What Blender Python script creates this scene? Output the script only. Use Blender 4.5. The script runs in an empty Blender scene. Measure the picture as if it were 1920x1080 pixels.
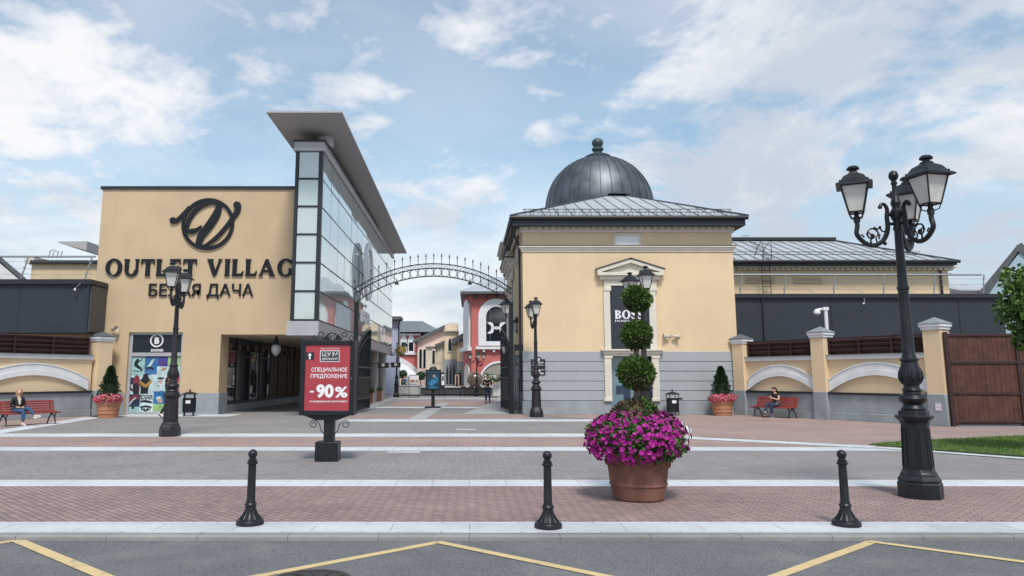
import bpy, bmesh, math, random
from mathutils import Vector, Matrix
R = math.radians
random.seed(11)
SC = bpy.context.scene
COL = SC.collection

# ------------------------------------------------------------------ camera
HC = 1.75                      # eye height above the pavement
FPX, CX, CY, HOR = 1400.0, 880.0, 495.0, 704.0
PITCH = math.atan((HOR - CY) / FPX)
cam = bpy.data.cameras.new('camera')
cam.sensor_width = 36.0
cam.lens = 36.0 * FPX / 1920.0
cam.shift_x = (960.0 - CX) / 1920.0
cam.shift_y = (CY - 540.0) / 1920.0
cam.clip_start, cam.clip_end = 0.1, 3000
cam_ob = bpy.data.objects.new('camera', cam)
COL.objects.link(cam_ob)
cam_ob.location = (0, 0, HC)
cam_ob.rotation_euler = (R(90) + PITCH, 0, 0)
SC.camera = cam_ob

# ------------------------------------------------------------------ sky and sun
SUN_DIR = Vector((0.07, -0.64, 0.95)).normalized()
world = bpy.data.worlds.new('World')
SC.world = world
world.use_nodes = True
nt = world.node_tree
for n in list(nt.nodes):
    nt.nodes.remove(n)
def wn(t, **kw):
    n = nt.nodes.new(t)
    for k, v in kw.items():
        setattr(n, k, v)
    return n
wl = nt.links.new
sky = wn('ShaderNodeTexSky', sky_type='NISHITA', sun_disc=False)
sky.sun_elevation = math.asin(SUN_DIR.z)
sky.sun_rotation = math.atan2(SUN_DIR.x, SUN_DIR.y)
sky.air_density, sky.dust_density, sky.ozone_density = 1.0, 0.8, 1.0
bg_sky = wn('ShaderNodeBackground'); bg_sky.inputs[1].default_value = 0.105
tint = wn('ShaderNodeMix', data_type='RGBA', blend_type='MULTIPLY'); tint.inputs[0].default_value = 1.0
tint.inputs[7].default_value = (0.86, 1.0, 0.93, 1); wl(sky.outputs[0], tint.inputs[6]); wl(tint.outputs[2], bg_sky.inputs[0])
tc = wn('ShaderNodeTexCoord')
sep = wn('ShaderNodeSeparateXYZ'); wl(tc.outputs['Generated'], sep.inputs[0])
def mth(op, a, b=None, c=None, clamp=False):
    n = wn('ShaderNodeMath', operation=op, use_clamp=clamp)
    for i, v in enumerate((a, b, c)):
        if v is None: continue
        if isinstance(v, (int, float)): n.inputs[i].default_value = v
        else: wl(v, n.inputs[i])
    return n.outputs[0]
def ramp(val, a, b, ease=True):
    n = wn('ShaderNodeMapRange', interpolation_type='SMOOTHSTEP' if ease else 'LINEAR')
    n.inputs['From Min'].default_value = a; n.inputs['From Max'].default_value = b
    wl(val, n.inputs['Value']); return n.outputs[0]
zz = mth('ADD', mth('MAXIMUM', sep.outputs[2], 0.0), 0.20)
cxyz = wn('ShaderNodeCombineXYZ')
wl(mth('DIVIDE', sep.outputs[0], zz), cxyz.inputs[0]); wl(mth('DIVIDE', sep.outputs[1], zz), cxyz.inputs[1])
def cloud_noise(scale, off, detail=8, rough=0.55, dist=0.0):
    mp = wn('ShaderNodeMapping'); mp.inputs['Location'].default_value = off
    wl(cxyz.outputs[0], mp.inputs[0])
    n = wn('ShaderNodeTexNoise'); n.inputs['Scale'].default_value = scale; n.inputs['Detail'].default_value = detail
    n.inputs['Roughness'].default_value = rough; n.inputs['Distortion'].default_value = dist
    wl(mp.outputs[0], n.inputs['Vector'])
    return n.outputs[0]
def bank(az, el, half):
    """a cloud bank round a compass direction (degrees right of north, degrees up), fading out at its half width"""
    d = Vector((math.sin(R(az)) * math.cos(R(el)), math.cos(R(az)) * math.cos(R(el)), math.sin(R(el))))
    n = wn('ShaderNodeVectorMath', operation='DOT_PRODUCT'); wl(tc.outputs['Generated'], n.inputs[0]); n.inputs[1].default_value = d
    return ramp(n.outputs['Value'], math.cos(R(half)), math.cos(R(half * 0.25)))
banks = None
for az, el, half, amt in ((-31, 17, 23, .80), (-15, 23, 14, .55), (2, 28, 11, .62), (-2, 24, 6, .5), (5, 30, 6, .6), (31, 17, 29, 1.0), (17, 10, 12, .6), (-24, 25, 12, .7), (22, 27, 12, .75), (11, 28, 6, .6), (-3, 12, 12, .7), (6.5, 20, 5, .55), (3, 11, 10, .5), (-10, 17, 10, .75), (-20, 9, 12, .6), (16, 17, 9, .5), (95, 30, 40, .8), (-100, 35, 40, .8), (180, 30, 60, .6)):
    t = mth('MULTIPLY', bank(az, el, half), amt); banks = t if banks is None else mth('MAXIMUM', banks, t)
n_mid = cloud_noise(2.0, (0.4, 7.7, 0), 12, 0.62, 0.3)
n_fin = cloud_noise(5.5, (3.4, 1.7, 0), 10, 0.60, 0.2)
n_veil = cloud_noise(0.9, (9.2, 2.4, 3), 6, 0.5, 0.8)
dens = mth('ADD', mth('ADD', mth('MULTIPLY', n_mid, 0.72), mth('MULTIPLY', n_fin, 0.42)), mth('MULTIPLY', banks, 0.27))
cumulus = ramp(dens, 0.655, 0.89)
veil = mth('ADD', mth('MULTIPLY', ramp(n_veil, 0.30, 0.70), 0.35), 0.18)
cover = mth('MAXIMUM', cumulus, veil)
haze_f = mth('SUBTRACT', 1.0, ramp(sep.outputs[2], 0.05, 0.40), None, True)
cover = mth('MAXIMUM', cover, mth('MULTIPLY', haze_f, 0.95), None, True)
# thick cloud is greyer underneath, thin edges are bright; the bank on the right is the greyest
shade = ramp(mth('ADD', cloud_noise(1.6, (2.2, 5.6, 1), 10, 0.6, 0.4), mth('MULTIPLY', bank(36, 15, 26), 0.16)), 0.42, 0.72)
mixc = wn('ShaderNodeMix', data_type='RGBA')
mixc.inputs[6].default_value = (0.88, 0.89, 0.91, 1); mixc.inputs[7].default_value = (0.50, 0.58, 0.68, 1)
wl(mth('MULTIPLY', shade, 0.9), mixc.inputs[0])
bg_cl = wn('ShaderNodeBackground'); bg_cl.inputs[1].default_value = 0.62
wl(mixc.outputs[2], bg_cl.inputs[0])
mxs = wn('ShaderNodeMixShader'); wl(cover, mxs.inputs[0]); wl(bg_sky.outputs[0], mxs.inputs[1]); wl(bg_cl.outputs[0], mxs.inputs[2])
wo = wn('ShaderNodeOutputWorld'); wl(mxs.outputs[0], wo.inputs[0])

sun = bpy.data.lights.new('sun', 'SUN')
sun.energy, sun.angle, sun.color = 1.9, R(12), (1.0, 0.94, 0.86)
sun_ob = bpy.data.objects.new('sun', sun); COL.objects.link(sun_ob)
sun_ob.rotation_euler = SUN_DIR.to_track_quat('Z', 'Y').to_euler()

vs = SC.view_settings
vs.view_transform = 'Standard'; vs.look = 'None'; vs.gamma = 1.0; vs.use_curve_mapping = False
vs.exposure = 0.80

# ------------------------------------------------------------------ helpers: projection
CP, SP = math.cos(PITCH), math.sin(PITCH)
def ray(px, py):
    x, z = (px - CX) / FPX, (CY - py) / FPX
    return Vector((x, CP - z * SP, z * CP + SP))
def P(px, py, Y):
    d = ray(px, py); return Vector((0, 0, HC)) + d * (Y / d.y)
def G(px, py, z=0.0):
    d = ray(px, py); return Vector((0, 0, HC)) + d * ((z - HC) / d.z)
def GY(py, z=0.0): return G(CX, py, z).y

# ------------------------------------------------------------------ helpers: materials
MATS = {}
def nodes_of(name):
    m = bpy.data.materials.new(name); m.use_nodes = True
    t = m.node_tree
    for n in list(t.nodes): t.nodes.remove(n)
    o = t.nodes.new('ShaderNodeOutputMaterial'); b = t.nodes.new('ShaderNodeBsdfPrincipled')
    t.links.new(b.outputs[0], o.inputs[0])
    return m, t, b
def tn(t, kind, **inp):
    n = t.nodes.new(kind)
    for k, v in inp.items(): n.inputs[k.replace('_', ' ')].default_value = v
    return n
def c4(c): return (c[0], c[1], c[2], 1)
def scl(c, k): return tuple(max(0.0, min(1.0, x * k)) for x in c)
def mixcol(t, fac, a, b):
    n = t.nodes.new('ShaderNodeMix'); n.data_type = 'RGBA'
    for i, v in ((0, fac), (6, a), (7, b)):
        if hasattr(v, 'is_linked') or hasattr(v, 'node'): t.links.new(v, n.inputs[i])
        elif i == 0: n.inputs[i].default_value = v
        else: n.inputs[i].default_value = c4(v)
    return n.outputs[2]
def smooth(t, v, a, b):
    n = t.nodes.new('ShaderNodeMapRange'); n.interpolation_type = 'SMOOTHSTEP'
    n.inputs['From Min'].default_value = a; n.inputs['From Max'].default_value = b
    t.links.new(v, n.inputs['Value']); return n.outputs[0]
def bumpit(t, b, h, strength, dist=0.01):
    n = tn(t, 'ShaderNodeBump', Strength=strength, Distance=dist); t.links.new(h, n.inputs['Height'])
    t.links.new(n.outputs[0], b.inputs['Normal'])
def mat(name, col, rough=0.6, var=0.12, scale=2.0, metal=0.0, bump=0.0, bscale=60.0, spec=0.5, fine=0.06, streak=0.0, dirt=None):
    """plain painted / stone / metal surface: two scales of tone, optional vertical streaks and stains"""
    if name in MATS: return MATS[name]
    m, t, b = nodes_of(name)
    tcn = t.nodes.new('ShaderNodeTexCoord'); oc = tcn.outputs['Object']
    n1 = tn(t, 'ShaderNodeTexNoise', Scale=scale, Detail=6.0, Roughness=0.6); t.links.new(oc, n1.inputs['Vector'])
    col_o = mixcol(t, smooth(t, n1.outputs[0], 0.28, 0.72), scl(col, 1 - var), scl(col, 1 + var))
    n2 = tn(t, 'ShaderNodeTexNoise', Scale=bscale, Detail=3.0, Roughness=0.6); t.links.new(oc, n2.inputs['Vector'])
    if fine:
        mm = t.nodes.new('ShaderNodeMix'); mm.data_type = 'RGBA'; mm.blend_type = 'MULTIPLY'; mm.inputs[0].default_value = 1
        t.links.new(col_o, mm.inputs[6])
        t.links.new(mixcol(t, n2.outputs[0], (1 - fine * 2,) * 3, (1.0,) * 3), mm.inputs[7]); col_o = mm.outputs[2]
    if streak:
        mp = t.nodes.new('ShaderNodeMapping'); mp.inputs['Scale'].default_value = (3.0, 3.0, 0.12); t.links.new(oc, mp.inputs[0])
        n3 = tn(t, 'ShaderNodeTexNoise', Scale=1.2, Detail=5.0, Roughness=0.7); t.links.new(mp.outputs[0], n3.inputs['Vector'])
        mu = t.nodes.new('ShaderNodeMath'); mu.operation = 'MULTIPLY'; mu.inputs[1].default_value = streak
        t.links.new(smooth(t, n3.outputs[0], 0.5, 0.75), mu.inputs[0])
        col_o = mixcol(t, mu.outputs[0], col_o, scl(dirt or col, 0.55 if dirt is None else 1.0))
    t.links.new(col_o, b.inputs['Base Color'])
    r = t.nodes.new('ShaderNodeMapRange'); r.inputs['To Min'].default_value = max(0.02, rough - 0.08); r.inputs['To Max'].default_value = min(1, rough + 0.08)
    t.links.new(n1.outputs[0], r.inputs['Value']); t.links.new(r.outputs[0], b.inputs['Roughness'])
    b.inputs['Metallic'].default_value = metal; b.inputs['Specular IOR Level'].default_value = spec
    if bump: bumpit(t, b, n2.outputs[0], bump)
    MATS[name] = m; return m
def mat_island(name, cols, rough=0.6, spec=0.3, trans=0.0):
    """leaves, petals: one tone per small face island"""
    m, t, b = nodes_of(name)
    g = t.nodes.new('ShaderNodeNewGeometry')
    cr = t.nodes.new('ShaderNodeValToRGB')
    while len(cr.color_ramp.elements) < len(cols): cr.color_ramp.elements.new(0.5)
    for i, c in enumerate(cols):
        cr.color_ramp.elements[i].position = i / (len(cols) - 1); cr.color_ramp.elements[i].color = c4(c)
    t.links.new(g.outputs['Random Per Island'], cr.inputs[0]); t.links.new(cr.outputs[0], b.inputs['Base Color'])
    b.inputs['Roughness'].default_value = rough; b.inputs['Specular IOR Level'].default_value = spec
    MATS[name] = m; return m
def mat_brick(name, c1, c2, mortar, bw, rh, rot=0.0, msize=0.006, rough=0.75, bump=0.25, tone=0.12, offset=0.5, stains=0.0):
    m, t, b = nodes_of(name)
    tcn = t.nodes.new('ShaderNodeTexCoord'); oc = tcn.outputs['Object']
    mp = t.nodes.new('ShaderNodeMapping'); mp.inputs['Rotation'].default_value = (0, 0, rot); t.links.new(oc, mp.inputs[0])
    br = tn(t, 'ShaderNodeTexBrick', Scale=1.0, Mortar_Size=msize, Mortar_Smooth=0.3, Brick_Width=bw, Row_Height=rh, Bias=0.0)
    br.offset = offset
    br.inputs['Color1'].default_value = c4(c1); br.inputs['Color2'].default_value = c4(c2); br.inputs['Mortar'].default_value = c4(mortar)
    t.links.new(mp.outputs[0], br.inputs['Vector'])
    n1 = tn(t, 'ShaderNodeTexNoise', Scale=0.45, Detail=8.0, Roughness=0.65); t.links.new(oc, n1.inputs['Vector'])
    mm = t.nodes.new('ShaderNodeMix'); mm.data_type = 'RGBA'; mm.blend_type = 'MULTIPLY'; mm.inputs[0].default_value = 1
    t.links.new(br.outputs['Color'], mm.inputs[6])
    t.links.new(mixcol(t, smooth(t, n1.outputs[0], 0.3, 0.7), (1 - tone,) * 3, (1 + tone * .6,) * 3), mm.inputs[7])
    col = mm.outputs[2]
    n2 = tn(t, 'ShaderNodeTexNoise', Scale=9.0, Detail=6.0, Roughness=0.7); t.links.new(oc, n2.inputs['Vector'])
    m2 = t.nodes.new('ShaderNodeMix'); m2.data_type = 'RGBA'; m2.blend_type = 'MULTIPLY'; m2.inputs[0].default_value = 1
    t.links.new(col, m2.inputs[6]); t.links.new(mixcol(t, n2.outputs[0], (0.82,) * 3, (1.14,) * 3), m2.inputs[7]); col = m2.outputs[2]
    if stains:
        n3 = tn(t, 'ShaderNodeTexNoise', Scale=1.6, Detail=4.0, Roughness=0.5, Distortion=0.6); t.links.new(oc, n3.inputs['Vector'])
        mu = t.nodes.new('ShaderNodeMath'); mu.operation = 'MULTIPLY'; mu.inputs[1].default_value = stains
        t.links.new(smooth(t, n3.outputs[0], 0.58, 0.72), mu.inputs[0]); col = mixcol(t, mu.outputs[0], col, scl(c1, 0.45))
    vo = tn(t, 'ShaderNodeTexVoronoi', Scale=1.7, Randomness=1.0); t.links.new(oc, vo.inputs['Vector'])      # trodden-in spots
    ms = t.nodes.new('ShaderNodeMath'); ms.operation = 'MULTIPLY'; ms.inputs[1].default_value = 0.45
    t.links.new(smooth(t, vo.outputs['Distance'], 0.055, 0.03), ms.inputs[0]); col = mixcol(t, ms.outputs[0], col, scl(mortar, 0.9))
    t.links.new(col, b.inputs['Base Color']); b.inputs['Roughness'].default_value = rough; b.inputs['Specular IOR Level'].default_value = 0.35
    inv = t.nodes.new('ShaderNodeMath'); inv.operation = 'SUBTRACT'; inv.inputs[0].default_value = 1; t.links.new(br.outputs['Fac'], inv.inputs[1])
    bumpit(t, b, inv.outputs[0], bump, 0.004)
    MATS[name] = m; return m
def mat_glass(name, col, rough=0.04, metal=0.0, spec=0.8, var=0.25, scale=0.7):
    """window glass seen in daylight: a dark or milky pane with a mirror-like surface, slightly wavy"""
    m, t, b = nodes_of(name)
    tcn = t.nodes.new('ShaderNodeTexCoord'); oc = tcn.outputs['Object']
    n1 = tn(t, 'ShaderNodeTexNoise', Scale=scale, Detail=3.0); t.links.new(oc, n1.inputs['Vector'])
    t.links.new(mixcol(t, n1.outputs[0], scl(col, 1 - var), scl(col, 1 + var)), b.inputs['Base Color'])
    b.inputs['Roughness'].default_value = rough; b.inputs['Metallic'].default_value = metal; b.inputs['Specular IOR Level'].default_value = spec
    n2 = tn(t, 'ShaderNodeTexNoise', Scale=0.9, Detail=1.0); t.links.new(oc, n2.inputs['Vector']); bumpit(t, b, n2.outputs[0], 0.04, 0.05)
    MATS[name] = m; return m

STUCCO = mat('yellow_stucco', (0.565, 0.43, 0.283), 0.85, 0.07, 0.4, 0, 0.14, 90, 0.2, 0.05, 0.20, (0.42, 0.31, 0.19))
STUCCO_BOSS = mat('pale_yellow_stucco', (0.715, 0.555, 0.37), 0.85, 0.06, 0.4, 0, 0.14, 90, 0.2, 0.05, 0.18, (0.5, 0.38, 0.23))
STONE = mat('grey_stone', (0.30, 0.33, 0.36), 0.7, 0.14, 1.2, 0, 0.15, 40, 0.3, 0.08, 0.3, (0.2, 0.22, 0.24))
RUSTIC = mat('grey_rusticated', (0.36, 0.385, 0.41), 0.75, 0.05, 0.8, 0, 0.08, 60, 0.3, 0.04, 0.08)
CREAM = mat('cream_trim', (0.66, 0.62, 0.54), 0.65, 0.06, 2, 0, 0.05, 80, 0.3, 0.04, 0.12, (0.45, 0.42, 0.36))
WHITE = mat('white_trim', (0.72, 0.735, 0.76), 0.55, 0.07, 2, 0, 0.04, 80, 0.4, 0.04, 0.1)
DARK = mat('dark_metal', (0.014, 0.018, 0.024), 0.45, 0.2, 4, 0.0, 0.05, 120, 0.5, 0.06)
NAVY = mat('navy_panel', (0.024, 0.031, 0.045), 0.55, 0.10, 0.6, 0, 0.02, 40, 0.4, 0.05, 0.1, (0.05, 0.06, 0.07))
CAST = mat('cast_iron_paint', (0.0085, 0.0115, 0.015), 0.42, 0.3, 6, 0.0, 0.12, 90, 0.4, 0.08)
CAST_BROWN = mat('weathered_lamp_paint', (0.020, 0.020, 0.024), 0.48, 0.3, 6, 0.0, 0.1, 90, 0.4, 0.08)
ROOF = mat('standing_seam_zinc', (0.60, 0.63, 0.65), 0.42, 0.10, 1.0, 0.55, 0.02, 30, 0.5, 0.05)
DOME = mat('dome_metal', (0.125, 0.138, 0.16), 0.50, 0.35, 0.8, 0.8, 0.02, 20, 0.5, 0.05)
SEAM = mat('seam_metal', (0.05, 0.06, 0.07), 0.5, 0.1, 2, 0.3)
FINIAL = mat('finial_paint', (0.035, 0.06, 0.07), 0.5, 0.1, 2)
METALG = mat('grey_cladding', (0.42, 0.42, 0.44), 0.42, 0.06, 1.0, 0.25, 0.0, 30, 0.5, 0.03)
CANOPY = mat('canopy_soffit', (0.40, 0.395, 0.405), 0.55, 0.05, 0.4, 0.1, 0.0, 30, 0.4, 0.03)
COLUMN = mat('grey_column', (0.33, 0.32, 0.31), 0.7, 0.06, 1)
RED_WALL = mat('red_stucco', (0.53, 0.165, 0.150), 0.85, 0.07, 0.5, 0, 0.1, 60, 0.2, 0.05)
PINK_WALL = mat('pink_stucco', (0.74, 0.55, 0.50), 0.85, 0.05, 0.5)
GOTHIC = mat('warm_stone', (0.72, 0.60, 0.42), 0.8, 0.08, 0.8)
BEIGE = mat('beige_stone', (0.66, 0.58, 0.47), 0.8, 0.08, 0.8)
LILAC = mat('lilac_wall', (0.42, 0.46, 0.60), 0.8, 0.05, 0.5)
SKYBLUE = mat('light_blue_wall', (0.42, 0.56, 0.64), 0.8, 0.05, 0.5, 0, 0.05)
ROOFDK = mat('dark_roof', (0.10, 0.11, 0.12), 0.6, 0.15, 2)
ROOFGR = mat('grey_green_roof', (0.20, 0.23, 0.24), 0.5, 0.12, 1.5, 0.3)
BROWN_SLAT = mat('brown_slats', (0.036, 0.012, 0.012), 0.5, 0.2, 3, 0, 0.1, 40)
GATE_WOOD = mat('gate_boards', (0.095, 0.042, 0.030), 0.6, 0.25, 2.5, 0, 0.15, 30, 0.3, 0.1, 0.4, (0.03, 0.015, 0.012))
BENCH_WOOD = mat('bench_red_wood', (0.26, 0.035, 0.028), 0.42, 0.2, 5, 0, 0.05, 60, 0.5, 0.06)
TERRA = mat('terracotta', (0.225, 0.108, 0.082), 0.8, 0.25, 3.5, 0, 0.25, 50, 0.2, 0.12, 0.45, (0.42, 0.27, 0.20))
TERRA2 = mat('new_terracotta', (0.46, 0.22, 0.13), 0.8, 0.12, 4, 0, 0.15, 50, 0.2, 0.08)
SOIL = mat('soil', (0.04, 0.03, 0.02), 0.95, 0.3, 20)
BARK = mat('bark', (0.17, 0.13, 0.11), 0.9, 0.35, 12, 0, 0.6, 40, 0.2, 0.15)
FROST = mat('frosted_pane', (0.62, 0.61, 0.58), 0.28, 0.10, 2.5, 0, 0.0, 30, 0.5, 0.02)
GLASS_DK = mat_glass('dark_glass', (0.014, 0.018, 0.024), 0.02, 0, 0.9)
GLASS_FRONT = mat_glass('milky_glass', (0.50, 0.575, 0.57), 0.09, 0.12, 0.8, 0.12, 0.5)
GLASS_SIDE = mat_glass('mirror_glass', (0.66, 0.745, 0.735), 0.03, 0.5, 0.9, 0.08, 0.3)
GLASS_BLUE = mat_glass('blue_glass', (0.16, 0.26, 0.30), 0.06, 0.1, 0.8)
GLASS_NAVY = mat_glass('navy_glass', (0.008, 0.016, 0.024), 0.10, 0, 0.3)
SIGN_RED = mat('poster_red', (0.40, 0.046, 0.066), 0.35, 0.12, 1.0)
INK = mat('ink_white', (0.80, 0.81, 0.84), 0.5, 0.02, 2)
INK_BLACK = mat('ink_black', (0.012, 0.014, 0.016), 0.5, 0.02, 2)
STEEL = mat('galvanised_steel', (0.30, 0.32, 0.34), 0.5, 0.1, 4, 0.4)
SIGNLET = mat('sign_letter_metal', (0.008, 0.011, 0.016), 0.5, 0.1, 2, spec=0.3)
WHITE_PLASTIC = mat('white_plastic', (0.70, 0.71, 0.72), 0.4, 0.04, 2)
BEIGE_PLASTIC = mat('beige_plastic', (0.52, 0.48, 0.40), 0.5, 0.06, 2)
BRONZE = mat('polished_granite', (0.13, 0.085, 0.065), 0.15, 0.5, 5, 0.0, 0.0, 30, 0.8)
CONCRETE = mat('concrete', (0.42, 0.43, 0.43), 0.8, 0.1, 1.5)
SKIN = mat('skin', (0.58, 0.36, 0.27), 0.55, 0.05, 10, 0, 0, 60, 0.4, 0.02)

# ------------------------------------------------------------------ helpers: meshes and objects
class Frame:
    def __init__(s, O, U, V=(0, 0, 1)):
        s.O, s.U, s.V = Vector(O), Vector(U).normalized(), Vector(V).normalized(); s.N = s.U.cross(s.V)
    def __call__(s, u, v, w=0.0): return s.O + s.U * u + s.V * v + s.N * w
def front(Y): return Frame((0, Y, 0), (1, 0, 0))            # a facade facing the plaza: u = X, v = Z
def uv(px, py, Y):
    p = P(px, py, Y); return p.x, p.z
def catmull(pts, sub):
    out, n = [], len(pts)
    for i in range(n - 1):
        p0, p1, p2, p3 = pts[max(i - 1, 0)], pts[i], pts[i + 1], pts[min(i + 2, n - 1)]
        for k in range(sub):
            t = k / sub
            out.append(tuple(0.5 * (2 * b + (c - a) * t + (2 * a - 5 * b + 4 * c - d) * t * t + (3 * b - a - 3 * c + d) * t ** 3)
                             for a, b, c, d in zip(p0, p1, p2, p3)))
    out.append(tuple(pts[-1])); return out

class MB:
    def __init__(s): s.v, s.f, s.m, s.cur = [], [], [], 0
    def add(s, vs_, fs_):
        o = len(s.v); s.v += [Vector(p) for p in vs_]
        for f in fs_: s.f.append([i + o for i in f]); s.m.append(s.cur)
        return s
    def hexa(s, p): return s.add(p, [(0, 3, 2, 1), (4, 5, 6, 7), (0, 1, 5, 4), (1, 2, 6, 5), (2, 3, 7, 6), (3, 0, 4, 7)])
    def box(s, x0, x1, y0, y1, z0, z1):
        return s.hexa([(x0, y0, z0), (x1, y0, z0), (x1, y1, z0), (x0, y1, z0), (x0, y0, z1), (x1, y0, z1), (x1, y1, z1), (x0, y1, z1)])
    def fbox(s, F, u0, u1, v0, v1, w0, w1):
        return s.hexa([F(u0, v0, w0), F(u1, v0, w0), F(u1, v1, w0), F(u0, v1, w0), F(u0, v0, w1), F(u1, v0, w1), F(u1, v1, w1), F(u0, v1, w1)])
    def fpoly(s, F, pts, w0, w1):
        n = len(pts)
        return s.add([F(u, v, w0) for u, v in pts] + [F(u, v, w1) for u, v in pts],
                     [tuple(range(n))[::-1], tuple(range(n, 2 * n))] + [(i, (i + 1) % n, n + (i + 1) % n, n + i) for i in range(n)])
    def fband(s, F, a, b, w0, w1, closed=False):
        n = len(a); vs_ = [F(u, v, w0) for u, v in a] + [F(u, v, w0) for u, v in b] + [F(u, v, w1) for u, v in a] + [F(u, v, w1) for u, v in b]
        fs_ = []
        for i in range(n if closed else n - 1):
            j = (i + 1) % n
            fs_ += [(i, n + i, n + j, j), (2 * n + i, 2 * n + j, 3 * n + j, 3 * n + i), (i, j, 2 * n + j, 2 * n + i), (n + i, 3 * n + i, 3 * n + j, n + j)]
        if not closed: fs_ += [(0, 2 * n, 3 * n, n), (n - 1, 2 * n - 1, 4 * n - 1, 3 * n - 1)]
        return s.add(vs_, fs_)
    def ribbon(s, F, pts, w0, w1, sub=6):
        p = catmull(pts, sub) if sub > 1 else pts
        a, b = [], []
        for i in range(len(p)):
            q0, q1 = p[max(i - 1, 0)], p[min(i + 1, len(p) - 1)]
            dx, dy = q1[0] - q0[0], q1[1] - q0[1]; l = math.hypot(dx, dy) or 1
            h = p[i][2]; a.append((p[i][0] - dy / l * h, p[i][1] + dx / l * h)); b.append((p[i][0] + dy / l * h, p[i][1] - dx / l * h))
        return s.fband(F, a, b, w0, w1)
    def disc(s, F, u, v, r, w0, w1, n=24): return s.fpoly(F, [(u + r * math.cos(2 * math.pi * i / n), v + r * math.sin(2 * math.pi * i / n)) for i in range(n)], w0, w1)
    def ring(s, F, u, v, ro, ri, w0, w1, n=40, sx=1.0):
        c = [(math.cos(2 * math.pi * i / n), math.sin(2 * math.pi * i / n)) for i in range(n)]
        return s.fband(F, [(u + ro * sx * a, v + ro * b) for a, b in c], [(u + ri * sx * a, v + ri * b) for a, b in c], w0, w1, True)
    def tube(s, pts, r, n=8, cap=True):
        pts = [Vector(p) for p in pts]; k = len(pts); rs = r if isinstance(r, (list, tuple)) else [r] * k
        vs_, fs_ = [], []; up = None
        for i, p in enumerate(pts):
            t = (pts[min(i + 1, k - 1)] - pts[max(i - 1, 0)])
            t = t.normalized() if t.length > 1e-9 else Vector((0, 0, 1))
            if up is None:
                up = Vector((0, 0, 1)) if abs(t.z) < 0.9 else Vector((1, 0, 0))
            a = (up - t * up.dot(t)); a = a.normalized() if a.length > 1e-6 else t.orthogonal().normalized()
            up = a; b = t.cross(a)
            for j in range(n):
                th = 2 * math.pi * j / n; vs_.append(p + (a * math.cos(th) + b * math.sin(th)) * rs[i])
        for i in range(k - 1):
            for j in range(n):
                j2 = (j + 1) % n; fs_.append((i * n + j, i * n + j2, (i + 1) * n + j2, (i + 1) * n + j))
        if cap: fs_ += [tuple(range(n))[::-1], tuple(range((k - 1) * n, k * n))]
        return s.add(vs_, fs_)
    def lathe(s, prof, c=(0, 0, 0), n=24, rot=0.0, sq=None):
        c = Vector(c); vs_, fs_ = [], []; k = len(prof)
        for r, z in prof:
            for j in range(n):
                th = rot + 2 * math.pi * j / n; vs_.append(c + Vector((r * math.cos(th), r * math.sin(th), z)))
        for i in range(k - 1):
            for j in range(n):
                j2 = (j + 1) % n; fs_.append((i * n + j, i * n + j2, (i + 1) * n + j2, (i + 1) * n + j))
        fs_ += [tuple(range(n))[::-1], tuple(range((k - 1) * n, k * n))]
        return s.add(vs_, fs_)
    def sphere(s, c, r, nu=16, nv=10, fn=None):
        c = Vector(c); rr = r if isinstance(r, (tuple, list)) else (r, r, r)
        vs_ = [Vector((0, 0, -1))]
        for i in range(1, nv):
            ph = -math.pi / 2 + math.pi * i / nv
            for j in range(nu):
                th = 2 * math.pi * j / nu; vs_.append(Vector((math.cos(ph) * math.cos(th), math.cos(ph) * math.sin(th), math.sin(ph))))
        vs_.append(Vector((0, 0, 1)))
        fs_ = [(0, 1 + (j + 1) % nu, 1 + j) for j in range(nu)]
        for i in range(nv - 2):
            for j in range(nu):
                a = 1 + i * nu; j2 = (j + 1) % nu; fs_.append((a + j, a + j2, a + nu + j2, a + nu + j))
        a = 1 + (nv - 2) * nu; top = len(vs_) - 1
        fs_ += [(a + j, a + (j + 1) % nu, top) for j in range(nu)]
        out = []
        for p in vs_:
            q = Vector((p.x * rr[0], p.y * rr[1], p.z * rr[2]))
            if fn: q = fn(p, q)
            out.append(c + q)
        return s.add(out, fs_)
    def text(s, txt, F, u0, u1, v0, v1, w0=0.002, depth=0.004, bold=0.0, fit=True):
        cu = bpy.data.curves.new('txt', 'FONT'); cu.body = txt; cu.size = 1.0; cu.extrude = 0.5; cu.offset = bold; cu.resolution_u = 3
        ob = bpy.data.objects.new('txt', cu); COL.objects.link(ob)
        dg = bpy.context.evaluated_depsgraph_get(); dg.update()
        me = ob.evaluated_get(dg).to_mesh()
        vs_ = [v.co.copy() for v in me.vertices]; fs_ = [tuple(p.vertices) for p in me.polygons]
        ob.evaluated_get(dg).to_mesh_clear(); bpy.data.objects.remove(ob); bpy.data.curves.remove(cu)
        if not vs_: return s
        xa, xb = min(v.x for v in vs_), max(v.x for v in vs_); ya, yb = min(v.y for v in vs_), max(v.y for v in vs_)
        return s.add([F(u0 + (v.x - xa) / (xb - xa) * (u1 - u0), v0 + (v.y - ya) / (yb - ya) * (v1 - v0), w0 + (v.z + 0.5) * depth) for v in vs_], fs_)
    def leaf(s, p, d, size, width=0.6):
        """one leaf: a small folded quad at p pointing along d"""
        d = Vector(d).normalized(); a = d.orthogonal().normalized(); a.rotate(Matrix.Rotation(random.uniform(0, 6.283), 3, d))
        b = d.cross(a); h = size * 0.5
        p = Vector(p); tip = p + d * size
        mid = p + d * h
        return s.add([p, mid + a * h * width + b * h * 0.2, tip, mid - a * h * width + b * h * 0.2], [(0, 1, 2, 3)])
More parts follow.
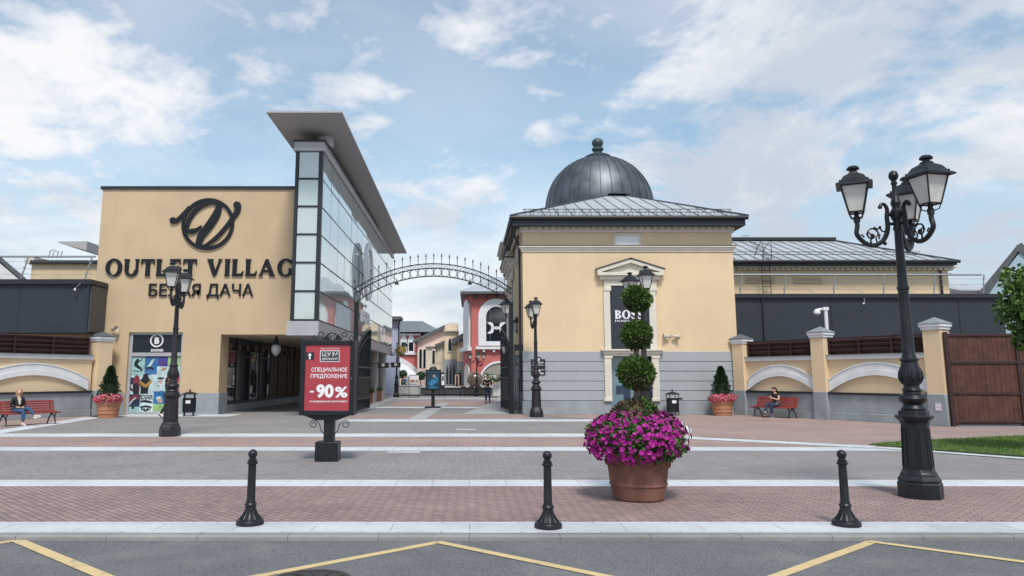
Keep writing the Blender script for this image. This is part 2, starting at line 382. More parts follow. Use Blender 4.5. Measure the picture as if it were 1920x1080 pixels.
    def flower(s, p, d, r, n=5):
        d = Vector(d).normalized(); a = d.orthogonal().normalized(); a.rotate(Matrix.Rotation(random.uniform(0, 6.283), 3, d)); b = d.cross(a)
        p = Vector(p); vs_ = [p - d * r * 0.35]
        for i in range(2 * n):
            th = math.pi * i / n; q = r * (1.0 if i % 2 == 0 else 0.80)
            vs_.append(p + (a * math.cos(th) + b * math.sin(th)) * q + d * random.uniform(-.08, .08) * r)
        return s.add(vs_, [(0, 1 + i, 1 + (i + 1) % (2 * n)) for i in range(2 * n)])
    def build(s, name, m, parent=None, sharp=38, flip=True):
        me = bpy.data.meshes.new(name)
        root = parent
        while root is not None and root.parent is not None: root = root.parent
        off = Vector(root.location) if root is not None else Vector((0, 0, 0))
        me.from_pydata([tuple(v - off) for v in s.v], [], s.f)
        for mm in (m if isinstance(m, (list, tuple)) else [m]): me.materials.append(mm)
        if any(s.m): me.polygons.foreach_set('material_index', s.m)
        if flip:
            bm = bmesh.new(); bm.from_mesh(me); bmesh.ops.recalc_face_normals(bm, faces=bm.faces); bm.to_mesh(me); bm.free()
        if sharp:
            me.polygons.foreach_set('use_smooth', [True] * len(me.polygons)); me.set_sharp_from_angle(angle=R(sharp))
        me.update()
        o = bpy.data.objects.new(name, me); COL.objects.link(o)
        if parent is not None: o.parent = parent
        return o
def bevel(o, w=0.01, seg=2):
    b = o.modifiers.new('bevel', 'BEVEL'); b.width = w; b.segments = seg; b.limit_method = 'ANGLE'; b.angle_limit = R(40); return o
def tag(o, label, cat, group=None, kind=None):
    o['label'] = label; o['category'] = cat
    if group: o['group'] = group
    if kind: o['kind'] = kind
    return o
def thing(name, label, cat, loc=(0, 0, 0), rz=0.0, group=None):
    o = bpy.data.objects.new(name, None); COL.objects.link(o); o.empty_display_size = 0.2
    o.location = loc; o.rotation_euler = (0, 0, rz); return tag(o, label, cat, group)
def struct(o, label=None, cat=None):
    o['kind'] = 'structure'
    if label: o['label'] = label
    if cat: o['category'] = cat
    return o
def copy_tree(o, parent=None):
    c = o.copy(); COL.objects.link(c)
    if parent is not None: c.parent = parent
    for ch in list(o.children): copy_tree(ch, c)
    return c
def place(o, loc, rz=0.0, label=None, group=None, sc=None):
    o.location = loc; o.rotation_euler = (0, 0, rz)
    if label: o['label'] = label
    if group: o['group'] = group
    if sc: o.scale = (sc, sc, sc)
    return o
def arch_pts(u0, u1, vs_, rise, n=20):
    c, a = (u0 + u1) / 2, (u1 - u0) / 2
    return [(c + a * math.cos(math.pi * i / n), vs_ + rise * math.sin(math.pi * i / n)) for i in range(n + 1)]
def pbox(mb, px0, px1, py0, py1, Y, w0, w1):
    """a box on the facade plane at depth Y between the given image lines; w outwards"""
    ym = (py0 + py1) / 2
    return mb.fbox(front(Y), P(px0, ym, Y).x, P(px1, ym, Y).x, P(px0, py1, Y).z, P(px0, py0, Y).z, w0, w1)

# serif capitals: every glyph is drawn in a box of height 1
def serif(mb, txt, F, u0, u1, v0, v1, w0, w1, st=0.25):
    def stem(x, w=st, s=0.05, top=True, bot=True):
        p = [(x - s, 0), (x + w + s, 0), (x + w + s * .4, .05), (x + w, .18)] if bot else [(x, 0), (x + w, 0)]
        p += [(x + w, .82), (x + w + s * .4, .95), (x + w + s, 1), (x - s, 1), (x - s * .4, .95), (x, .82)] if top else [(x + w, 1), (x, 1)]
        p += [(x, .18), (x - s * .4, .05)] if bot else []
        return ('p', p)
    def arc(cx_, cy_, rxo, ryo, rxi, ryi, a0, a1, n=28):
        o = [(cx_ + rxo * math.cos(R(a0 + (a1 - a0) * i / n)), cy_ + ryo * math.sin(R(a0 + (a1 - a0) * i / n))) for i in range(n + 1)]
        q = [(cx_ + rxi * math.cos(R(a0 + (a1 - a0) * i / n)), cy_ + ryi * math.sin(R(a0 + (a1 - a0) * i / n))) for i in range(n + 1)]
        return ('b', o, q)
    G_ = {
        'O': (1.08, [arc(.54, .5, .52, .53, .25, .42, 0, 360)]),
        'U': (.98, [stem(.06, st, .05, True, False)[0:1] + ([(.06, .35), (.31, .35), (.31, .85), (.36, 1), (.0, 1), (.06, .85)],),
                    arc(.48, .36, .42, .38, .17, .25, 180, 360), ('p', [(.74, .35), (.90, .35), (.90, .85), (.96, 1), (.68, 1), (.74, .85)])]),
        'T': (.86, [stem(.305, st, .05, False, True), ('p', [(.0, .66), (.05, .66), (.10, .84), (.76, .84), (.81, .66), (.86, .66), (.84, 1), (.02, 1)])]),
        'L': (.76, [stem(.06), ('p', [(.2, 0), (.70, 0), (.75, .32), (.70, .32), (.60, .16), (.2, .14)])]),
        'E': (.78, [stem(.06), ('p', [(.2, 0), (.70, 0), (.75, .30), (.70, .30), (.60, .15), (.2, .13)]), ('p', [(.2, 1), (.68, 1), (.70, .72), (.65, .72), (.56, .86), (.2, .87)]),
                    ('p', [(.2, .44), (.48, .44), (.55, .36), (.55, .66), (.48, .57), (.2, .57)])]),
        'V': (1.0, [('p', [(.06, .93), (.0, 1), (.42, 1), (.35, .92), (.58, .25), (.50, 0), (.42, 0)]), ('p', [(.50, 0), (.62, .1), (.88, .92), (.98, 1), (.66, 1), (.75, .92), (.52, .28)])]),
        'I': (.40, [stem(.075)]),
        'A': (1.08, [('p', [(.44, 1), (.60, 1), (1.0, .07), (1.07, 0), (.64, 0), (.71, .07), (.48, .68)]), ('p', [(.44, 1), (.52, .8), (.22, .07), (.32, 0), (0, 0), (.08, .07)]),
                     ('p', [(.28, .24), (.72, .24), (.70, .36), (.32, .36)])]),
        'G': (1.02, [arc(.54, .5, .52, .53, .25, .42, 48, 318), ('p', [(.66, .46), (1.02, .46), (.98, .40), (.98, .14), (.88, .07), (.73, .16), (.73, .40)]),
                     ('p', [(.84, .94), (.92, .97), (.94, .68), (.89, .68), (.74, .80)])]),
        'B': (.84, [stem(.06, st), arc(.30, .755, .46, .245, .20, .165, -90, 90), arc(.30, .265, .52, .265, .24, .18, -90, 90), ('p', [(.2, .0), (.32, .0), (.32, .09), (.2, .09)]),
                    ('p', [(.2, .91), (.32, .91), (.32, 1), (.2, 1)]), ('p', [(.2, .46), (.32, .46), (.32, .57), (.2, .57)])]),
        'S': (.74, [('r', [(.64, .70, .05), (.56, .90, .07), (.36, .95, .07), (.17, .86, .10), (.15, .68, .12), (.36, .53, .14), (.57, .37, .13), (.58, .15, .11), (.37, .05, .07), (.16, .10, .07), (.06, .31, .04)])]),
        ' ': (.46, []),
    }
    gap = .07; tot = sum(G_[c][0] + gap for c in txt) - gap; k = (u1 - u0) / tot; h = v1 - v0; x = u0
    for c in txt:
        w, parts = G_[c]
        for i, g in enumerate(parts):
            d = 0.0015 * i; mp = lambda L: [(x + a * k, v0 + b * h) for a, b in L]
            if g[0] == 'p': mb.fpoly(F, mp(g[1]), w0, w1 + d)
            elif g[0] == 'b': mb.fband(F, mp(g[1]), mp(g[2]), w0, w1 + d)
            else: mb.ribbon(F, [(x + a * k, v0 + b * h, q * k) for a, b, q in g[1]], w0, w1 + d, 6)
        x += (w + gap) * k

# ------------------------------------------------------------------ the ground
def mat_asphalt():
    m, t, b = nodes_of('asphalt')
    tcn = t.nodes.new('ShaderNodeTexCoord'); oc = tcn.outputs['Object']
    n1 = tn(t, 'ShaderNodeTexNoise', Scale=0.7, Detail=8.0, Roughness=0.65); t.links.new(oc, n1.inputs['Vector'])
    n2 = tn(t, 'ShaderNodeTexNoise', Scale=55.0, Detail=4.0, Roughness=0.8); t.links.new(oc, n2.inputs['Vector'])
    v = tn(t, 'ShaderNodeTexVoronoi', Scale=70.0); t.links.new(oc, v.inputs['Vector'])
    c = mixcol(t, smooth(t, n1.outputs[0], 0.3, 0.7), (0.165, 0.168, 0.178), (0.225, 0.227, 0.235))
    c = mixcol(t, smooth(t, n2.outputs[0], 0.38, 0.66), (0.085, 0.087, 0.094), c)
    c = mixcol(t, smooth(t, v.outputs['Distance'], 0.12, 0.02), c, (0.36, 0.36, 0.365))
    n3 = tn(t, 'ShaderNodeTexNoise', Scale=0.8, Detail=8.0, Roughness=0.65, Distortion=0.2); t.links.new(oc, n3.inputs['Vector'])
    mu = t.nodes.new('ShaderNodeMath'); mu.operation = 'MULTIPLY'; mu.inputs[1].default_value = 0.35
    t.links.new(smooth(t, n3.outputs[0], 0.46, 0.70), mu.inputs[0]); c = mixcol(t, mu.outputs[0], c, (0.25, 0.245, 0.24))
    t.links.new(c, b.inputs['Base Color']); b.inputs['Roughness'].default_value = 0.85; b.inputs['Specular IOR Level'].default_value = 0.3
    bumpit(t, b, n2.outputs[0], 0.6, 0.008); return m
def mat_paint(name, col, under):
    m, t, b = nodes_of(name)
    tcn = t.nodes.new('ShaderNodeTexCoord'); oc = tcn.outputs['Object']
    n2 = tn(t, 'ShaderNodeTexNoise', Scale=45.0, Detail=5.0, Roughness=0.8); t.links.new(oc, n2.inputs['Vector'])
    n1 = tn(t, 'ShaderNodeTexNoise', Scale=2.0, Detail=5.0); t.links.new(oc, n1.inputs['Vector'])
    c = mixcol(t, n1.outputs[0], scl(col, 0.85), scl(col, 1.1)); n4 = tn(t, 'ShaderNodeTexNoise', Scale=7.0, Detail=6.0, Roughness=0.7); t.links.new(oc, n4.inputs['Vector']); c = mixcol(t, smooth(t, n4.outputs[0], 0.56, 0.72), c, under)
    t.links.new(mixcol(t, smooth(t, n2.outputs[0], 0.54, 0.70), c, under), b.inputs['Base Color']); b.inputs['Roughness'].default_value = 0.7
    bumpit(t, b, n2.outputs[0], 0.4, 0.006); return m
ASPHALT = mat_asphalt()
YPAINT = mat_paint('yellow_road_paint', (0.60, 0.46, 0.235), (0.26, 0.235, 0.20))
PAVE_RED = mat_brick('red_pavers', (0.335, 0.235, 0.215), (0.255, 0.185, 0.175), (0.10, 0.085, 0.085), 0.20, 0.10, R(45), 0.009, 0.8, 0.5, 0.16, 0.5, 0.25)
PAVE_PINK = mat_brick('pink_pavers', (0.385, 0.275, 0.245), (0.32, 0.24, 0.222), (0.12, 0.10, 0.10), 0.20, 0.10, R(45), 0.006, 0.8, 0.4, 0.14)
PAVE_GREY = mat_brick('grey_pavers', (0.285, 0.268, 0.268), (0.235, 0.225, 0.230), (0.12, 0.115, 0.115), 0.20, 0.10, R(45), 0.006, 0.8, 0.4, 0.12)
GRANITE = mat_brick('pale_granite_slabs', (0.55, 0.58, 0.61), (0.48, 0.515, 0.55), (0.25, 0.26, 0.27), 0.9, 0.42, 0, 0.006, 0.6, 0.15, 0.16, 0.35)
STRIP = mat_brick('white_stone_strip', (0.60, 0.63, 0.66), (0.53, 0.565, 0.60), (0.28, 0.29, 0.30), 0.6, 0.25, 0, 0.006, 0.6, 0.15, 0.14, 0.0)
KERBM = mat_brick('grey_kerb', (0.27, 0.265, 0.265), (0.23, 0.228, 0.23), (0.13, 0.13, 0.13), 1.0, 4.0, 0, 0.006, 0.75, 0.3, 0.2, 0.0)
ROADZ = -0.05
def sheet(name, pts, z, m, sub=None):
    o = MB().add([(p[0], p[1], z) for p in pts], [tuple(range(len(pts)))]).build(name, m, None, None)
    return struct(o)
def band(name, y0, y1, z, m, x0=-60, x1=60): return sheet(name, [(x0, y0), (x1, y0), (x1, y1), (x0, y1)], z, m)

road = MB().add([(-900, -60, ROADZ), (900, -60, ROADZ), (900, 1500, ROADZ), (-900, 1500, ROADZ)], [(0, 1, 2, 3)]).build('road', ASPHALT, None, None)
struct(road)
YK = GY(1003)                   # kerb line
YP = GY(979); YR = GY(912)
kerb = bevel(struct(MB().box(-60, 60, YK - 0.06, YK + 0.10, -0.4, 0.004).build('kerb', KERBM, None, None)), 0.02, 3)
plaza = MB().box(-60, 60, YK + 0.10, 140, -0.4, 0.0).build('plaza', PAVE_GREY, None, None); struct(plaza)
band('granite_edge', YK + 0.10, YP, 0.004, GRANITE)
band('red_paving', YP, YR, 0.004, PAVE_RED)
band('paving_strip', YR, GY(900), 0.004, STRIP)
band('paving_strip', GY(845.5), GY(838.5), 0.004, STRIP)
band('pink_paving', GY(838.5), GY(819), 0.004, PAVE_PINK)
band('paving_strip', GY(819), GY(813), 0.004, STRIP, -60, 9.0)
band('paving_strip', GY(790.5), GY(786.5), 0.004, STRIP, P(640, 788, GY(788)).x, P(1120, 788, GY(788)).x)
band('pink_paving', GY(786.5), 34.4, 0.004, PAVE_PINK, P(640, 788, GY(788)).x, 2.5)
def gp(*pp): return [(G(x, y).x, G(x, y).y) for x, y in pp]
def strip_between(a, b, w):
    a, b = Vector(a), Vector(b); n = (b - a).orthogonal().normalized() if False else Vector((-(b - a).y, (b - a).x)).normalized() * w / 2
    return [tuple(a - n), tuple(b - n), tuple(b + n), tuple(a + n)]
fc = gp((1110, 786), (1290, 818), (1640, 836), (1700, 834)) + [(30, 20), (30, 34.4), (2.5, 34.4)]
sheet('pink_forecourt', fc, 0.008, PAVE_PINK)
a, b_ = gp((1270, 820.5), (1640, 839))
sheet('paving_strip', strip_between(a, b_, 0.75), 0.012, STRIP)
GR = gp((1630, 835), (1700, 828.5), (1920, 819)); GR2 = gp((1920, 857), (1720, 843))
lawn_poly = [GR[0], GR[1], GR[2], (26, 21.5), (26, 13.0), GR2[0], GR2[1]]
struct(MB().fpoly(Frame((0, 0, 0), (1, 0, 0), (0, 1, 0)), lawn_poly, 0.010, 0.035).build('lawn_soil', mat('lawn_ground', (0.055, 0.095, 0.022), 0.9, 0.3, 3), None, None))
a, b_ = gp((1640, 839.5), (1925, 861)); sheet('paving_strip', strip_between(a, b_, 0.35), 0.016, STRIP)
a, b_ = gp((-40, 816), (178, 782.5)); sheet('paving_strip', strip_between(a, b_, 0.8), 0.008, STRIP)
lf = gp((-40, 811), (160, 783)) + [(-15.4, 34.4), (-30, 34.4), (-30, 22)]
sheet('pink_forecourt', lf, 0.006, PAVE_PINK)
band('paving_strip', GY(781.5), GY(777), 0.006, STRIP, P(150, 780, 32).x, P(420, 780, 32).x)
# alley floor
PATH = mat_brick('pale_path', (0.40, 0.41, 0.42), (0.35, 0.36, 0.375), (0.2, 0.2, 0.2), 0.6, 0.4, 0, 0.008, 0.7, 0.2, 0.1)
sheet('alley_path', gp((763, 787), (797, 787), (842, 756), (824, 756)), 0.009, PATH)
sheet('alley_path', gp((640, 777), (672, 777), (752, 742), (738, 742)), 0.009, PATH)
sheet('alley_path', gp((866, 777), (962, 777), (956, 748), (938, 748)), 0.009, PATH)
band('paving_strip', GY(765), GY(763), 0.007, STRIP, -5.2, 2.0)
band('pink_paving', GY(762), GY(752), 0.005, PAVE_PINK, -4.6, 2.4)
band('paving_strip', GY(749), GY(746), 0.007, PATH, -6, 4)
# drain covers let into the paving
dg_ = MB()
for (px, py, w, h) in ((757, 848, 0.75, 0.42), (873, 805.5, 0.65, 0.45)):
    c = G(px, py); o = MB()
    o.box(c.x - w / 2, c.x + w / 2, c.y - h / 2, c.y + h / 2, 0.002, 0.010)
    for k in range(7): o.box(c.x - w / 2 + .05 + k * (w - .1) / 7, c.x - w / 2 + .05 + (k + .5) * (w - .1) / 7, c.y - h / 2 + .05, c.y + h / 2 - .05, 0.010, 0.014)
    tag(o.build('drain_cover', CONCRETE), 'pale rectangular drain cover set in the grey paving ' + ('right of the red advertising stand' if px < 800 else 'in front of the arched gateway'), 'drain cover')
# yellow zigzag on the road
def zz_line(a, b, w, name='road_marking'):
    a, b = G(a[0], a[1], ROADZ), G(b[0], b[1], ROADZ)
    return sheet(name, strip_between((a.x, a.y), (b.x, b.y), w), ROADZ + 0.004, YPAINT)
for i, (pts, w) in enumerate((([(-120, 1035), (32, 1013.5)], .11), ([(822, 1017), (440, 1089)], .11), ([(1635, 1016), (1425, 1092)], .115))):
    zz_line(pts[0], pts[1], w)
for pts, w in (([(30, 1013), (215, 1090)], .13), ([(820, 1017), (1200, 1095)], .11), ([(1630, 1016), (1990, 1064)], .11)):
    a, b = G(*pts[0], ROADZ), G(*pts[1], ROADZ)
    sheet('road_marking', strip_between((a.x, a.y), (b.x, b.y), w), ROADZ + 0.008, YPAINT)
c = G(583, 1088, ROADZ); o = MB()
o.lathe([(0.36, -.004), (0.36, 0.006), (0.31, 0.006), (0.31, 0.002), (0.0001, 0.002)], (c.x, c.y, ROADZ), 40)
for k in range(10):
    th = k * math.pi / 5; F = Frame((c.x, c.y, ROADZ), (1, 0, 0), (0, 1, 0))
    o.ribbon(F, [(0.06 * math.cos(th), 0.06 * math.sin(th), .012), (0.17 * math.cos(th + .35), 0.17 * math.sin(th + .35), .012), (0.30 * math.cos(th + .5), 0.30 * math.sin(th + .5), .012)], 0.002, 0.012, 4)
tag(o.build('manhole_cover', mat('manhole_iron', (0.06, 0.055, 0.05), 0.6, 0.3, 8, 0.4)), 'round iron manhole cover with curved ribs in the asphalt road', 'manhole cover')

# ------------------------------------------------------------------ the outlet building (left)
YB = 34.5
def zat(py, Y=YB): return P(CX, py, Y).z
F = front(YB)
xl, xg = P(186, 450, YB).x, P(556, 450, YB).x
ztop, zsof = zat(355), zat(627)
xw0, xw1, zw = P(237, 700, YB).x, P(339, 700, YB).x, zat(623)
xr = P(411, 700, YB).x
XG1 = P(600, 460, 31.6).x        # glass face towards the alley
YG0, YG1 = 31.6, 62.0
ob = thing('outlet_building', 'tall yellow building with black lettering, swash emblem and glass tower under a flying roof', 'building', (-12, YB, 0))
w = MB()
w.fbox(F, xl, xw0, 0, ztop, -.5, 0); w.fbox(F, xw0, xw1, zw, ztop, -.5, 0); w.fbox(F, xw1, xr, 0, ztop, -.5, 0)
w.fbox(F, xr, xg + 1.2, zsof, ztop, -.5, 0)
w.box(xl, xl + .4, YB + .5, YB + 27, 0, ztop); w.box(xl + .4, xg + 1.0, YB + 26.6, YB + 27, 0, ztop)
w.box(xr - .35, xr, YB + .5, YB + 1.2, 0, zsof)
w.build('wall', STUCCO, ob)
MB().box(xl + .4, xg + .5, YB + .5, YB + 26.6, ztop - .7, ztop - .4).build('flat_roof', ROOFDK, ob)
MB().box(xl - .08, xg + .4, YB - .08, YB + .6, ztop, ztop + .14).build('parapet_cap', DARK, ob)
pl = MB(); zp = zat(737)
pl.fbox(F, xl - .03, xw0 - .02, 0, zp, .002, .04); bevel(pl.build('plinth', STONE, ob), .01); pl = MB(); pl.fbox(F, xw1 + .02, xr + .04, 0, zp, .002, .04); pl.box(xr + .001, xr + .04, YB, YB + 1.2, 0, zp)
bevel(pl.build('plinth', STONE, ob), .01)
MB().box(xr - .3, XG1 - 0.4, YB + .5, YG1 - 0.3, zsof - .02, zsof + .25).build('passage_soffit', mat('passage_ceiling', (0.55, 0.46, 0.33), 0.8, 0.08, 1), ob)
# emblem on the wall, from its outline
em = MB(); k = FPX / YB
def e(x, y, h):
    p = uv(300 + x / 4.696, 350 + y / 4.696, YB); return (p[0], p[1], h * .86 / 4.696 / k)
cxp, czp = uv(300 + 425 / 4.696, 350 + 330 / 4.696, YB)
em.ring(F, cxp, czp, 236 / 4.696 / k, 206 / 4.696 / k, 0.03, 0.10, 56)
em.ribbon(F, [e(118, 300, 30), e(150, 302, 24), e(185, 270, 19), e(225, 225, 16), e(265, 180, 16)], .03, .103)
em.ribbon(F, [e(240, 390, 16), e(250, 320, 20), e(300, 230, 24), e(380, 165, 24), e(470, 140, 20), e(520, 165, 26), e(505, 235, 38), e(440, 340, 42), e(370, 430, 38), e(345, 500, 30), e(352, 540, 24)], .03, .106)
em.ribbon(F, [e(235, 395, 14), e(285, 395, 26), e(330, 380, 18), e(370, 345, 5)], .03, .109)
em.ribbon(F, [e(352, 540, 16), e(420, 510, 16), e(510, 440, 20), e(590, 350, 20), e(645, 275, 22), e(685, 215, 28), e(695, 170, 26), e(682, 160, 34)], .03, .112)
for x, y, r in ((120, 300, 34), (682, 165, 38)):
    q = e(x, y, r); em.disc(F, q[0], q[1], q[2], .03, .115)
bevel(em.build('emblem', SIGNLET, ob), .012)
le = MB(); u0, v0 = uv(197, 518, YB); u1, v1 = uv(577, 486, YB)
serif(le, 'OUTLET VILLAGE', F, u0, u1, v0, v1, .03, .09, .27)
bevel(le.build('lettering', SIGNLET, ob), .01)
le = MB(); u0, v0 = uv(279, 560.5, YB); u1, v1 = uv(476, 532, YB)
le.text('БЕЛАЯ ДАЧА', F, u0, u1, v0, v1, .03, .05, 0.012)
le.build('lettering', SIGNLET, ob)
# display window with its poster
wn_ = MB()
for a, b, c, d in ((xw0, xw0 + .14, 0.12, zw), (xw1 - .10, xw1, 0.12, zw), (xw0 + .14, xw1 - .10, zw - .10, zw), (xw0 + .14, xw1 - .10, zat(668), zat(661)), (xw0, xw1, 0, 0.12)):
    wn_.fbox(F, a, b, c, d, -.22, -.12)
win = wn_.build('display_window', METALG, ob); bevel(win, .008)
MB().fbox(F, xw0 + .1, xw1 - .06, zat(662), zw - .05, -.30, -.19).build('fascia_pane', GLASS_NAVY, win)
lg = MB(); u, v = uv(291, 638, YB); lg.ring(F, u, v, 12.5 / k, 10 / k, -.188, -.175, 40)
lg.text('B', F, u - 4.2 / k, u + 4.8 / k, v - 6.5 / k, v + 6.5 / k, -.188, .012, 0.05)
q0, q1 = uv(280, 659, YB), uv(304, 654, YB); lg.text('BOGNER', F, q0[0], q1[0], q0[1], q1[1], -.188, .01, 0.03)
lg.build('logo', INK, win)
po = MB(); PX = lambda x: P(230 + x / 6.35, 700, YB).x; PZ = lambda y: zat(615 + y / 6.35)
def tile(ci, x0, x1, y0, y1, d=0.0):
    po.cur = ci; po.fbox(F, PX(x0), PX(x1), PZ(y1), PZ(y0), -.30, -.188 + d)
pcol = [('poster_teal', (.30, .50, .50)), ('poster_blue', (.03, .14, .34)), ('poster_pale', (.50, .62, .64)), ('poster_navy', (.015, .03, .07)), ('poster_black', (.012, .014, .02)),
        ('poster_maroon', (.20, .03, .05)), ('poster_gold', (.42, .24, .06)), ('poster_green', (.30, .48, .20)), ('poster_skin', (.50, .33, .25)), ('poster_violet', (.06, .05, .28))]
PM = [mat(n_, c_, .35, .22, 3.0, 0, 0, 20, .5, .08) for n_, c_ in pcol]
tile(2, 62, 680, 345, 1020); tile(0, 80, 235, 350, 560, .001); tile(1, 236, 392, 345, 530, .001); tile(9, 393, 510, 345, 455, .001); tile(7, 511, 690, 345, 455, .001)
tile(2, 386, 690, 456, 560, .002); tile(3, 50, 205, 790, 940, .002); tile(2, 206, 362, 785, 1015, .003); tile(1, 363, 500, 755, 905, .002); tile(7, 363, 620, 906, 1018, .002)
tile(5, 610, 690, 560, 790, .002); tile(0, 50, 205, 940, 1018, .002); tile(3, 62, 150, 590, 660, .002); tile(1, 240, 386, 532, 560, .001)
def blob(ci, pts, d): po.cur = ci; po.ribbon(F, [(PX(x), PZ(y), h / 6.35 / k) for x, y, h in pts], -.30, -.188 + d, 4)
blob(4, [(150, 365, 10), (140, 400, 22), (130, 440, 20), (170, 470, 16), (210, 500, 8)], .004); blob(4, [(100, 505, 4), (150, 515, 5), (215, 508, 4)], .004); blob(4, [(155, 395, 9), (190, 385, 6), (203, 352, 5)], .004)
blob(2, [(345, 365, 8), (320, 400, 14), (300, 440, 16), (270, 455, 6)], .004); blob(4, [(255, 495, 8), (300, 470, 14), (345, 495, 10)], .004)
blob(5, [(145, 560, 16), (150, 600, 34), (150, 660, 46), (150, 730, 40), (155, 790, 36)], .004); blob(4, [(140, 660, 30), (150, 730, 34), (155, 788, 32)], .005); blob(4, [(110, 640, 12), (70, 690, 12), (110, 750, 10)], .005)
blob(4, [(252, 548, 26), (255, 590, 36), (255, 640, 62), (250, 720, 46), (250, 785, 46)], .004); blob(6, [(190, 640, 14), (225, 670, 18), (265, 690, 18), (300, 660, 18), (330, 625, 12)], .006)
blob(8, [(430, 620, 26), (445, 660, 14)], .004); blob(4, [(395, 598, 5), (440, 600, 12), (478, 596, 5)], .005); blob(4, [(402, 690, 6), (425, 690, 6)], .005)
blob(5, [(60, 890, 16), (110, 840, 26), (165, 820, 22), (180, 850, 12)], .005); blob(4, [(110, 950, 14), (145, 955, 10)], .005); blob(2, [(70, 930, 5), (120, 860, 8), (160, 830, 5)], .007)
blob(8, [(430, 820, 20), (440, 870, 30), (440, 890, 26)], .004); blob(2, [(400, 850, 8), (420, 830, 14), (450, 832, 10)], .006); blob(6, [(650, 640, 10), (660, 690, 12), (650, 720, 8)], .005)
blob(4, [(210, 880, 12), (260, 872, 14), (310, 880, 14), (355, 888, 8)], .006); blob(4, [(212, 945, 8), (280, 935, 12), (350, 948, 8)], .006); blob(4, [(225, 965, 16), (255, 968, 14), (280, 990, 8), (305, 968, 14), (335, 965, 16)], .006)
blob(0, [(240, 960, 9), (255, 960, 8)], .008); blob(0, [(310, 960, 9), (325, 960, 8)], .008); blob(5, [(450, 400, 14), (440, 430, 8)], .004); blob(6, [(440, 500, 8), (470, 490, 12), (500, 480, 4)], .005)
blob(1, [(480, 760, 14), (420, 770, 14), (385, 765, 10)], .005); blob(2, [(250, 600, 3), (330, 560, 8), (460, 575, 6)], .003)
post = po.build('poster', PM, win, None)
MB().text('BOGNER', F, PX(210), PX(358), PZ(855), PZ(795), -.184, .003, .03).build('poster_lettering', INK_BLACK, post)
# shopfront along the passage
FS = Frame((xr - .12, 0, 0), (0, 1, 0))       # u = Y, faces the alley (+X)
sg = MB(); sg.fbox(FS, YB + 1.2, 60, .45, zsof - .02, -.2, -.1); shop = sg.build('shopfront', GLASS_DK, ob)
fr_ = MB(); u = YB + 1.2; kk = 0
while u < 60:
    fr_.fbox(FS, u, u + .16, .45, zsof - .03, -.1, -.06); u += (2.3 if kk % 2 else 1.9); kk += 1
fr_.fbox(FS, YB + 1.2, 60, .36, .46, -.1, -.07); fr_.fbox(FS, YB + 1.2, 60, zsof - .95, zsof - .88, -.099, -.083)
fr_.build('shopfront_frame', DARK, shop)
MB().fbox(FS, YB + 1.2, 60, 0, .36, -.15, .04).build('shopfront_plinth', STONE, shop)
for k2 in range(12):
    il = MB(); yy = YB + 1.9 + k2 * 1.4; il.tube([(xr - .13, yy, zsof - .32), (xr - .13, yy, zsof - .58)], [.03, .08], 10); il.build('shop_lantern', mat('brass_lantern', (0.30, 0.17, 0.08), 0.4, 0.2, 3), shop)
# the glass tower
zb, zt = zat(600, YG0), zat(284, YG0)
gx0 = P(549, 460, YG0).x
gt = MB(); gt.box(gx0 + .1, XG1 - .12, YG0 + .12, YG1 - .1, zb, zt); tower = gt.build('glass_tower', mat('tower_core', (0.30, 0.34, 0.35), 0.6, 0.06, 1), ob)
FG = front(YG0); n = 6
pn = MB(); mu_ = MB()
for i in range(n):
    a = zb + (zt - zb) * i / n; b = zb + (zt - zb) * (i + 1) / n
    pn.fbox(FG, gx0 + .16, XG1 - .16, a + .04, b - .04, -.12, 0)
    mu_.fbox(FG, gx0 + .14, XG1 - .14, a - .04, a + .04, -.1, .04)
mu_.fbox(FG, gx0, gx0 + .14, zb - .05, zt, -.2, .05); mu_.fbox(FG, XG1 - .14, XG1 + .015, zb - .05, zt, -.2, .05)
pn.build('front_glazing', GLASS_FRONT, tower); bevel(mu_.build('front_mullions', DARK, tower), .01)
FA = Frame((XG1, 0, 0), (0, 1, 0)); pn = MB(); bk = MB()
random.seed(5); nc = 15
bk.fbox(FA, YG0 + .2, YG1, zb, zt, -.10, -.05)
for j in range(nc):
    for i in range(n):
        y0 = YG0 + .25 + (YG1 - YG0 - .25) * j / nc; y1 = YG0 + .25 + (YG1 - YG0 - .25) * (j + 1) / nc
        a = zb + (zt - zb) * i / n; b = zb + (zt - zb) * (i + 1) / n
        t_ = random.uniform(-.006, .006); t2 = random.uniform(-.006, .006)
        pn.hexa([FA(y0 + .03, a + .035, -.05), FA(y1 - .03, a + .035, -.05), FA(y1 - .03, b - .035, -.05), FA(y0 + .03, b - .035, -.05),
                 FA(y0 + .03, a + .035, t_), FA(y1 - .03, a + .035, t2), FA(y1 - .03, b - .035, t2), FA(y0 + .03, b - .035, t_)])
pn.build('side_glazing', GLASS_SIDE, tower, None); bk.build('glazing_joints', DARK, tower)
MB().box(gx0 - .06, XG1 + .08, YG0 - .08, YG1, zt, zt + .42).build('top_fascia', METALG, tower)
MB().box(gx0 - .1, XG1 + .14, YG0 - .14, YG1 + .1, zt + .42, zt + .50).build('top_fascia', DARK, tower)
sb = MB(); zs0 = zat(629, YG0); sb.box(gx0 - .12, XG1 + .06, YG0 - .1, YG1, zs0, zb - .05)
sb.build('bottom_fascia', METALG, tower)
for z0_, z1_ in ((zt - .02, zt + .05),):
    MB().box(gx0 - .09, XG1 + .12, YG0 - .12, YG1, zt + .06, zt + .10).build('trim', WHITE, tower)
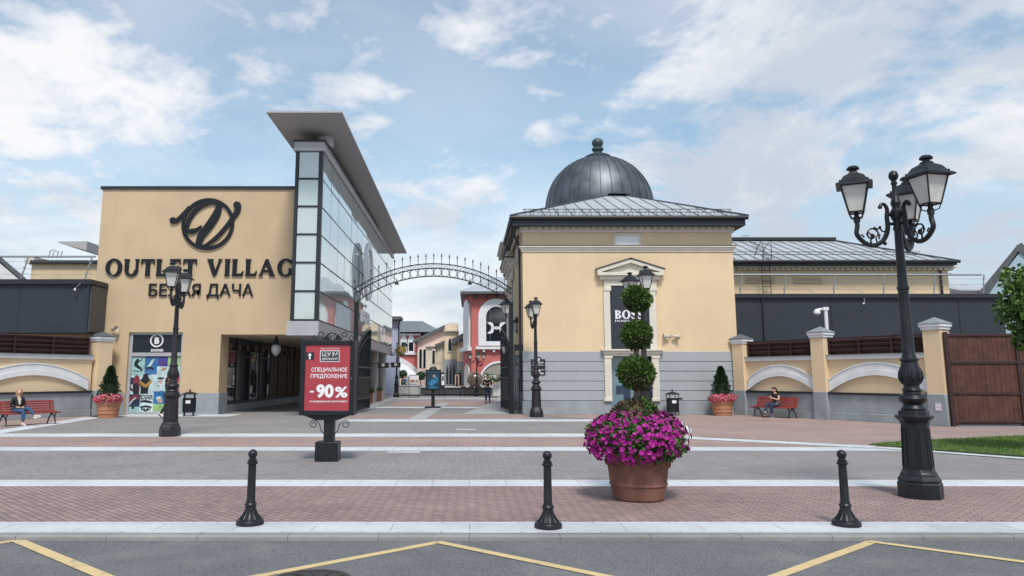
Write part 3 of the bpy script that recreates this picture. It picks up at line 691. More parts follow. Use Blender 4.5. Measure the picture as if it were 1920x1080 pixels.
# ring emblem and lettering on the side glazing
ring = MB(); yb = 44.6; zc = zat(510, yb); ring.ring(FA, yb, zc, 1.75, 1.36, .25, .42, 48)
ring.text('B', FA, yb - .62, yb + .66, zc - .95, zc + .95, .25, .12, .05)
ring.text('BOGNER', FA, yb - 1.5, yb + 2.0, zat(606, yb), zat(584, yb), .12, .1, .04)
ring.build('logo', INK, tower)
# flying roof
YC = 29.6; zc0 = zat(208, YC); xa, xb = P(499, 208, YC).x, P(641, 208, YC).x; xm = gx0 + 1.1
yend, zend = 61.5, P(763, 474, 61.5).z
xe = P(763, 474, 61.5).x
cp = MB()
tp = [(xa, YC, zc0), (xb, YC, zc0), (xe, yend, zend), (xa, yend, zend)]
e0 = .07
lo = [(xa, YC, zc0 - e0), (xb, YC, zc0 - e0), (xe, yend, zend - e0), (xa, yend, zend - e0)]
kz = .20
mids = [(xm + .05, YC + 2.2, zc0 - kz), (xm + .05, yend - 2, zend - kz)]
vs_ = tp + lo + mids
cp.add(vs_, [(0, 3, 2, 1), (0, 1, 5, 4), (1, 2, 6, 5), (2, 3, 7, 6), (3, 0, 4, 7), (4, 5, 8), (5, 6, 9, 8), (6, 7, 9), (7, 4, 8, 9)])
cp.build('flying_roof', CANOPY, tower, 20)
MB().lathe([(.36, zt + .5), (.36, zc0 - .16)], (xm, YG0 + 1.0, 0), 20).build('roof_post', METALG, tower)
cs = MB()
for yy in (44.5, 49.5, 54.5, 59.5): cs.box(XG1 - .75, XG1 - .15, yy - .35, yy + .35, 0, zs0)
for i, yy in enumerate((44.5, 49.5, 54.5, 59.5)):
    bevel(MB().lathe([(.46, 0), (.46, .12), (.40, .14), (.40, zs0)], (XG1 - .55, yy, 0), 20).build('column', COLUMN, ob), .01)

# ------------------------------------------------------------------ the building with the dome (right)
F = front(YB)
bl, br = P(981, 600, YB).x, P(1378, 560, YB).x
zg, zpl, zst, zde, zfr = zat(659), zat(752), zat(465), zat(430), zat(424)
bb = thing('domed_building', 'pale yellow building with grey rusticated base, hip roof and big dark metal dome', 'building', ((bl + br) / 2, YB, 0))
YBB = 46.0
ux0, ux1 = P(1132, 600, YB).x, P(1236, 600, YB).x
MB().box(bl, br, YB, YBB, zg, zfr).build('wall', STUCCO_BOSS, bb)
ru = MB(); cz = [zg] + [zat(y) for y in (679, 697, 715.5, 733.5)] + [zpl]
wx0, wx1 = P(1146, 715, YB).x, P(1222, 715, YB).x
for i in range(5):
    for a, b in ((bl - .03, wx0), (wx1, br + .03)):
        ru.fbox(F, a, b, cz[i + 1] + .025, cz[i], -1.0, .05)
    ru.box(bl - .03, bl + .4, YB + 1.002, YBB, cz[i + 1] + .025, cz[i])
ru.fbox(F, bl + .01, wx0, 0, zg - .01, -.9, .012)
ru.fbox(F, wx1, br - .01, 0, zg - .01, -.9, .012)
bevel(ru.build('rusticated_base', RUSTIC, bb), .02)
pl = MB(); pl.fbox(F, bl - .07, wx0 - .05, 0, zpl, -.5, .09); pl.fbox(F, wx1 + .05, br + .07, 0, zpl, -.5, .09); pl.box(bl - .07, bl + .3, YB + .502, YBB, 0, zpl)
bevel(pl.build('plinth', STONE, bb), .015)
MB().fbox(F, wx0, wx1, 0, .16, -.4, .05).build('door_sill', STONE, bb)
sc_ = MB()
for (z0_, z1_, w_) in ((zst - .18, zst - .08, .05), (zst - .08, zst + .02, .10), (zst + .02, zst + .09, .16)):
    sc_.fbox(F, bl - w_, br + w_, z0_, z1_, -1, w_); sc_.box(bl - w_, bl + .2, YB + 1.001, YBB, z0_, z1_)
sc_.build('string_course', CREAM, bb)
MB().fbox(F, bl - .17, br + .17, zst + .09, zst + .115, -1, .18).build('flashing', DARK, bb)
co = MB()
co.fbox(F, bl - .08, br + .08, zde - .16, zde - .05, -1, .08)
co.fbox(F, bl - .28, br + .28, zfr + .02, zfr + .16, -1, .30); co.box(bl - .28, bl + .2, YB + 1.001, YBB, zfr + .02, zfr + .16)
co.fbox(F, bl - .12, br + .12, zde - .05, zfr + .02, -1, .12)
co.build('cornice', CREAM, bb)
de = MB(); nd = 31
for i in range(nd):
    u = bl + .0 + (br - bl) * (i + .5) / nd; de.fbox(F, u - .085, u + .085, zde - .04, zfr + .015, .121, .25)
for i in range(33): de.box(bl - .24, bl - .121, YB + .3 + i * .33, YB + .47 + i * .33, zde - .04, zfr + .015)
de.build('dentils', CREAM, bb)
ev0, ev1, evz = P(957, 405, YB - .75).x, P(1403, 405, YB - .75).x, zat(405, YB - .75)
ga = MB(); zgb = zat(423, YB - .55)
ga.box(ev0 + .1, ev1 - .1, YB - .62, YB - .30, zgb, evz - .05); ga.box(ev0 + .1, bl - .1, YB - .298, YB + 9, zgb, evz - .05); ga.box(br + .1, ev1 - .1, YB - .298, YB + 9, zgb, evz - .05)
ga.box(ev0 + .102, ev1 - .102, YB - .295, YB + 10.4, zgb + .05, evz - .06)
ga.build('fascia', NAVY, bb)
gu = MB(); gu.tube([(ev0, YB - .70, evz - .06), (ev1, YB - .70, evz - .06)], .10, 10); gu.tube([(ev0 + .05, YB - .7, evz - .06), (ev0 + .05, YB + 10, evz - .06)], .10, 10)
gu.tube([(ev0 + .08, YB - .5, evz - .1), (ev0 + .1, YB - .3, evz - .6), (bl - .15, YB + .3, zst + .2), (bl - .12, YB + .4, zst - .2), (bl - .12, YB + .4, 1)], .055, 8)
gu.build('gutter', DARK, bb)
ax, ay, az = P(1156, 366, 41.5).x, 41.5, P(1156, 366, 41.5).z
ro = MB(); re = [(ev0, YB - .75, evz), (ev1, YB - .75, evz), (ev1, YBB + .6, evz), (ev0, YBB + .6, evz)]
apx0, apx1 = (ax - .35, ay, az), (ax + .35, ay, az)
ro.add(re + [apx0, apx1], [(0, 1, 5, 4), (1, 2, 5), (2, 3, 4, 5), (3, 0, 4), (3, 2, 1, 0)])
roof = ro.build('roof', ROOF, bb, None)
se = MB()
for i in range(17):
    t_ = (i + .5) / 17; x = ev0 + (ev1 - ev0) * t_
    # seams run straight up the slope until they meet a hip
    hip = (x - ev0) / (ax - ev0) if x < ax else (ev1 - x) / (ev1 - ax); hip = min(hip, .985)
    x2 = x + (0 if True else 0); se.tube([(x, YB - .75, evz + .03), (x2, YB - .75 + (ay - YB + .75) * hip, evz + (az - evz) * hip + .03)], .014, 5)
for q in (0, 1): se.tube([(re[q][0], re[q][1], re[q][2] + .03), (apx0 if q == 0 else apx1)], .05, 6)
se.tube([apx0, apx1], .06, 6)
se.build('roof_seams', SEAM, roof)
sgd = MB()
for hh in (.12, .26): sgd.tube([(ev0 + .6, YB - .35, evz + .15 + hh), (ev1 - .6, YB - .35, evz + .15 + hh)], .018, 5)
for i in range(26):
    x = ev0 + .7 + (ev1 - ev0 - 1.4) * i / 25; sgd.tube([(x - .12, YB - .2, evz + .2), (x, YB - .35, evz + .42), (x + .02, YB - .5, evz + .1)], .014, 4)
sgd.build('snow_guard', SEAM, roof)
MB().hexa([(ax - .55, ay - .5, az - .02), (ax + .75, ay - .5, az - .02), (ax + .75, ay + .6, az - .02), (ax - .55, ay + .6, az - .02), (ax - .05, ay, az + .25), (ax + .15, ay, az + .25), (ax + .15, ay + .1, az + .25), (ax - .05, ay + .1, az + .25)]).build('roof_cap', DARK, roof)
# dome
YD = 52.0; dc = P(1123.5, 393, YD); dr = 103.5 * YD / FPX / 1.012; 
prof = []; nn = 20
for i in range(nn + 1):
    th = math.pi / 2 * i / nn; prof.append((max(.3, dr * math.cos(th) ** .96), dc.z + dr * 1.0 * math.sin(th)))
dm = MB(); dm.lathe([(dr * .99, dc.z - 1.2)] + prof, (dc.x, YD, 0), 40); dome = dm.build('dome', DOME, bb, 20)
sm = MB()
for j in range(32):
    th = 2 * math.pi * (j + .3) / 32
    sm.tube([(dc.x + (r + .012) * math.cos(th), YD + (r + .012) * math.sin(th), z + .01) for r, z in prof], .022, 5)
sm.build('dome_seams', SEAM, dome)
MB().lathe([(dr * .97, 0), (dr * .97, dc.z - 1.1)], (dc.x, YD, 0), 40).build('drum', STUCCO_BOSS, bb)
zt_ = dc.z + dr + .10
MB().lathe([(.9, zt_ - .30), (.93, zt_ - .02), (.70, zt_ + .10), (.48, zt_ + .16), (.30, zt_ + .30), (.30, zt_ + .38), (.42, zt_ + .46), (.42, zt_ + .60), (.28, zt_ + .66), (.30, zt_ + .76),
            (.40, zt_ + .90), (.42, zt_ + 1.03), (.36, zt_ + 1.2), (.2, zt_ + 1.32), (.03, zt_ + 1.36)], (dc.x, YD, 0), 24).build('finial', FINIAL, dome)
# small attic panel
pa = MB(); pbox(pa, 1150, 1201, 438, 466, YB, .0, .06); pan = pa.build('attic_panel', CREAM, bb); pa = MB(); pbox(pa, 1155, 1196, 443, 466, YB, .06, .075); pa.build('panel_field', WHITE, pan)
# window surround with pediment
su = MB()
zt2, zb2 = zat(526), zat(655)
for a, b in ((1132, 1144), (1217, 1230)):
    pbox(su, a, b, 546, 655, YB, 0, .12); pbox(su, a - 1.0, b + 1.0, 540, 546, YB, 0, .15)
pbox(su, 1132, 1230, 525, 536, YB, .0, .10); pbox(su, 1132, 1145, 536, 540, YB, 0, .11); pbox(su, 1217, 1230, 536, 540, YB, 0, .11)
pbox(su, 1124, 1236, 518, 525, YB, 0, .22); pbox(su, 1119, 1241, 512, 518, YB, 0, .34)
apu, apv = uv(1180, 487, YB); lu, lv = uv(1118, 512, YB); ru_, rv = uv(1242, 512, YB); 
su.fpoly(F, [(lu + .3, lv), (ru_ - .3, lv), (apu, apv - .18)], 0, .14)
su.ribbon(F, [(lu, lv + .06, .10), (apu, apv - .08, .10)], 0, .32, 1); su.ribbon(F, [(ru_, rv + .06, .10), (apu, apv - .08, .10)], 0, .323, 1)
surround = su.build('window_surround', CREAM, bb); bevel(surround, .012)
fl = MB(); fl.ribbon(F, [(lu - .06, lv + .15, .022), (apu, apv + .03, .022)], -.0, .36, 1); fl.ribbon(F, [(ru_ + .06, rv + .15, .022), (apu, apv + .03, .022)], 0, .363, 1); fl.build('flashing', DARK, surround)
pa = MB(); pbox(pa, 1144, 1217, 536, 655, YB, .0, .05); spn = pa.build('sign_panel', mat('shop_sign_navy', (0.022, 0.028, 0.043), 0.45, 0.08, 1), bb)
tx = MB(); a, b = uv(1152.5, 598, YB), uv(1205, 582, YB); serif(tx, 'BOSS', F, a[0], b[0], a[1], b[1], .05, .08, .27)
a, b = uv(1153, 603.5, YB), uv(1205, 600, YB); tx.text('HUGO BOSS', F, a[0], b[0], a[1], b[1], .05, .02, .02); tx.build('lettering', INK, spn)
su = MB()
pbox(su, 1132, 1236, 663, 668, YB, .02, .14); pbox(su, 1129, 1239, 658, 663, YB, .0, .22); pbox(su, 1126, 1242, 655, 658, YB, 0, .30)
for a, b in ((1133, 1146), (1222, 1235)):
    pbox(su, a, b, 668, 752, YB, .05, .17); pbox(su, a - 1, b + 1, 668, 672, YB, .05, .20); pbox(su, a - 1, b + 1, 746, 752, YB, .05, .20)
    for q in range(3): pbox(su, a + 2.2 + q * 3.2, a + 4.0 + q * 3.2, 674, 742, YB, .17, .185)
low = su.build('lower_surround', CREAM, bb); bevel(low, .01)
dr_ = MB(); dr_.fbox(F, wx0, wx1, .16, zg, -.45, -.35); dw = dr_.build('display_window', GLASS_BLUE, bb)
dk = MB(); pbox(dk, 1158, 1178, 723, 739, YB, -.349, -.335); pbox(dk, 1172, 1185, 730, 752, YB, -.349, -.337); dk.build('window_display', mat('display_dark', (.02, .04, .08), .6), dw)
MB().fbox(F, wx0, wx1, zg - .25, zg - .02, -.349, -.25).build('window_head', NAVY, dw)
# columned side entrance towards the alley
so = thing('side_portico', 'cream columned side portico with stacked cornices on the alley side of the domed building', 'portico', (bl, 42, 0))
pz = lambda py: P(960, py, 41).z
px_ = P(941, 455, 41).x; y0_, y1_ = 41.0, 45.8
q = MB(); q.box(px_ + .25, bl - .04, y0_, y1_, pz(482), pz(463)); q.box(px_, bl - .04, y0_ - .25, y1_ + .2, pz(463), pz(452))
q.build('upper_cornice', CREAM, so)
q = MB(); q.add([(px_ - .12, y0_ - .4, pz(456)), (bl - .04, y0_ - .4, pz(456)), (bl - .04, y1_, pz(456)), (px_ - .12, y1_, pz(456)), (px_ + .3, y0_ + .6, pz(430)), (bl - .04, y0_ + .6, pz(430)), (bl - .04, y1_, pz(430)), (px_ + .3, y1_, pz(430))],
                [(0, 3, 2, 1), (4, 5, 6, 7), (0, 1, 5, 4), (1, 2, 6, 5), (2, 3, 7, 6), (3, 0, 4, 7)]).build('portico_roof', ROOF, so)
q = MB()
for i, (p0, p1, o_) in enumerate(((484, 490, .12), (490, 497, .26), (497, 505, .40))): q.box(px_ + o_, bl - .04, y0_ - .3 + o_ * .5, y1_, pz(p1), pz(p0))
q.box(px_ + .5, bl - .04, y0_ + .02, y1_ - .3, pz(522), pz(505)); q.build('entablature', CREAM, so)
MB().box(px_ + .05, bl - .04, y0_ - .32, y1_, pz(484), pz(482)).build('flashing', DARK, so)
cxx = P(968, 600, 41.3).x
for yy in (41.5, 45.2):
    c_ = MB().lathe([(.44, 0), (.44, .3), (.36, .36), (.34, .5), (.30, pz(545)), (.30, pz(540)), (.37, pz(537))], (cxx, yy, 0), 20)
    c_.box(cxx - .42, cxx + .42, yy - .42, yy + .42, pz(537), pz(530)); c_.box(cxx - .36, cxx + .36, yy - .36, yy + .36, pz(530), pz(522))
    c_.build('column', CREAM, so)

# ------------------------------------------------------------------ the long building behind the right wall
YL = 41.0; F2 = front(YL)
lx0, lx1 = br - 2.0, P(1779, 530, YL).x
zl = lambda py: zat(py, YL)
lb = thing('long_building', 'low cream building with louvre vents under a long hipped roof behind the right wall', 'building', ((lx0 + lx1) / 2, YL, 0))
MB().box(lx0, lx1, YL, YL + 12, 0, zl(503)).build('wall', STUCCO_BOSS, lb)
q = MB(); q.fbox(F2, lx0, lx1 + .25, zl(507), zl(503), -1, .10); q.fbox(F2, lx0, lx1 + .4, zl(503), zl(500), -1, .3); q.fbox(F2, lx0, lx1 + .2, zl(515), zl(512.5), -1, .10)
i = 0
while lx0 + i * .3 < lx1: q.fbox(F2, lx0 + i * .3, lx0 + i * .3 + .15, zl(507), zl(503.2), .10, .22); i += 1
q.build('cornice', CREAM, lb)
ez = zl(494); ex1 = P(1800, 492, YL - .8).x
MB().box(lx0, ex1 - .1, YL - .7, YL + 12.5, zl(500), ez - .02).build('fascia', NAVY, lb)
MB().tube([(lx0, YL - .8, ez), (ex1, YL - .8, ez)], .09, 8).build('gutter', DARK, lb)
rz_ = P(1558, 451, 47.0); rx1 = rz_.x
ro = MB().add([(lx0, YL - .8, ez), (ex1, YL - .8, ez), (ex1, YL + 13, ez), (lx0, YL + 13, ez), (lx0, 47, rz_.z), (rx1, 47, rz_.z)], [(0, 1, 5, 4), (1, 2, 5), (2, 3, 4, 5), (3, 0, 4), (3, 2, 1, 0)])
lroof = ro.build('roof', ROOF, lb, None); se = MB()
for i in range(40):
    x = lx0 + .62 * i
    if x > ex1 - .3: break
    t_ = 1 if x < rx1 else (ex1 - x) / (ex1 - rx1)
    se.tube([(x, YL - .8, ez + .03), (x, YL - .8 + 6.8 * t_, ez + (rz_.z - ez) * t_ + .03)], .016, 5)
se.tube([(ex1, YL - .8, ez + .03), (rx1, 47, rz_.z + .04)], .05, 6); se.tube([(lx0 + 1, YL + .0, ez + .5), (ex1 - 1.5, YL + .0, ez + .5)], .02, 5); se.tube([(lx0 + 1, YL + .2, ez + .68), (ex1 - 1.5, YL + .2, ez + .68)], .02, 5)
se.build('roof_seams', SEAM, lroof)
MB().box(lx0, rx1 + .2, 46.7, 47.4, rz_.z - .02, rz_.z + .16).build('ridge_cap', DARK, lroof)
for a in (1399, 1487):
    v_ = MB(); pbox(v_, a, a + 54, 519, 532, YL, .0, .03); vent = v_.build('louvre_vent', STUCCO, lb); v_ = MB()
    for q_ in range(5): pbox(v_, a + 1.5, a + 52.5, 520.5 + q_ * 2.3, 521.6 + q_ * 2.3, YL, .03, .07)
    v_.build('louvres', STUCCO_BOSS, vent)
q = MB(); q.tube([(P(1762, 520, YL).x, YL - .1, ez), (P(1762, 520, YL).x, YL - .1, 0)], .06, 8); q.build('downpipe', DARK, lb)
# roof access ladder
la = thing('roof_ladder', 'thin dark roof access ladder with hooped rails against the long cream building', 'ladder', (P(1430, 540, YL).x, YL, 0)); q = MB()
lxa, lxb = P(1423, 530, YL).x, P(1438, 530, YL).x
for x in (lxa, lxb): q.tube([(x, YL - .5, zl(560)), (x, YL - .5, zl(500)), (x, YL - .85, zl(485)), (x, YL - .85, zl(463)), (x, YL - .5, zl(459)), (x, YL - .1, zl(463)), (x, YL + .5, zl(480))], .022, 6)
z = zl(560)
while z < zl(485): q.tube([(lxa, YL - .5, z), (lxb, YL - .5, z)], .018, 5); z += .3
for i in range(14):
    t_ = i / 13; q.tube([(P(1392, 464, 46).x + t_ * (lxb - P(1392, 464, 46).x), 46 - t_ * 5.5, rz_.z + .12 - t_ * (rz_.z - ez)), (P(1392, 464, 46).x + .42 + t_ * (lxb - P(1392, 464, 46).x), 46 - t_ * 5.5, rz_.z + .12 - t_ * (rz_.z - ez))], .018, 5)
q.build('rails', DARK, la)
# light blue house at far right
YH = 42.0
def facing(px, py, Y):
    o_ = P(px, py, Y); d = Vector((o_.x, o_.y, 0)).normalized(); return Frame((o_.x, o_.y, 0), (d.y, -d.x, 0))
def on_plane(F_, px, py):
    d = ray(px, py); t_ = (F_.O - Vector((0, 0, HC))).dot(F_.N) / d.dot(F_.N); p_ = Vector((0, 0, HC)) + d * t_ - F_.O; return p_.dot(F_.U), p_.dot(F_.V)
bh = thing('light_blue_house', 'pale blue rendered gable house with dark roof verge beyond the boundary wall at far right', 'house', (P(1920, 600, YH).x, YH, 0)); F3 = facing(1842, 548, YH)
g0, g1 = on_plane(F3, 1842, 548), on_plane(F3, 1912, 456); slope_w = g1[0] - g0[0]
MB().fpoly(F3, [(g0[0], 0), (g0[0] + 2 * slope_w, 0), (g0[0] + 2 * slope_w, g0[1] - .4), (g1[0], g1[1] - .45), (g0[0], g0[1] - .4)], -9, 0).build('wall', SKYBLUE, bh)
q = MB(); q.ribbon(F3, [(g0[0] - .1, g0[1] - .25, .22), (g1[0], g1[1] - .12, .11)], -9.2, .08, 1); q.ribbon(F3, [(g1[0] - .1, g1[1] - .12, .22), (g0[0] + 2 * slope_w + .2, g0[1] - .25, .11)], -9.2, .082, 1)
q.build('roof', ROOFDK, bh)
q = MB(); s0, s1 = uv(1778, 534, YH + 3), uv(1848, 548, YH + 3)
q.add([(s0[0], YH + 2, s1[1]), (s1[0], YH + 2, s1[1]), (s1[0], YH + 6, s0[1] + .6), (s0[0], YH + 6, s0[1] + .6), (s0[0], YH + 6, s1[1]), (s1[0], YH + 6, s1[1])], [(0, 1, 2, 3), (0, 4, 5, 1), (3, 2, 5, 4), (0, 3, 4), (1, 5, 2)])
q.build('side_roof', ROOF, bh)

# ------------------------------------------------------------------ boundary walls, each with arches, piers and slats
def wall_run(name, label, F, u0, u1, arches, base_h, ledge_v, slat_v0, slat_v1, stone=STONE):
    """F runs along the wall, w towards the plaza"""
    root = thing(name, label, 'boundary wall', tuple(F((u0 + u1) / 2, 0, 0)))
    MB().fbox(F, u0, u1, base_h, ledge_v, -.35, 0).build('wall', STUCCO_BOSS, root)
    q = MB(); q.fbox(F, u0, u1, .32, base_h - .002, -.36, .12); pl_ = bevel(q.build('stone_base', STONE, root), .02)
    q = MB(); q.fbox(F, u0, u1, 0, .32, -.36, .16); bevel(q.build('plinth', stone, root), .02)
    q = MB(); q.fbox(F, u0, u1, base_h, base_h + .07, -.3, .20); q.build('base_flashing', DARK, root)
    q = MB(); q.fbox(F, u0, u1, ledge_v, ledge_v + .16, -.42, .10); led = q.build('ledge', WHITE, root)
    q = MB(); q.fbox(F, u0, u1, ledge_v + .16, ledge_v + .19, -.46, .16); q.build('flashing', STEEL, led)
    for (a0, a1, rise) in arches:
        q = MB(); n = 28; vb = base_h + .08; L = a1 - a0
        def curve(off): return [(a0 + L * i / n, vb + off + rise * (1 - (2 * i / n - 1) ** 2)) for i in range(n + 1)]
        q.fband(F, curve(.46), curve(.20), .002, .07); q.fband(F, curve(.205), curve(.0), .002, .10); q.fband(F, curve(.50), curve(.455), .002, .095)
        q.build('arch_moulding', WHITE, root)
        q = MB()
        k_ = 0; v = slat_v0
        while v < slat_v1 - .05:
            q.hexa([F(a0, v, -.12), F(a1, v, -.12), F(a1, v + .05, -.17), F(a0, v + .05, -.17), F(a0, v + .10, -.05), F(a1, v + .10, -.05), F(a1, v + .14, -.10), F(a0, v + .14, -.10)]); v += .185
        for t_ in (0.0, .333, .667, 1.0): q.fbox(F, a0 + (L - .06) * t_, a0 + (L - .06) * t_ + .06, slat_v0 - .15, slat_v1 + .02, -.2, -.02)
        q.fbox(F, a0, a1, slat_v0 - .15, slat_v1, -.32, -.26)
        q.build('slat_screen', BROWN_SLAT, root)
    return root
def pier(root, F, uc, hw, h, cap=WHITE, top=None):
    q = MB(); q.fbox(F, uc - hw, uc + hw, 1.1, h, -hw * 2 + .25, .25); p_ = q.build('pier', STUCCO_BOSS, root)
    q = MB(); q.fbox(F, uc - hw - .02, uc + hw + .02, 0, 1.1, -hw * 2 + .2, .28); bevel(q.build('pier_base', STONE, p_), .02)
    q = MB(); q.fbox(F, uc - hw - .04, uc + hw + .04, h, h + .10, -hw * 2 + .21, .29); q.fbox(F, uc - hw - .08, uc + hw + .08, h + .10, h + .20, -hw * 2 + .17, .33); bevel(q.build('pier_cap', cap, p_), .01)
    q = MB(); a = [F(uc + s * (hw + .10), h + .20, w_) for s, w_ in ((-1, .35), (1, .35), (1, -hw * 2 + .15), (-1, -hw * 2 + .15))]; ap = F(uc, h + .46, .25 - hw)
    q.add(a + [p + Vector((0, 0, .03)) for p in a] + [ap], [(3, 2, 1, 0), (0, 1, 5, 4), (1, 2, 6, 5), (2, 3, 7, 6), (3, 0, 4, 7), (4, 5, 8), (5, 6, 8), (6, 7, 8), (7, 4, 8)]).build('pier_roof', top or STEEL, p_)
dR = Vector((.49, -.87, 0)).normalized()
OR = Vector((P(1379, 640, 34.3).x + .15, 34.3, 0))
FR = Frame(OR, dR)
def u_at(px, F, py=640):       # where the sight line through px meets the wall line
    d = ray(px, py); o_ = F.O; k_ = (o_.x * d.y - o_.y * d.x) / (F.U.y * d.x - F.U.x * d.y); return k_
up2, up3 = u_at(1538, FR), u_at(1754, FR)
rw = wall_run('right_boundary_wall', 'yellow wall with white arches and brown slats between domed building and brown gate', FR, .3, up3, [(.45, up2 - .31, .62), (up2 + .31, up3 - .32, .66)], 1.02, 2.38, 2.68, 3.26)
rw.name = 'boundary_wall'
pier(rw, FR, .10, .29, 3.17, WHITE, ROOFDK); pier(rw, FR, up2, .29, 3.28); pier(rw, FR, up3, .30, 3.36)
q = MB(); q.fbox(FR, up3 - .06, up3 + .16, .52, .80, .281, .295); sgn_ = MB()
wn2 = q.build('wall_notice', mat('notice_pink', (.62, .50, .54), .5), rw); q = MB()
for i in range(2):
    for j in range(2): q.fbox(FR, up3 - .03 + i * .09, up3 + .03 + i * .09, .56 + j * .11, .63 + j * .11, .295, .299)
q.build('notice_marks', INK, wn2)
dL = Vector((.506, .863, 0)).normalized(); OL = Vector((P(168, 690, 33.2).x, 33.2, 0)); FL = Frame(OL, dL)
lw = wall_run('left_boundary_wall', 'yellow wall with white arch and brown slats behind the left red bench', FL, -9, .1, [(-4.9, -.05, .66), (-9, -5.2, .66)], 1.02, 2.45, 2.72, 3.35)
lw.name = 'boundary_wall'
pier(lw, FL, .55, .33, 3.26, WHITE, ROOFDK)
# brown timber gate at right
YGt = 26.3
pg = P(1776, 700, YGt).x
gt_ = thing('timber_gate', 'tall dark brown boarded sliding gate with heavy rails beside the last wall pier', 'gate', (pg + 2.2, YGt, 0)); Fg = Frame((pg, YGt, 0), (1, -.06, 0))
q = MB(); gw = 5.4; gh = zat(625, YGt)
x = .12; random.seed(3)
while x < gw - .05:
    w_ = .165; q.fbox(Fg, x, x + w_ - .008, .08, gh - .04, -.05, random.uniform(-.004, .004)); x += w_
q.build('boards', GATE_WOOD, gt_)
q = MB(); q.fbox(Fg, 0, .12, 0.02, gh + .05, -.08, .05)
for t_ in (0.03, .33, .66, .955): q.fbox(Fg, .12, gw, .05 + gh * t_ - .02, .05 + gh * t_ + .08, -.02, .04)
q.fbox(Fg, 2.35, 2.47, 0.02, gh, -.08, .055); bevel(q.build('frame', BROWN_SLAT, gt_), .008)
MB().fbox(Fg, .1, gw, 0, .035, -.1, .06).build('track', STEEL, gt_)

# ------------------------------------------------------------------ dark clad box buildings and their electric fences
def fence_wires(name, label, xa_, xb_, Y, z0, posts, lean=.25, h=1.05):
    rt = thing(name, label, 'security fence', ((xa_ + xb_) / 2, Y, z0))
    MB().tube([(xa_, Y + .02, z0 + h), (xb_, Y + .02, z0 + h)], .045, 8).build('top_rail', STEEL, rt)
    for x in posts:
        q = MB(); q.tube([(x, Y, z0), (x + lean * .5, Y, z0 + h)], .035, 6)
        for t_ in (.3, .55, .8): q.sphere((x + lean * .5 * t_ - .06, Y - .04, z0 + h * t_), .03, 6, 4)
        q.build('post', STEEL, rt)
    q = MB()
    for t_ in (.25, .5, .78): q.tube([(xa_, Y - .03, z0 + h * t_), (xb_, Y - .03, z0 + h * t_)], .006, 4)
    for i, x in enumerate(posts):
        for t_ in (.3, .55, .8): q.tube([(x + .1, Y - .04, z0 + h * t_), (x + 1.4, Y - .1, z0 + .08)], .005, 4)
    q.build('wire', STEEL, rt)
    q = MB()
    for x in posts: q.tube([(x + 1.3, Y - .1, z0), (x + 1.3, Y - .1, z0 + .14), (x + .6, Y - .1, z0 + .10)], .03, 6); q.sphere((x + 1.38, Y - .12, z0 + .16), .05, 8, 6)
    return rt
YN = 36.0; Fn = front(YN)
nx0, nx1 = P(1380, 600, YN).x - .4, P(1884, 600, YN).x
nb = thing('navy_box_building', 'long navy blue clad box building behind the yellow wall at right', 'building', ((nx0 + nx1) / 2, YN, 0)); nz0, nz1 = zat(640, YN), zat(559, YN)
MB().box(nx0, nx1, YN, YN + 4, 0, nz1).build('cladding', NAVY, nb)
q = MB()
for px in (1431, 1560, 1690, 1800):
    x = P(px, 600, YN).x; q.fbox(Fn, x - .03, x + .03, 0, nz1, 0, .02 if px > 1431 else .10)
q.build('panel_joints', DARK, nb)
MB().box(nx0, nx1 + .05, YN - .14, YN + 4.1, nz1, nz1 + .20).build('roof_edge', DARK, nb)
fence_wires('electric_fence', 'electric security fence with galvanised rail along the navy box roof at right', nx0, P(1846, 515, YN).x, YN + .2, nz1 + .2, [P(x, 540, YN).x for x in (1390, 1473, 1566, 1660, 1755, 1848)], .25, zat(514, YN) - nz1 - .2)
cb = thing('hanging_lamp', 'tiny white wall lamp on a thin bracket on the navy box front at right', 'lamp', (P(1616, 572, YN).x, YN, nz1)); q = MB()
cx_ = P(1618, 572, YN).x; q.tube([(cx_, YN - .15, nz1 - .02), (cx_, YN - .2, nz1 - .25), (cx_ - .08, YN - .24, nz1 - .27)], .015, 5); q.build('bracket', STEEL, cb); MB().sphere((cx_ - .1, YN - .25, nz1 - .29), .05, 10, 8).build('bulb', WHITE_PLASTIC, cb)
YM = 33.0; Fm = front(YM); mx1 = P(166, 575, YM).x; mz0, mz1 = zat(624, YM), zat(533, YM)
mb_ = thing('navy_box_building', 'navy blue clad box building with grey end wall left of the lettered shop building', 'building', (mx1 - 4, YM, 0))
MB().box(mx1 - 14, mx1, YM, YB + .1, mz0, mz1).build('cladding', NAVY, mb_)
MB().box(mx1 + .002, mx1 + .06, YM + .06, YB - .02, mz0 + .05, mz1 - .05).build('end_wall', mat('dark_grey_cladding', (.075, .075, .082), .5, .08, 1), mb_)
q = MB(); q.fbox(Fm, mx1 - 14, mx1, mz0, mz0 + .14, 0, .03); q.fbox(Fm, mx1 - .12, mx1, mz0 + .14, mz1, 0, .03); q.fbox(Fm, mx1 - 3.1, mx1 - 3.08, mz0 + .14, mz1, 0, .012); q.build('panel_joints', mat('navy_trim', (.018, .024, .042), .4), mb_)
q = MB(); q.box(mx1 - 14, mx1 + .1, YM - .14, YB - .02, mz1, mz1 + .16); q.box(mx1 - 14, mx1 + .06, YM - .08, YB - .02, mz1 + .16, mz1 + .22); q.build('roof_edge', DARK, mb_)
MB().box(mx1 - 14, mx1 - .2, YM + .9, YM + 1.3, 0, mz0).build('lower_wall', STUCCO, mb_)
fence_wires('electric_fence', 'electric security fence with leaning steel posts on the navy box roof at left', mx1 - 14, P(179, 480, YM + .3).x, YM + .3, mz1 + .22, [P(x, 510, YM).x for x in (-60, 32, 153)], .55, zat(479, YM) - mz1 - .22)
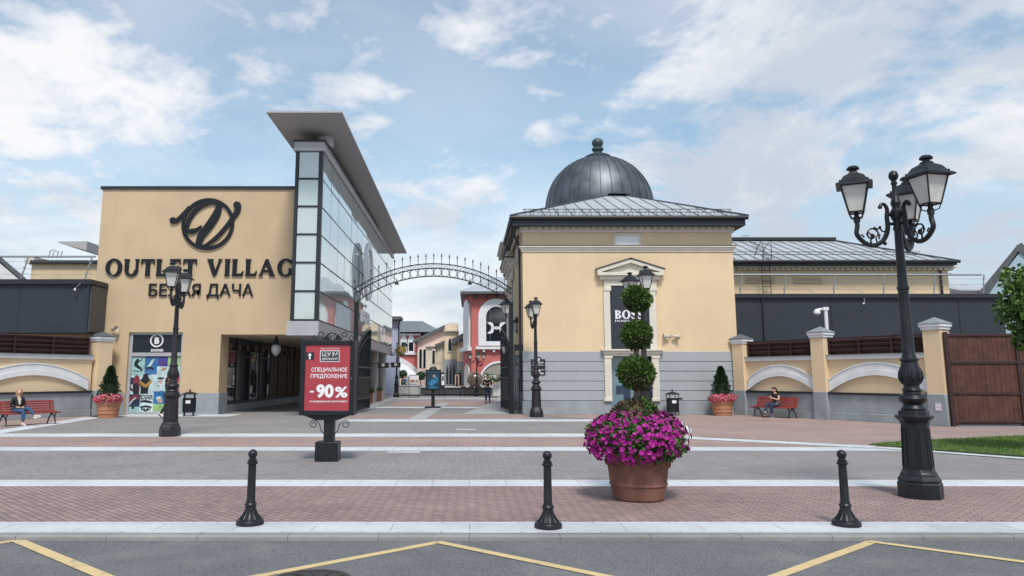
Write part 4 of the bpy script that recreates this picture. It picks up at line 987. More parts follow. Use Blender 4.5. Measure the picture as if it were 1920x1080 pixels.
cb = thing('hanging_lamp', 'tiny white wall lamp on a thin bracket at the corner of the left navy box', 'lamp', (mx1 - .4, YM, mz1)); q = MB()
q.tube([(mx1 - .3, YM - .1, mz1 + .1), (mx1 - .58, YM - .25, mz1 - .25)], .014, 5); q.build('bracket', STEEL, cb); MB().sphere((mx1 - .52, YM - .26, mz1 - .27), .055, 10, 8).build('bulb', WHITE_PLASTIC, cb)
# buildings behind at left
YQ = 44.0; F4 = front(YQ)
cbk = thing('cream_building', 'cream rendered building with dark roof edge and rain streaks behind the left navy box', 'building', (P(110, 500, YQ).x, YQ, 0)); q = MB(); pbox(q, 48, 190, 494, 760, YQ, -6, 0); q.build('wall', mat('streaked_stucco', (.62, .50, .33), .85, .06, .6, 0, .05, 60, .2, .04, .8, (.40, .31, .20)), cbk)
q = MB(); pbox(q, 60, 192, 489, 495, YQ, -6, .25); q.build('roof_edge', DARK, cbk); q = MB(); pbox(q, 48, 66, 481, 494, YQ, -6, .1); q.build('parapet', CREAM, cbk)
q = MB(); a = uv(108, 489, YQ)
for px in (108, 115, 123, 130): 
    a = uv(px, 489, YQ); q.tube([(a[0], YQ - 1, a[1]), (a[0] + .1, YQ - 1, a[1] + .42)], .025, 5)
a, b = uv(110, 477, YQ), uv(126, 478, YQ); m_ = uv(117, 473, YQ); q.tube([(a[0], YQ - 1, a[1]), (m_[0], YQ - 1, m_[1]), (b[0], YQ - 1, b[1])], .025, 5); q.build('roof_hatch_rail', STEEL, cbk)
wh = thing('white_house', 'white gable house with dark sloping roof edge at far left', 'house', (P(0, 520, 46).x, 46, 0)); F5 = facing(48, 527, 46)
a, b = on_plane(F5, 48, 527), on_plane(F5, -4, 482); q = MB(); q.fpoly(F5, [(b[0] * 2 - a[0], 0), (a[0], 0), (a[0], a[1] - .2), (b[0], b[1] - .25), (b[0] * 2 - a[0], a[1] - .2)], -9, 0); q.build('wall', WHITE, wh)
q = MB(); q.ribbon(F5, [(b[0], b[1], .12), (a[0] + .3, a[1] - .25, .12)], -9.2, .08, 1); q.ribbon(F5, [(b[0] * 2 - a[0] - .3, a[1] - .25, .12), (b[0], b[1], .12)], -9.2, .082, 1); q.build('roof', ROOFDK, wh)
cnp = thing('roof_canopy', 'grey pointed metal canopy wing sticking out behind the lettered shop building', 'canopy', (P(160, 465, 52).x, 52, 0)); a, b, c_ = uv(137, 463, 52), uv(190, 463, 52), uv(190, 478, 52)
MB().hexa([(a[0], 50, a[1] - .04), (b[0], 50, c_[1]), (b[0], 60, c_[1]), (a[0], 60, a[1] - .04), (a[0], 50, a[1] + .03), (b[0], 50, b[1] + .05), (b[0], 60, b[1] + .05), (a[0], 60, a[1] + .03)]).build('canopy_wing', CANOPY, cnp)

# ------------------------------------------------------------------ cast-iron street lamps
def spiral(c, r0, r1, a0, a1, ax_u, ax_v, n=14):
    return [Vector(c) + ax_u * (r0 + (r1 - r0) * i / n) * math.cos(a0 + (a1 - a0) * i / n) + ax_v * (r0 + (r1 - r0) * i / n) * math.sin(a0 + (a1 - a0) * i / n) for i in range(n + 1)]
def lantern(root, c, rz, s=1.0):
    c = Vector(c)
    def sq(hw, z): return [c + Vector((math.cos(rz + math.pi / 4 + k_ * math.pi / 2), math.sin(rz + math.pi / 4 + k_ * math.pi / 2), 0)) * hw * 1.414 * s + Vector((0, 0, z * s)) for k_ in range(4)]
    cage = MB(); b0, t0 = sq(.105, .10), sq(.195, .54)
    for k_ in range(4):
        cage.tube([b0[k_], t0[k_]], .013 * s, 6); cage.tube([b0[k_], b0[(k_ + 1) % 4]], .014 * s, 6); cage.tube([t0[k_], t0[(k_ + 1) % 4]], .016 * s, 6)
        cage.tube([b0[k_], c + (b0[k_] - c) * .75 + Vector((0, 0, -.06 * s)), c + Vector((0, 0, -.02 * s))], .010 * s, 5)
    cage.lathe([(.05 * s, -.06 * s), (.05 * s, .02 * s), (.035 * s, .04 * s), (.035 * s, .10 * s)], c, 12)
    lan = cage.build('lantern', CAST, root)
    g = MB(); gb, gt2 = sq(.098, .105), sq(.187, .535); g.hexa(gb + gt2); gl = sq(.09, .10); g.build('lantern_glass', FROST, lan)
    r_ = MB(); e0_, e1, e2, e3 = sq(.27, .535), sq(.265, .565), sq(.205, .60), sq(.145, .70)
    L = [e0_, e1, e2, e3, sq(.075, .745), sq(.06, .78)]
    vs_ = [p for ring_ in L for p in ring_]; fs_ = [(3, 2, 1, 0), tuple(range(len(vs_) - 4, len(vs_)))]
    for i in range(len(L) - 1):
        for k_ in range(4): fs_.append((i * 4 + k_, i * 4 + (k_ + 1) % 4, i * 4 + 4 + (k_ + 1) % 4, i * 4 + 4 + k_))
    r_.add(vs_, fs_); r_.lathe([(.055 * s, .775 * s), (.055 * s, .81 * s), (.095 * s, .82 * s), (.10 * s, .84 * s), (.07 * s, .875 * s), (.02 * s, .89 * s)], c, 14)
    for k_ in range(4): r_.sphere(e2[k_] + Vector((0, 0, .012 * s)), .016 * s, 6, 4)
    r_.build('lantern_roof', CAST, lan, 30)
def street_lamp(label, loc, arms, rz=0.0, m=None, H=1.0, arm_r=.74, ls=.93, yaws=None):
    m = m or CAST
    root = thing('street_lamp', label, 'street lamp', (0, 0, 0))
    q = MB(); o8 = math.pi / 8
    q.lathe([(.285, 0), (.285, .20), (.265, .225)], (0, 0, 0), 8, o8); q.lathe([(.27, .222), (.275, .25), (.25, .29), (.235, .31), (.235, .33), (.215, .36), (.20, .40)], (0, 0, 0), 8, o8)
    q.lathe([(.20, .395), (.178, 1.02), (.19, 1.03), (.19, 1.05)], (0, 0, 0), 8, o8)
    q.lathe([(.19, 1.05), (.24, 1.10), (.25, 1.115), (.25, 1.135), (.20, 1.14), (.195, 1.20), (.17, 1.21)], (0, 0, 0), 8, o8)
    bevel(q.build('pedestal', m, root, 25), .006)
    q = MB()                                                 # raised fields of the pedestal
    for k_ in range(8):
        th = k_ * math.pi / 4; d = Vector((math.cos(th), math.sin(th), 0)); t_ = Vector((-math.sin(th), math.cos(th), 0))
        f_ = Frame(d * (.20 * .924) + Vector((0, 0, .42)), t_, (d * -.034 + Vector((0, 0, 1))))
        q.fband(f_, [(-.055, .0), (.055, 0), (.05, .55), (-.05, .55)], [(-.043, .015), (.043, .015), (.038, .535), (-.038, .535)], -.004, .007, True)
    ped = root.children[0]; q.build('raised_panel', m, ped)
    q = MB(); q.lathe([(.15, 1.205), (.16, 1.23), (.135, 1.26), (.125, 1.29), (.165, 1.33), (.185, 1.37), (.165, 1.42), (.12, 1.44), (.115, 1.47), (.13, 1.49), (.105, 1.52),
        (.10, 1.55), (.125, 1.60), (.148, 1.68), (.140, 1.76), (.112, 1.86), (.105, 1.90), (.125, 1.91), (.125, 1.935), (.10, 1.95), (.084, 2.0), (.070, 2.93), (.082, 2.95), (.082, 2.985), (.070, 3.0),
        (.066, 3.02), (.052, 3.82), (.066, 3.84), (.066, 3.87), (.054, 3.885), (.06, 3.98), (.078, 4.0), (.085, 4.03), (.085, 4.12), (.06, 4.15), (.055, 4.18), (.072, 4.24), (.05, 4.32), (.035, 4.36),
        (.034, 4.52), (.046, 4.53), (.046, 4.55), (.034, 4.56), (.034, 4.58), (.062, 4.62), (.07, 4.66), (.055, 4.71), (.02, 4.735)], (0, 0, 0), 20)
    for k_ in range(10):                                     # gadroons on the vase
        th = k_ * math.pi / 5; d = Vector((math.cos(th), math.sin(th), 0)); q.tube([d * .118 + Vector((0, 0, 1.58)), d * .145 + Vector((0, 0, 1.66)), d * .14 + Vector((0, 0, 1.74)), d * .112 + Vector((0, 0, 1.84))], [.006, .022, .02, .005], 6)
    q.build('pole', m, root, 25)
    for ia, th in enumerate(arms):
        d = Vector((math.cos(th), math.sin(th), 0)); Z = Vector((0, 0, 1)); q = MB()
        def A(r, z): return d * r + Z * z
        path = [A(.17, 4.20), A(.22, 4.215), A(.255, 4.18), A(.245, 4.12), A(.20, 4.08), A(.17, 4.02), A(.165, 3.90), A(.19, 3.78), A(.27, 3.66), A(.40, 3.59), A(.52, 3.60), A(.62, 3.66), A(.69, 3.75), A(arm_r, 3.86), A(arm_r, 3.93)]
        path[0:5] = [A(.27, 4.175), A(.25, 4.21), A(.21, 4.215), A(.17, 4.18), A(.155, 4.12)]
        pp_ = catmull([tuple(p) for p in path], 4); q.tube(pp_, [.022 + .012 * min(1, max(0, (i - 4) / 20)) for i in range(len(pp_))], 8)
        q.sphere(A(.268, 4.168), .032, 8, 6)
        q.tube([A(.06, 4.06), A(.16, 4.06)], .03, 6); q.tube([A(.06, 3.92), A(.165, 3.92)], .024, 6)
        q.sphere(A(.235, 3.62), .028, 8, 6); q.tube([A(.235, 3.62), A(.28, 3.66)], .016, 6)
        # scrolled filigree inside the arm
        q.tube(spiral(A(.44, 3.74), .125, .02, math.pi * 1.15, -math.pi * 1.2, d, Z, 22), .013, 5)
        q.tube([A(.20, 3.80), A(.26, 3.80), A(.30, 3.85), A(.34, 3.83), A(.40, 3.86)], .013, 5); q.sphere(A(.30, 3.86), .024, 6, 5)
        q.tube([A(.44, 3.72), A(.47, 3.66), A(.46, 3.61)], .014, 5); q.tube([A(.44, 3.74), A(.50, 3.78), A(.53, 3.74)], .012, 5); q.tube([A(.57, 3.70), A(.60, 3.74), A(.65, 3.72)], .012, 5)
        q.tube([A(.36, 3.62), A(.38, 3.70), A(.34, 3.76), A(.30, 3.74)], .012, 5); q.sphere(A(.435, 3.735), .03, 8, 6)
        arm = q.build('arm', m, root)
        lantern(root, A(arm_r, 3.98), yaws[ia] if yaws else th + (.1 if len(arms) == 2 else 0), ls)
    place(root, loc, rz); root.scale = (H, H, H)
    return root
def g2(px, py): 
    p = G(px, py); return (p.x, p.y, 0)
street_lamp('large three-armed cast-iron street lamp in the right foreground beside a bollard', g2(1727, 933), (R(190), R(278), R(45)), 0, CAST, 1.03, .67, .90, (R(152), R(282), R(225)))
lp = g2(318, 818); street_lamp('two-armed grey street lamp standing in front of the ski poster window at left', lp, (R(-83), R(97)), 0, CAST_BROWN, 1.055, .70, .88)
lp = g2(1006, 782); street_lamp('two-armed street lamp beside the arched gateway and black information board', lp, (R(-92), R(100)), 0, CAST_BROWN, 1.06, .70, .88)
lp = g2(1212, 797); street_lamp('two-armed street lamp half hidden behind the clipped topiary tree', lp, (R(-93), R(107)), 0, CAST_BROWN, 1.18, .72, .88)

# ------------------------------------------------------------------ bollards
q0 = thing('bollard', 'b', 'bollard', (0, 0, 0), 0, 'bollards along the kerb')
q = MB(); q.lathe([(.145, 0), (.152, .012), (.152, .04), (.142, .058), (.126, .066)], (0, 0, 0), 28)
for k_ in range(1): q.lathe([(.120, .06), (.098, .085), (.074, .12), (.060, .165), (.056, .215)], (0, 0, 0), 28)
for k_ in range(16):
    th = k_ * math.pi / 8; d = Vector((math.cos(th), math.sin(th), 0)); q.tube([d * .116 + Vector((0, 0, .068)), d * .096 + Vector((0, 0, .09)), d * .074 + Vector((0, 0, .125)), d * .060 + Vector((0, 0, .165))], [.009, .009, .007, .004], 6)
q.build('base', CAST, q0, 30)
MB().lathe([(.062, .21), (.068, .222), (.062, .235), (.052, .245), (.052, .255), (.047, .27), (.043, .655), (.058, .665), (.060, .675), (.058, .685), (.048, .69), (.050, .71), (.036, .72), (.036, .735)], (0, 0, 0), 24).build('post', CAST, q0, 30)
MB().sphere((0, 0, .772), .052, 20, 14).build('ball_top', CAST, q0)
for i, (px, py, lb_) in enumerate(((468.5, 984, 'dark bollard on the pale kerb below the red advertising stand'), (1028, 990, 'dark bollard on the pale kerb left of the big flower pot'), (1587.5, 986, 'dark bollard on the pale kerb near the large three-armed lamp'))):
    o = q0 if i == 0 else copy_tree(q0); place(o, g2(px, py), i * .7, lb_)
    o.scale = (1.06, 1.06, 1.06)

# ------------------------------------------------------------------ red advertising stand
sgn = thing('advertising_stand', 'large black framed advertising stand with red poster reading minus ninety percent', 'advertising stand', (0, 0, 0))
YS = G(612, 866).y; sx0 = P(612, 866, YS).x; k = FPX / YS
Fs = Frame((0, 0, 0), (1, 0, 0))
def S(px, py): p = P(px, py, YS); return p.x - sx0, p.z
def sbox(mb, px0, px1, py0, py1, w0, w1): 
    a, b = S(px0, (py0 + py1) / 2), S(px1, (py0 + py1) / 2); return mb.fbox(Fs, a[0], b[0], S(0, py1)[1], S(0, py0)[1], w0, w1)
bevel(sbox(MB(), 590, 633, 829, 867, -.40, 0).build('base', CAST, sgn), .01); sbox(MB(), 605, 624, 785, 829, -.30, -.1).build('post', CAST, sgn)
fx0, fx1 = S(562.5, 705)[0], S(664, 705)[0]; fz0, fz1 = S(0, 779)[1], S(0, 638)[1]
q = MB(); t_ = .095
for a, b, c, d in ((fx0, fx0 + t_, fz0, fz1), (fx1 - t_, fx1, fz0, fz1), (fx0 + t_, fx1 - t_, fz0, fz0 + t_), (fx0 + t_, fx1 - t_, fz1 - t_, fz1)): q.fbox(Fs, a, b, c, d, -.36, 0)
q.fbox(Fs, fx0 + t_, fx1 - t_, fz0 + t_, fz1 - t_, -.34, -.05)
frm = bevel(q.build('frame', CAST, sgn), .008)
q = MB(); q.sphere((fx1 - .06, -.002, (fz0 + fz1) / 2 - .02), .012, 8, 6); q.build('lock', STEEL, frm)
MB().fpoly(Fs, [(fx0 + .08, fz0), (fx1 - .08, fz0), (fx1 - .35, fz0 - .10), (fx0 + .35, fz0 - .10)], -.32, -.06).build('under_tray', CAST, sgn)
pos = MB().fbox(Fs, fx0 + t_ + .002, fx1 - t_ - .002, fz0 + t_ + .002, fz1 - t_ - .002, -.05, -.03).build('poster', SIGN_RED, sgn)
tx = MB(); ww = -.03
def line(txt, x0, x1, y0, y1, bold=.0): a, b = S(x0, y1), S(x1, y0); tx.text(txt, Fs, a[0], b[0], a[1], b[1], ww, .003, bold)
line('СПЕЦИАЛЬНОЕ', 583, 651, 689, 698.5, .013); line('ПРЕДЛОЖЕНИЕ', 582, 651, 701, 710.5, .013)
line('90', 592, 625.5, 720.5, 746.5, .045); line('%', 627, 651.5, 725, 745.5, .03); line('НА ВЫДЕЛЕННЫЙ АССОРТИМЕНТ', 580, 651, 750.5, 755, .03); line('УНИВЕРСАЛЬНЫЙ МАГАЗИН', 600, 636, 652, 654.2, .02)
q_ = S(580.5, 736), S(588, 733); tx.fbox(Fs, q_[0][0], q_[1][0], q_[0][1], q_[1][1], ww, ww + .004)
sbox(tx, 599.5, 636, 657, 678.5, ww, ww + .003)
tx.build('lettering', INK, pos)
q = MB(); sbox(q, 600.8, 634.8, 658.4, 677.2, ww + .003, ww + .006); sbox(q, 573, 588.5, 660.5, 675, ww, ww + .003); q.build('logo_field', INK_BLACK, pos)
tx = MB(); ww = -.0235; line('Ц У М', 603.5, 632.5, 660.5, 669, .01); line('ДИСКОНТ', 603, 633, 670.5, 676, .01)
for px in (612.7, 623): sbox(tx, px - .25, px + .25, 660, 669, ww, ww + .002)
a = S(580.5, 668); tx.fpoly(Fs, [(a[0] - .017, a[1] - .062), (a[0] + .017, a[1] - .062), (a[0] + .017, a[1] + .02), (a[0] + .045, a[1] + .02), (a[0], a[1] + .068), (a[0] - .045, a[1] + .02), (a[0] - .017, a[1] + .02)], ww, ww + .003)
tx.build('logo_lettering', INK, pos)
q = MB(); cu_ = (fx0 + fx1) / 2 + .06; n = 20; pts = [(cu_ + .185 * math.cos(math.pi * i / n), fz1 + .17 * math.sin(math.pi * i / n)) for i in range(n + 1)]; q.fpoly(Fs, pts, -.24, -.18); crest = q.build('crest', CAST, sgn)
q = MB(); q.ring(Fs, cu_, fz1 + .085, .062, .052, -.18, -.172, 28, 1.15); q.ribbon(Fs, [(cu_ - .10, fz1 + .09, .006), (cu_ - .05, fz1 + .11, .006), (cu_ + .01, fz1 + .135, .009), (cu_ - .01, fz1 + .05, .01), (cu_ + .06, fz1 + .10, .006), (cu_ + .10, fz1 + .15, .008)], -.18, -.17, 5); q.build('crest_emblem', STEEL, crest)
q = MB(); X_, Z_ = Vector((1, 0, 0)), Vector((0, 0, 1))
for s_ in (-1, 1):
    q.tube([Vector((cu_ + s_ * .19, .2, fz1 + .03)), Vector((cu_ + s_ * .23, .2, fz1 + .10))] + spiral((cu_ + s_ * .26, .2, fz1 + .12), .075, .025, 0 if s_ < 0 else math.pi, s_ * -math.pi * 1.6 + (0 if s_ < 0 else math.pi), X_, Z_, 16), .010, 5)
    q.tube(spiral((cu_ + s_ * .38, .2, fz1 + .055), .06, .02, math.pi * .5, math.pi * .5 + s_ * -6.5, X_, Z_, 16), .009, 5)
q.build('scroll', CAST, crest)
q = MB(); pc = (S(605, 800)[0] + S(624, 800)[0]) / 2
for s_ in (-1, 1):
    q.tube([Vector((pc + s_ * .10, .2, fz0 - .40)), Vector((pc + s_ * .17, .2, fz0 - .33)), Vector((pc + s_ * .20, .2, fz0 - .22)), Vector((pc + s_ * .25, .2, fz0 - .13))] + spiral((pc + s_ * .33, .2, fz0 - .19), .085, .03, math.pi / 2, math.pi / 2 - s_ * 7.5, X_, Z_, 20), .009, 5)
q.build('bracket_scroll', CAST, sgn)
place(sgn, (sx0, YS, 0))

# ------------------------------------------------------------------ foliage makers
LEAF_G = mat_island('thuja_leaves', [(.030, .068, .014), (.062, .125, .026), (.10, .18, .038), (.048, .098, .021)], .6, .25)
LEAF_BR = mat_island('dried_thuja_leaves', [(.060, .045, .028), (.11, .075, .048), (.05, .07, .025), (.085, .06, .04)], .8, .15)
CONIF = mat_island('dwarf_conifer', [(.012, .030, .014), (.024, .055, .024), (.04, .075, .03)], .6, .25)
TREE_G = mat_island('tree_leaves', [(.025, .060, .012), (.05, .11, .02), (.085, .17, .03), (.12, .21, .045)], .5, .35)
PETAL = mat_island('petunia_petals', [(.18, .004, .11), (.30, .008, .19), (.42, .018, .27), (.24, .006, .17)], .55, .3)
PETAL2 = mat_island('begonia_petals', [(.50, .06, .12), (.66, .14, .22), (.42, .03, .07), (.75, .30, .36)], .55, .3)
HERB = mat_island('herb_leaves', [(.03, .08, .015), (.06, .14, .03), (.11, .20, .05)], .55, .3)
def rdir():
    while True:
        v = Vector((random.uniform(-1, 1), random.uniform(-1, 1), random.uniform(-1, 1)))
        if .05 < v.length < 1: return v.normalized()
def leaf_ball(c, r, n, size, squash=.90, lump=.12):
    q = MB(); c = Vector(c); lumps = [(rdir(), random.uniform(-lump, lump)) for _ in range(26)]
    for _ in range(n):
        d = rdir(); l = sum(max(0, d.dot(a) - .72) / .28 * b for a, b in lumps)
        rr = r * (random.uniform(.70, .97) + l); p = c + Vector((d.x * rr, d.y * rr, d.z * rr * squash))
        q.leaf(p, d + rdir() * .75 + Vector((0, 0, .15)), size * random.uniform(.6, 1.3), .55)
    return q
# big terracotta pot with clipped tiers and petunias
random.seed(21)
pt = thing('flower_pot', 'big terracotta pot of magenta petunias around a three-ball clipped topiary tree', 'potted plant', (0, 0, 0))
q = MB(); q.lathe([(.34, 0), (.365, .03), (.37, .06), (.395, .20), (.40, .205), (.412, .215), (.412, .235), (.402, .245), (.43, .46), (.44, .52), (.455, .60), (.47, .62), (.50, .63), (.505, .68), (.49, .70), (.44, .70), (.43, .60), (.0001, .60)], (0, 0, 0), 40)
pot = q.build('pot', TERRA, pt, 30); q = MB()
for k_ in range(6):                                       # relief garlands
    th0 = k_ * math.pi / 3 + .2
    for j in range(11):
        t_ = j / 10; th = th0 + t_ * .85; z = .575 - .10 * math.sin(math.pi * t_); r_ = .40 + (z - .2) * .145; q.sphere((r_ * math.cos(th), r_ * math.sin(th), z), (.024, .024, .02), 7, 5)
    for j in range(4):
        th = th0 - .09; z = .59 - j * .045; r_ = .40 + (z - .2) * .145; q.sphere((r_ * math.cos(th), r_ * math.sin(th), z), (.022 - .003 * j,) * 3, 7, 5)
q.build('garland_relief', TERRA, pot); MB().lathe([(.0001, .64), (.2, .68), (.44, .66)], (0, 0, 0), 24).build('soil', SOIL, pt)
q = MB(); q.tube([(0, 0, .6), (-.005, .01, 1.2), (.02, 0, 1.5), (.01, 0, 1.8), (.04, .01, 2.2), (.04, 0, 2.5), (.065, 0, 2.88)], [.06, .055, .045, .042, .036, .03, .018], 9)
q.tube([(.03, .0, 1.2), (.055, .02, 1.5), (.04, .0, 1.75), (.01, .02, 2.1)], .016, 6); q.build('trunk', BARK, pt)
for (z, r, n, xx) in ((1.79, .255, 2500, .022), (2.345, .212, 2000, .045), (2.885, .195, 1700, .07)):
    q = leaf_ball((xx, 0, z), r, n, .062); q.sphere((xx, 0, z), r * .80, 14, 10); 
    cr_ = q.build('foliage', LEAF_G, pt, None, False)
    q = MB()
    for _ in range(int(n * .22)):
        d = rdir(); d.z = -abs(d.z) * .8 - .1; d.normalize()
        p = Vector((xx, 0, z)) + d * r * random.uniform(.80, .98); q.leaf(p, d + rdir() * .8, .05, .5)
    q.build('dry_twigs', LEAF_BR, cr_, None, False)
q = leaf_ball((-.02, 0, 1.12), .33, 2600, .055, .9); q.sphere((-.02, 0, 1.12), .27, 14, 10); q.build('foliage', LEAF_BR, pt, None, False)
q = MB()
for _ in range(900):
    d = rdir(); d.x = abs(d.x) + .2; d.normalize(); p = Vector((-.02, 0, 1.12)) + Vector((d.x * .34, d.y * .34, d.z * .3)) * random.uniform(.85, 1.05); q.leaf(p, d + rdir() * .8, .06, .5)
q.build('foliage', LEAF_G, pt, None, False)
def mound(n, fn, rmax, zc_, hz, hole=0.0):
    """points over a spilling mound of bedding plants"""
    out = []
    lumps_ = [(rdir(), random.uniform(-.10, .10)) for _ in range(20)]
    while len(out) < n:
        d = rdir()
        if d.z < -.80: continue
        l = 1 + sum(max(0, d.dot(a) - .7) / .3 * b for a, b in lumps_)
        rr = rmax * l * random.uniform(.88, 1.0); p = Vector((d.x * rr, d.y * rr, zc_ + d.z * hz * l))
        if p.z > zc_ and math.hypot(p.x, p.y) < hole: continue
        out.append((p, Vector((d.x, d.y, d.z * 1.2 + .12)).normalized()))
    return out
q = MB()
for p, d in mound(3200, None, .72, .88, .37, .22): q.leaf(p * 1 - d * random.uniform(.03, .13), d + rdir() * .8, random.uniform(.05, .085), .65)
q.sphere((0, 0, .88), (.58, .58, .26), 16, 10); q.build('leaves', HERB, pt, None, False)
q = MB()
for p, d in mound(1150, None, .745, .88, .40, .24): q.flower(p, d + rdir() * .6, random.uniform(.026, .043))
o = q.build('petunia_flowers', PETAL, pt, None, False); o['kind'] = 'stuff'
q = MB()
for p, d in mound(1500, None, .745, .88, .40, .24):
    if p.x > .60 and p.z > .80 and p.y < .35 and random.random() < .6: q.flower(p, d + rdir() * .4, random.uniform(.03, .042))
o = q.build('white_flowers', mat_island('white_petals', [(.7, .7, .72), (.8, .8, .78)], .6, .3), pt, None, False); o['kind'] = 'stuff'
place(pt, g2(1198, 936), 0)
# conifer pots
def conifer_pot(label):
    rt = thing('flower_pot', label, 'potted plant', (0, 0, 0)); rt.name = 'conifer_pot'
    q = MB(); q.lathe([(.40, 0), (.41, .05), (.46, .48), (.475, .50), (.475, .53), (.49, .56), (.51, .57), (.51, .66), (.48, .68), (.44, .68), (.43, .6), (.0001, .6)], (0, 0, 0), 32)
    for z in (.17, .33): q.lathe([(.435 + z * .05, z), (.45 + z * .05, z + .015), (.438 + z * .05, z + .03)], (0, 0, 0), 32)
    q.build('pot', TERRA2, rt, 30); MB().tube([(0, 0, .6), (0, 0, 2.0)], [.05, .015], 7).build('trunk', BARK, rt)
    q = MB()
    for _ in range(3200):
        t_ = random.random() ** .75; z = .92 + t_ * 1.30; r_ = (.44 * (1 - t_) ** .8 + .02) * random.uniform(.55, 1.08) * (1 + .12 * math.sin(z * 19)); th = random.uniform(0, 6.283)
        d = Vector((math.cos(th), math.sin(th), random.uniform(.1, .9))); q.leaf((r_ * math.cos(th), r_ * math.sin(th), z), d + rdir() * .4, random.uniform(.06, .11), .45)
    q.lathe([(.33, .85), (.30, 1.1), (.16, 1.6), (.02, 2.1)], (0, 0, 0), 14); q.build('foliage', CONIF, rt, None, False)
    q = MB()
    for p, d in mound(900, None, .60, .80, .20): q.leaf(p - d * .04, d + rdir() * .8, .06, .6)
    q.sphere((0, 0, .78), (.5, .5, .14), 14, 8); q.build('leaves', HERB, rt, None, False)
    q = MB()
    for p, d in mound(950, None, .645, .80, .235): q.flower(p, d + rdir() * .5, random.uniform(.026, .042), 4)
    o = q.build('begonia_flowers', PETAL2, rt, None, False); o['kind'] = 'stuff'
    return rt
c1 = conifer_pot('terracotta pot with small dark conifer and pink flowers beside the ski poster window'); place(c1, g2(202, 783.0), 0, None, 'conifer pots by the building corners')
c2 = copy_tree(c1); place(c2, (P(1355, 776, 33.4).x, 33.4, 0), 1.2, 'terracotta pot with small dark conifer and pink flowers between litter bin and right bench')
for c_ in (c1, c2): c_.scale = (.96, .96, .96)

# ------------------------------------------------------------------ tree at the right edge, lawn
random.seed(8)
TR = Vector((P(1985, 640, 17.2).x, 17.2, 0))
tr = thing('tree', 'round leafy green tree on the lawn at the right edge', 'tree', tuple(TR)); q = MB()
tz = P(1960, 572, 17.2).z; q.tube([TR + Vector((0, 0, 0)), TR + Vector((.02, 0, 1.0)), TR + Vector((-.02, 0, 2.0)), TR + Vector((0, 0, tz + .4))], [.10, .075, .065, .03], 9)
for k_ in range(9):
    th = k_ * .7; z = tz - .8 + .12 * k_; q.tube([TR + Vector((0, 0, z)), TR + Vector((.5 * math.cos(th), .5 * math.sin(th), z + .35)), TR + Vector((.95 * math.cos(th), .95 * math.sin(th), z + .6))], [.03, .02, .008], 6)
q.build('trunk', BARK, tr); q = MB()
for _ in range(190):
    d = rdir(); cc = TR + Vector((0, 0, tz)) + Vector((d.x * 1.12, d.y * 1.12, d.z * 1.12)) * random.uniform(.55, 1.0); r_ = random.uniform(.16, .30)
    for _k in range(70):
        e_ = rdir(); q.leaf(cc + e_ * r_ * random.uniform(.5, 1), e_ + rdir() * .7 + Vector((0, 0, -.2)), random.uniform(.08, .14), .75)
q.build('crown', TREE_G, tr, None, False)
GRASS = mat_island('grass_blades', [(.065, .135, .018), (.10, .195, .028), (.145, .24, .045), (.085, .165, .025)], .6, .2)
q = MB(); random.seed(4)
lp_ = [Vector((x, y, 0)) for x, y in lawn_poly]
def inside(x, y):
    r_ = False; j = len(lp_) - 1
    for i in range(len(lp_)):
        if (lp_[i].y > y) != (lp_[j].y > y) and x < (lp_[j].x - lp_[i].x) * (y - lp_[i].y) / (lp_[j].y - lp_[i].y) + lp_[i].x: r_ = not r_
        j = i
    return r_
n_ = 0
while n_ < 16000:
    x, y = random.uniform(10, 20), random.uniform(14.5, 23)
    if not inside(x, y): n_ += .2; continue
    h = random.uniform(.03, .07); a = random.uniform(0, 6.28); w_ = .012; ly = random.uniform(-.03, .03); lx_ = random.uniform(-.03, .03)
    q.add([(x - w_ * math.cos(a), y - w_ * math.sin(a), .03), (x + w_ * math.cos(a), y + w_ * math.sin(a), .03), (x + lx_, y + ly, .03 + h)], [(0, 1, 2)]); n_ += 1
o = q.build('grass', GRASS, None, None, False); tag(o, 'short green lawn grass on the right of the plaza', 'grass', None, 'stuff')

# ------------------------------------------------------------------ benches
def bench(label):
    rt = thing('bench', label, 'bench', (0, 0, 0), 0, 'red slatted benches along the walls')   # faces local -Y, 2 m long along X
    q = MB(); L = 1.02
    for y, z in ((-.24, .430), (-.165, .440), (-.09, .442), (-.015, .438), (.06, .432)): q.box(-L, L, y - .033, y + .033, z - .014, z + .018)
    q.tube([(-L, -.285, .425), (L, -.285, .425)], .022, 8); bevel(q.build('seat', BENCH_WOOD, rt), .008)
    q = MB()
    for y, z in ((.115, .49), (.145, .575), (.175, .66), (.205, .745), (.235, .825)):
        Fq = Frame((0, y, z), (1, 0, 0), (0, .33, .944)); q.fbox(Fq, -L, L, -.034, .034, -.012, .016)
    bevel(q.build('backrest', BENCH_WOOD, rt), .008)
    for x in (-.86, .86):
        q = MB()
        q.tube([(x, -.27, 0), (x, -.235, .08), (x, -.19, .22), (x, -.19, .32), (x, -.27, .405)], [.03, .022, .024, .022, .02], 7)
        q.tube([(x, .27, 0), (x, .235, .08), (x, .16, .24), (x, .08, .34), (x, .09, .42)], [.03, .022, .024, .022, .02], 7)
        q.tube([(x, -.19, .24), (x, -.08, .335), (x, .05, .33), (x, .16, .24)], .016, 6); q.tube([(x, -.28, .405), (x, .08, .405), (x, .14, .50), (x, .26, .85)], .02, 6)
        q.sphere((x, -.02, .36), .035, 8, 6); q.build('leg_frame', CAST, rt)
    return rt
bL = bench('red slatted bench in front of the left wall with a blonde person seated on it'); bR = copy_tree(bL); bR['label'] = 'red slatted bench in front of the right wall with a person in black top'
pa_, pb_ = Vector(g2(5, 795.5)), Vector(g2(99, 789))
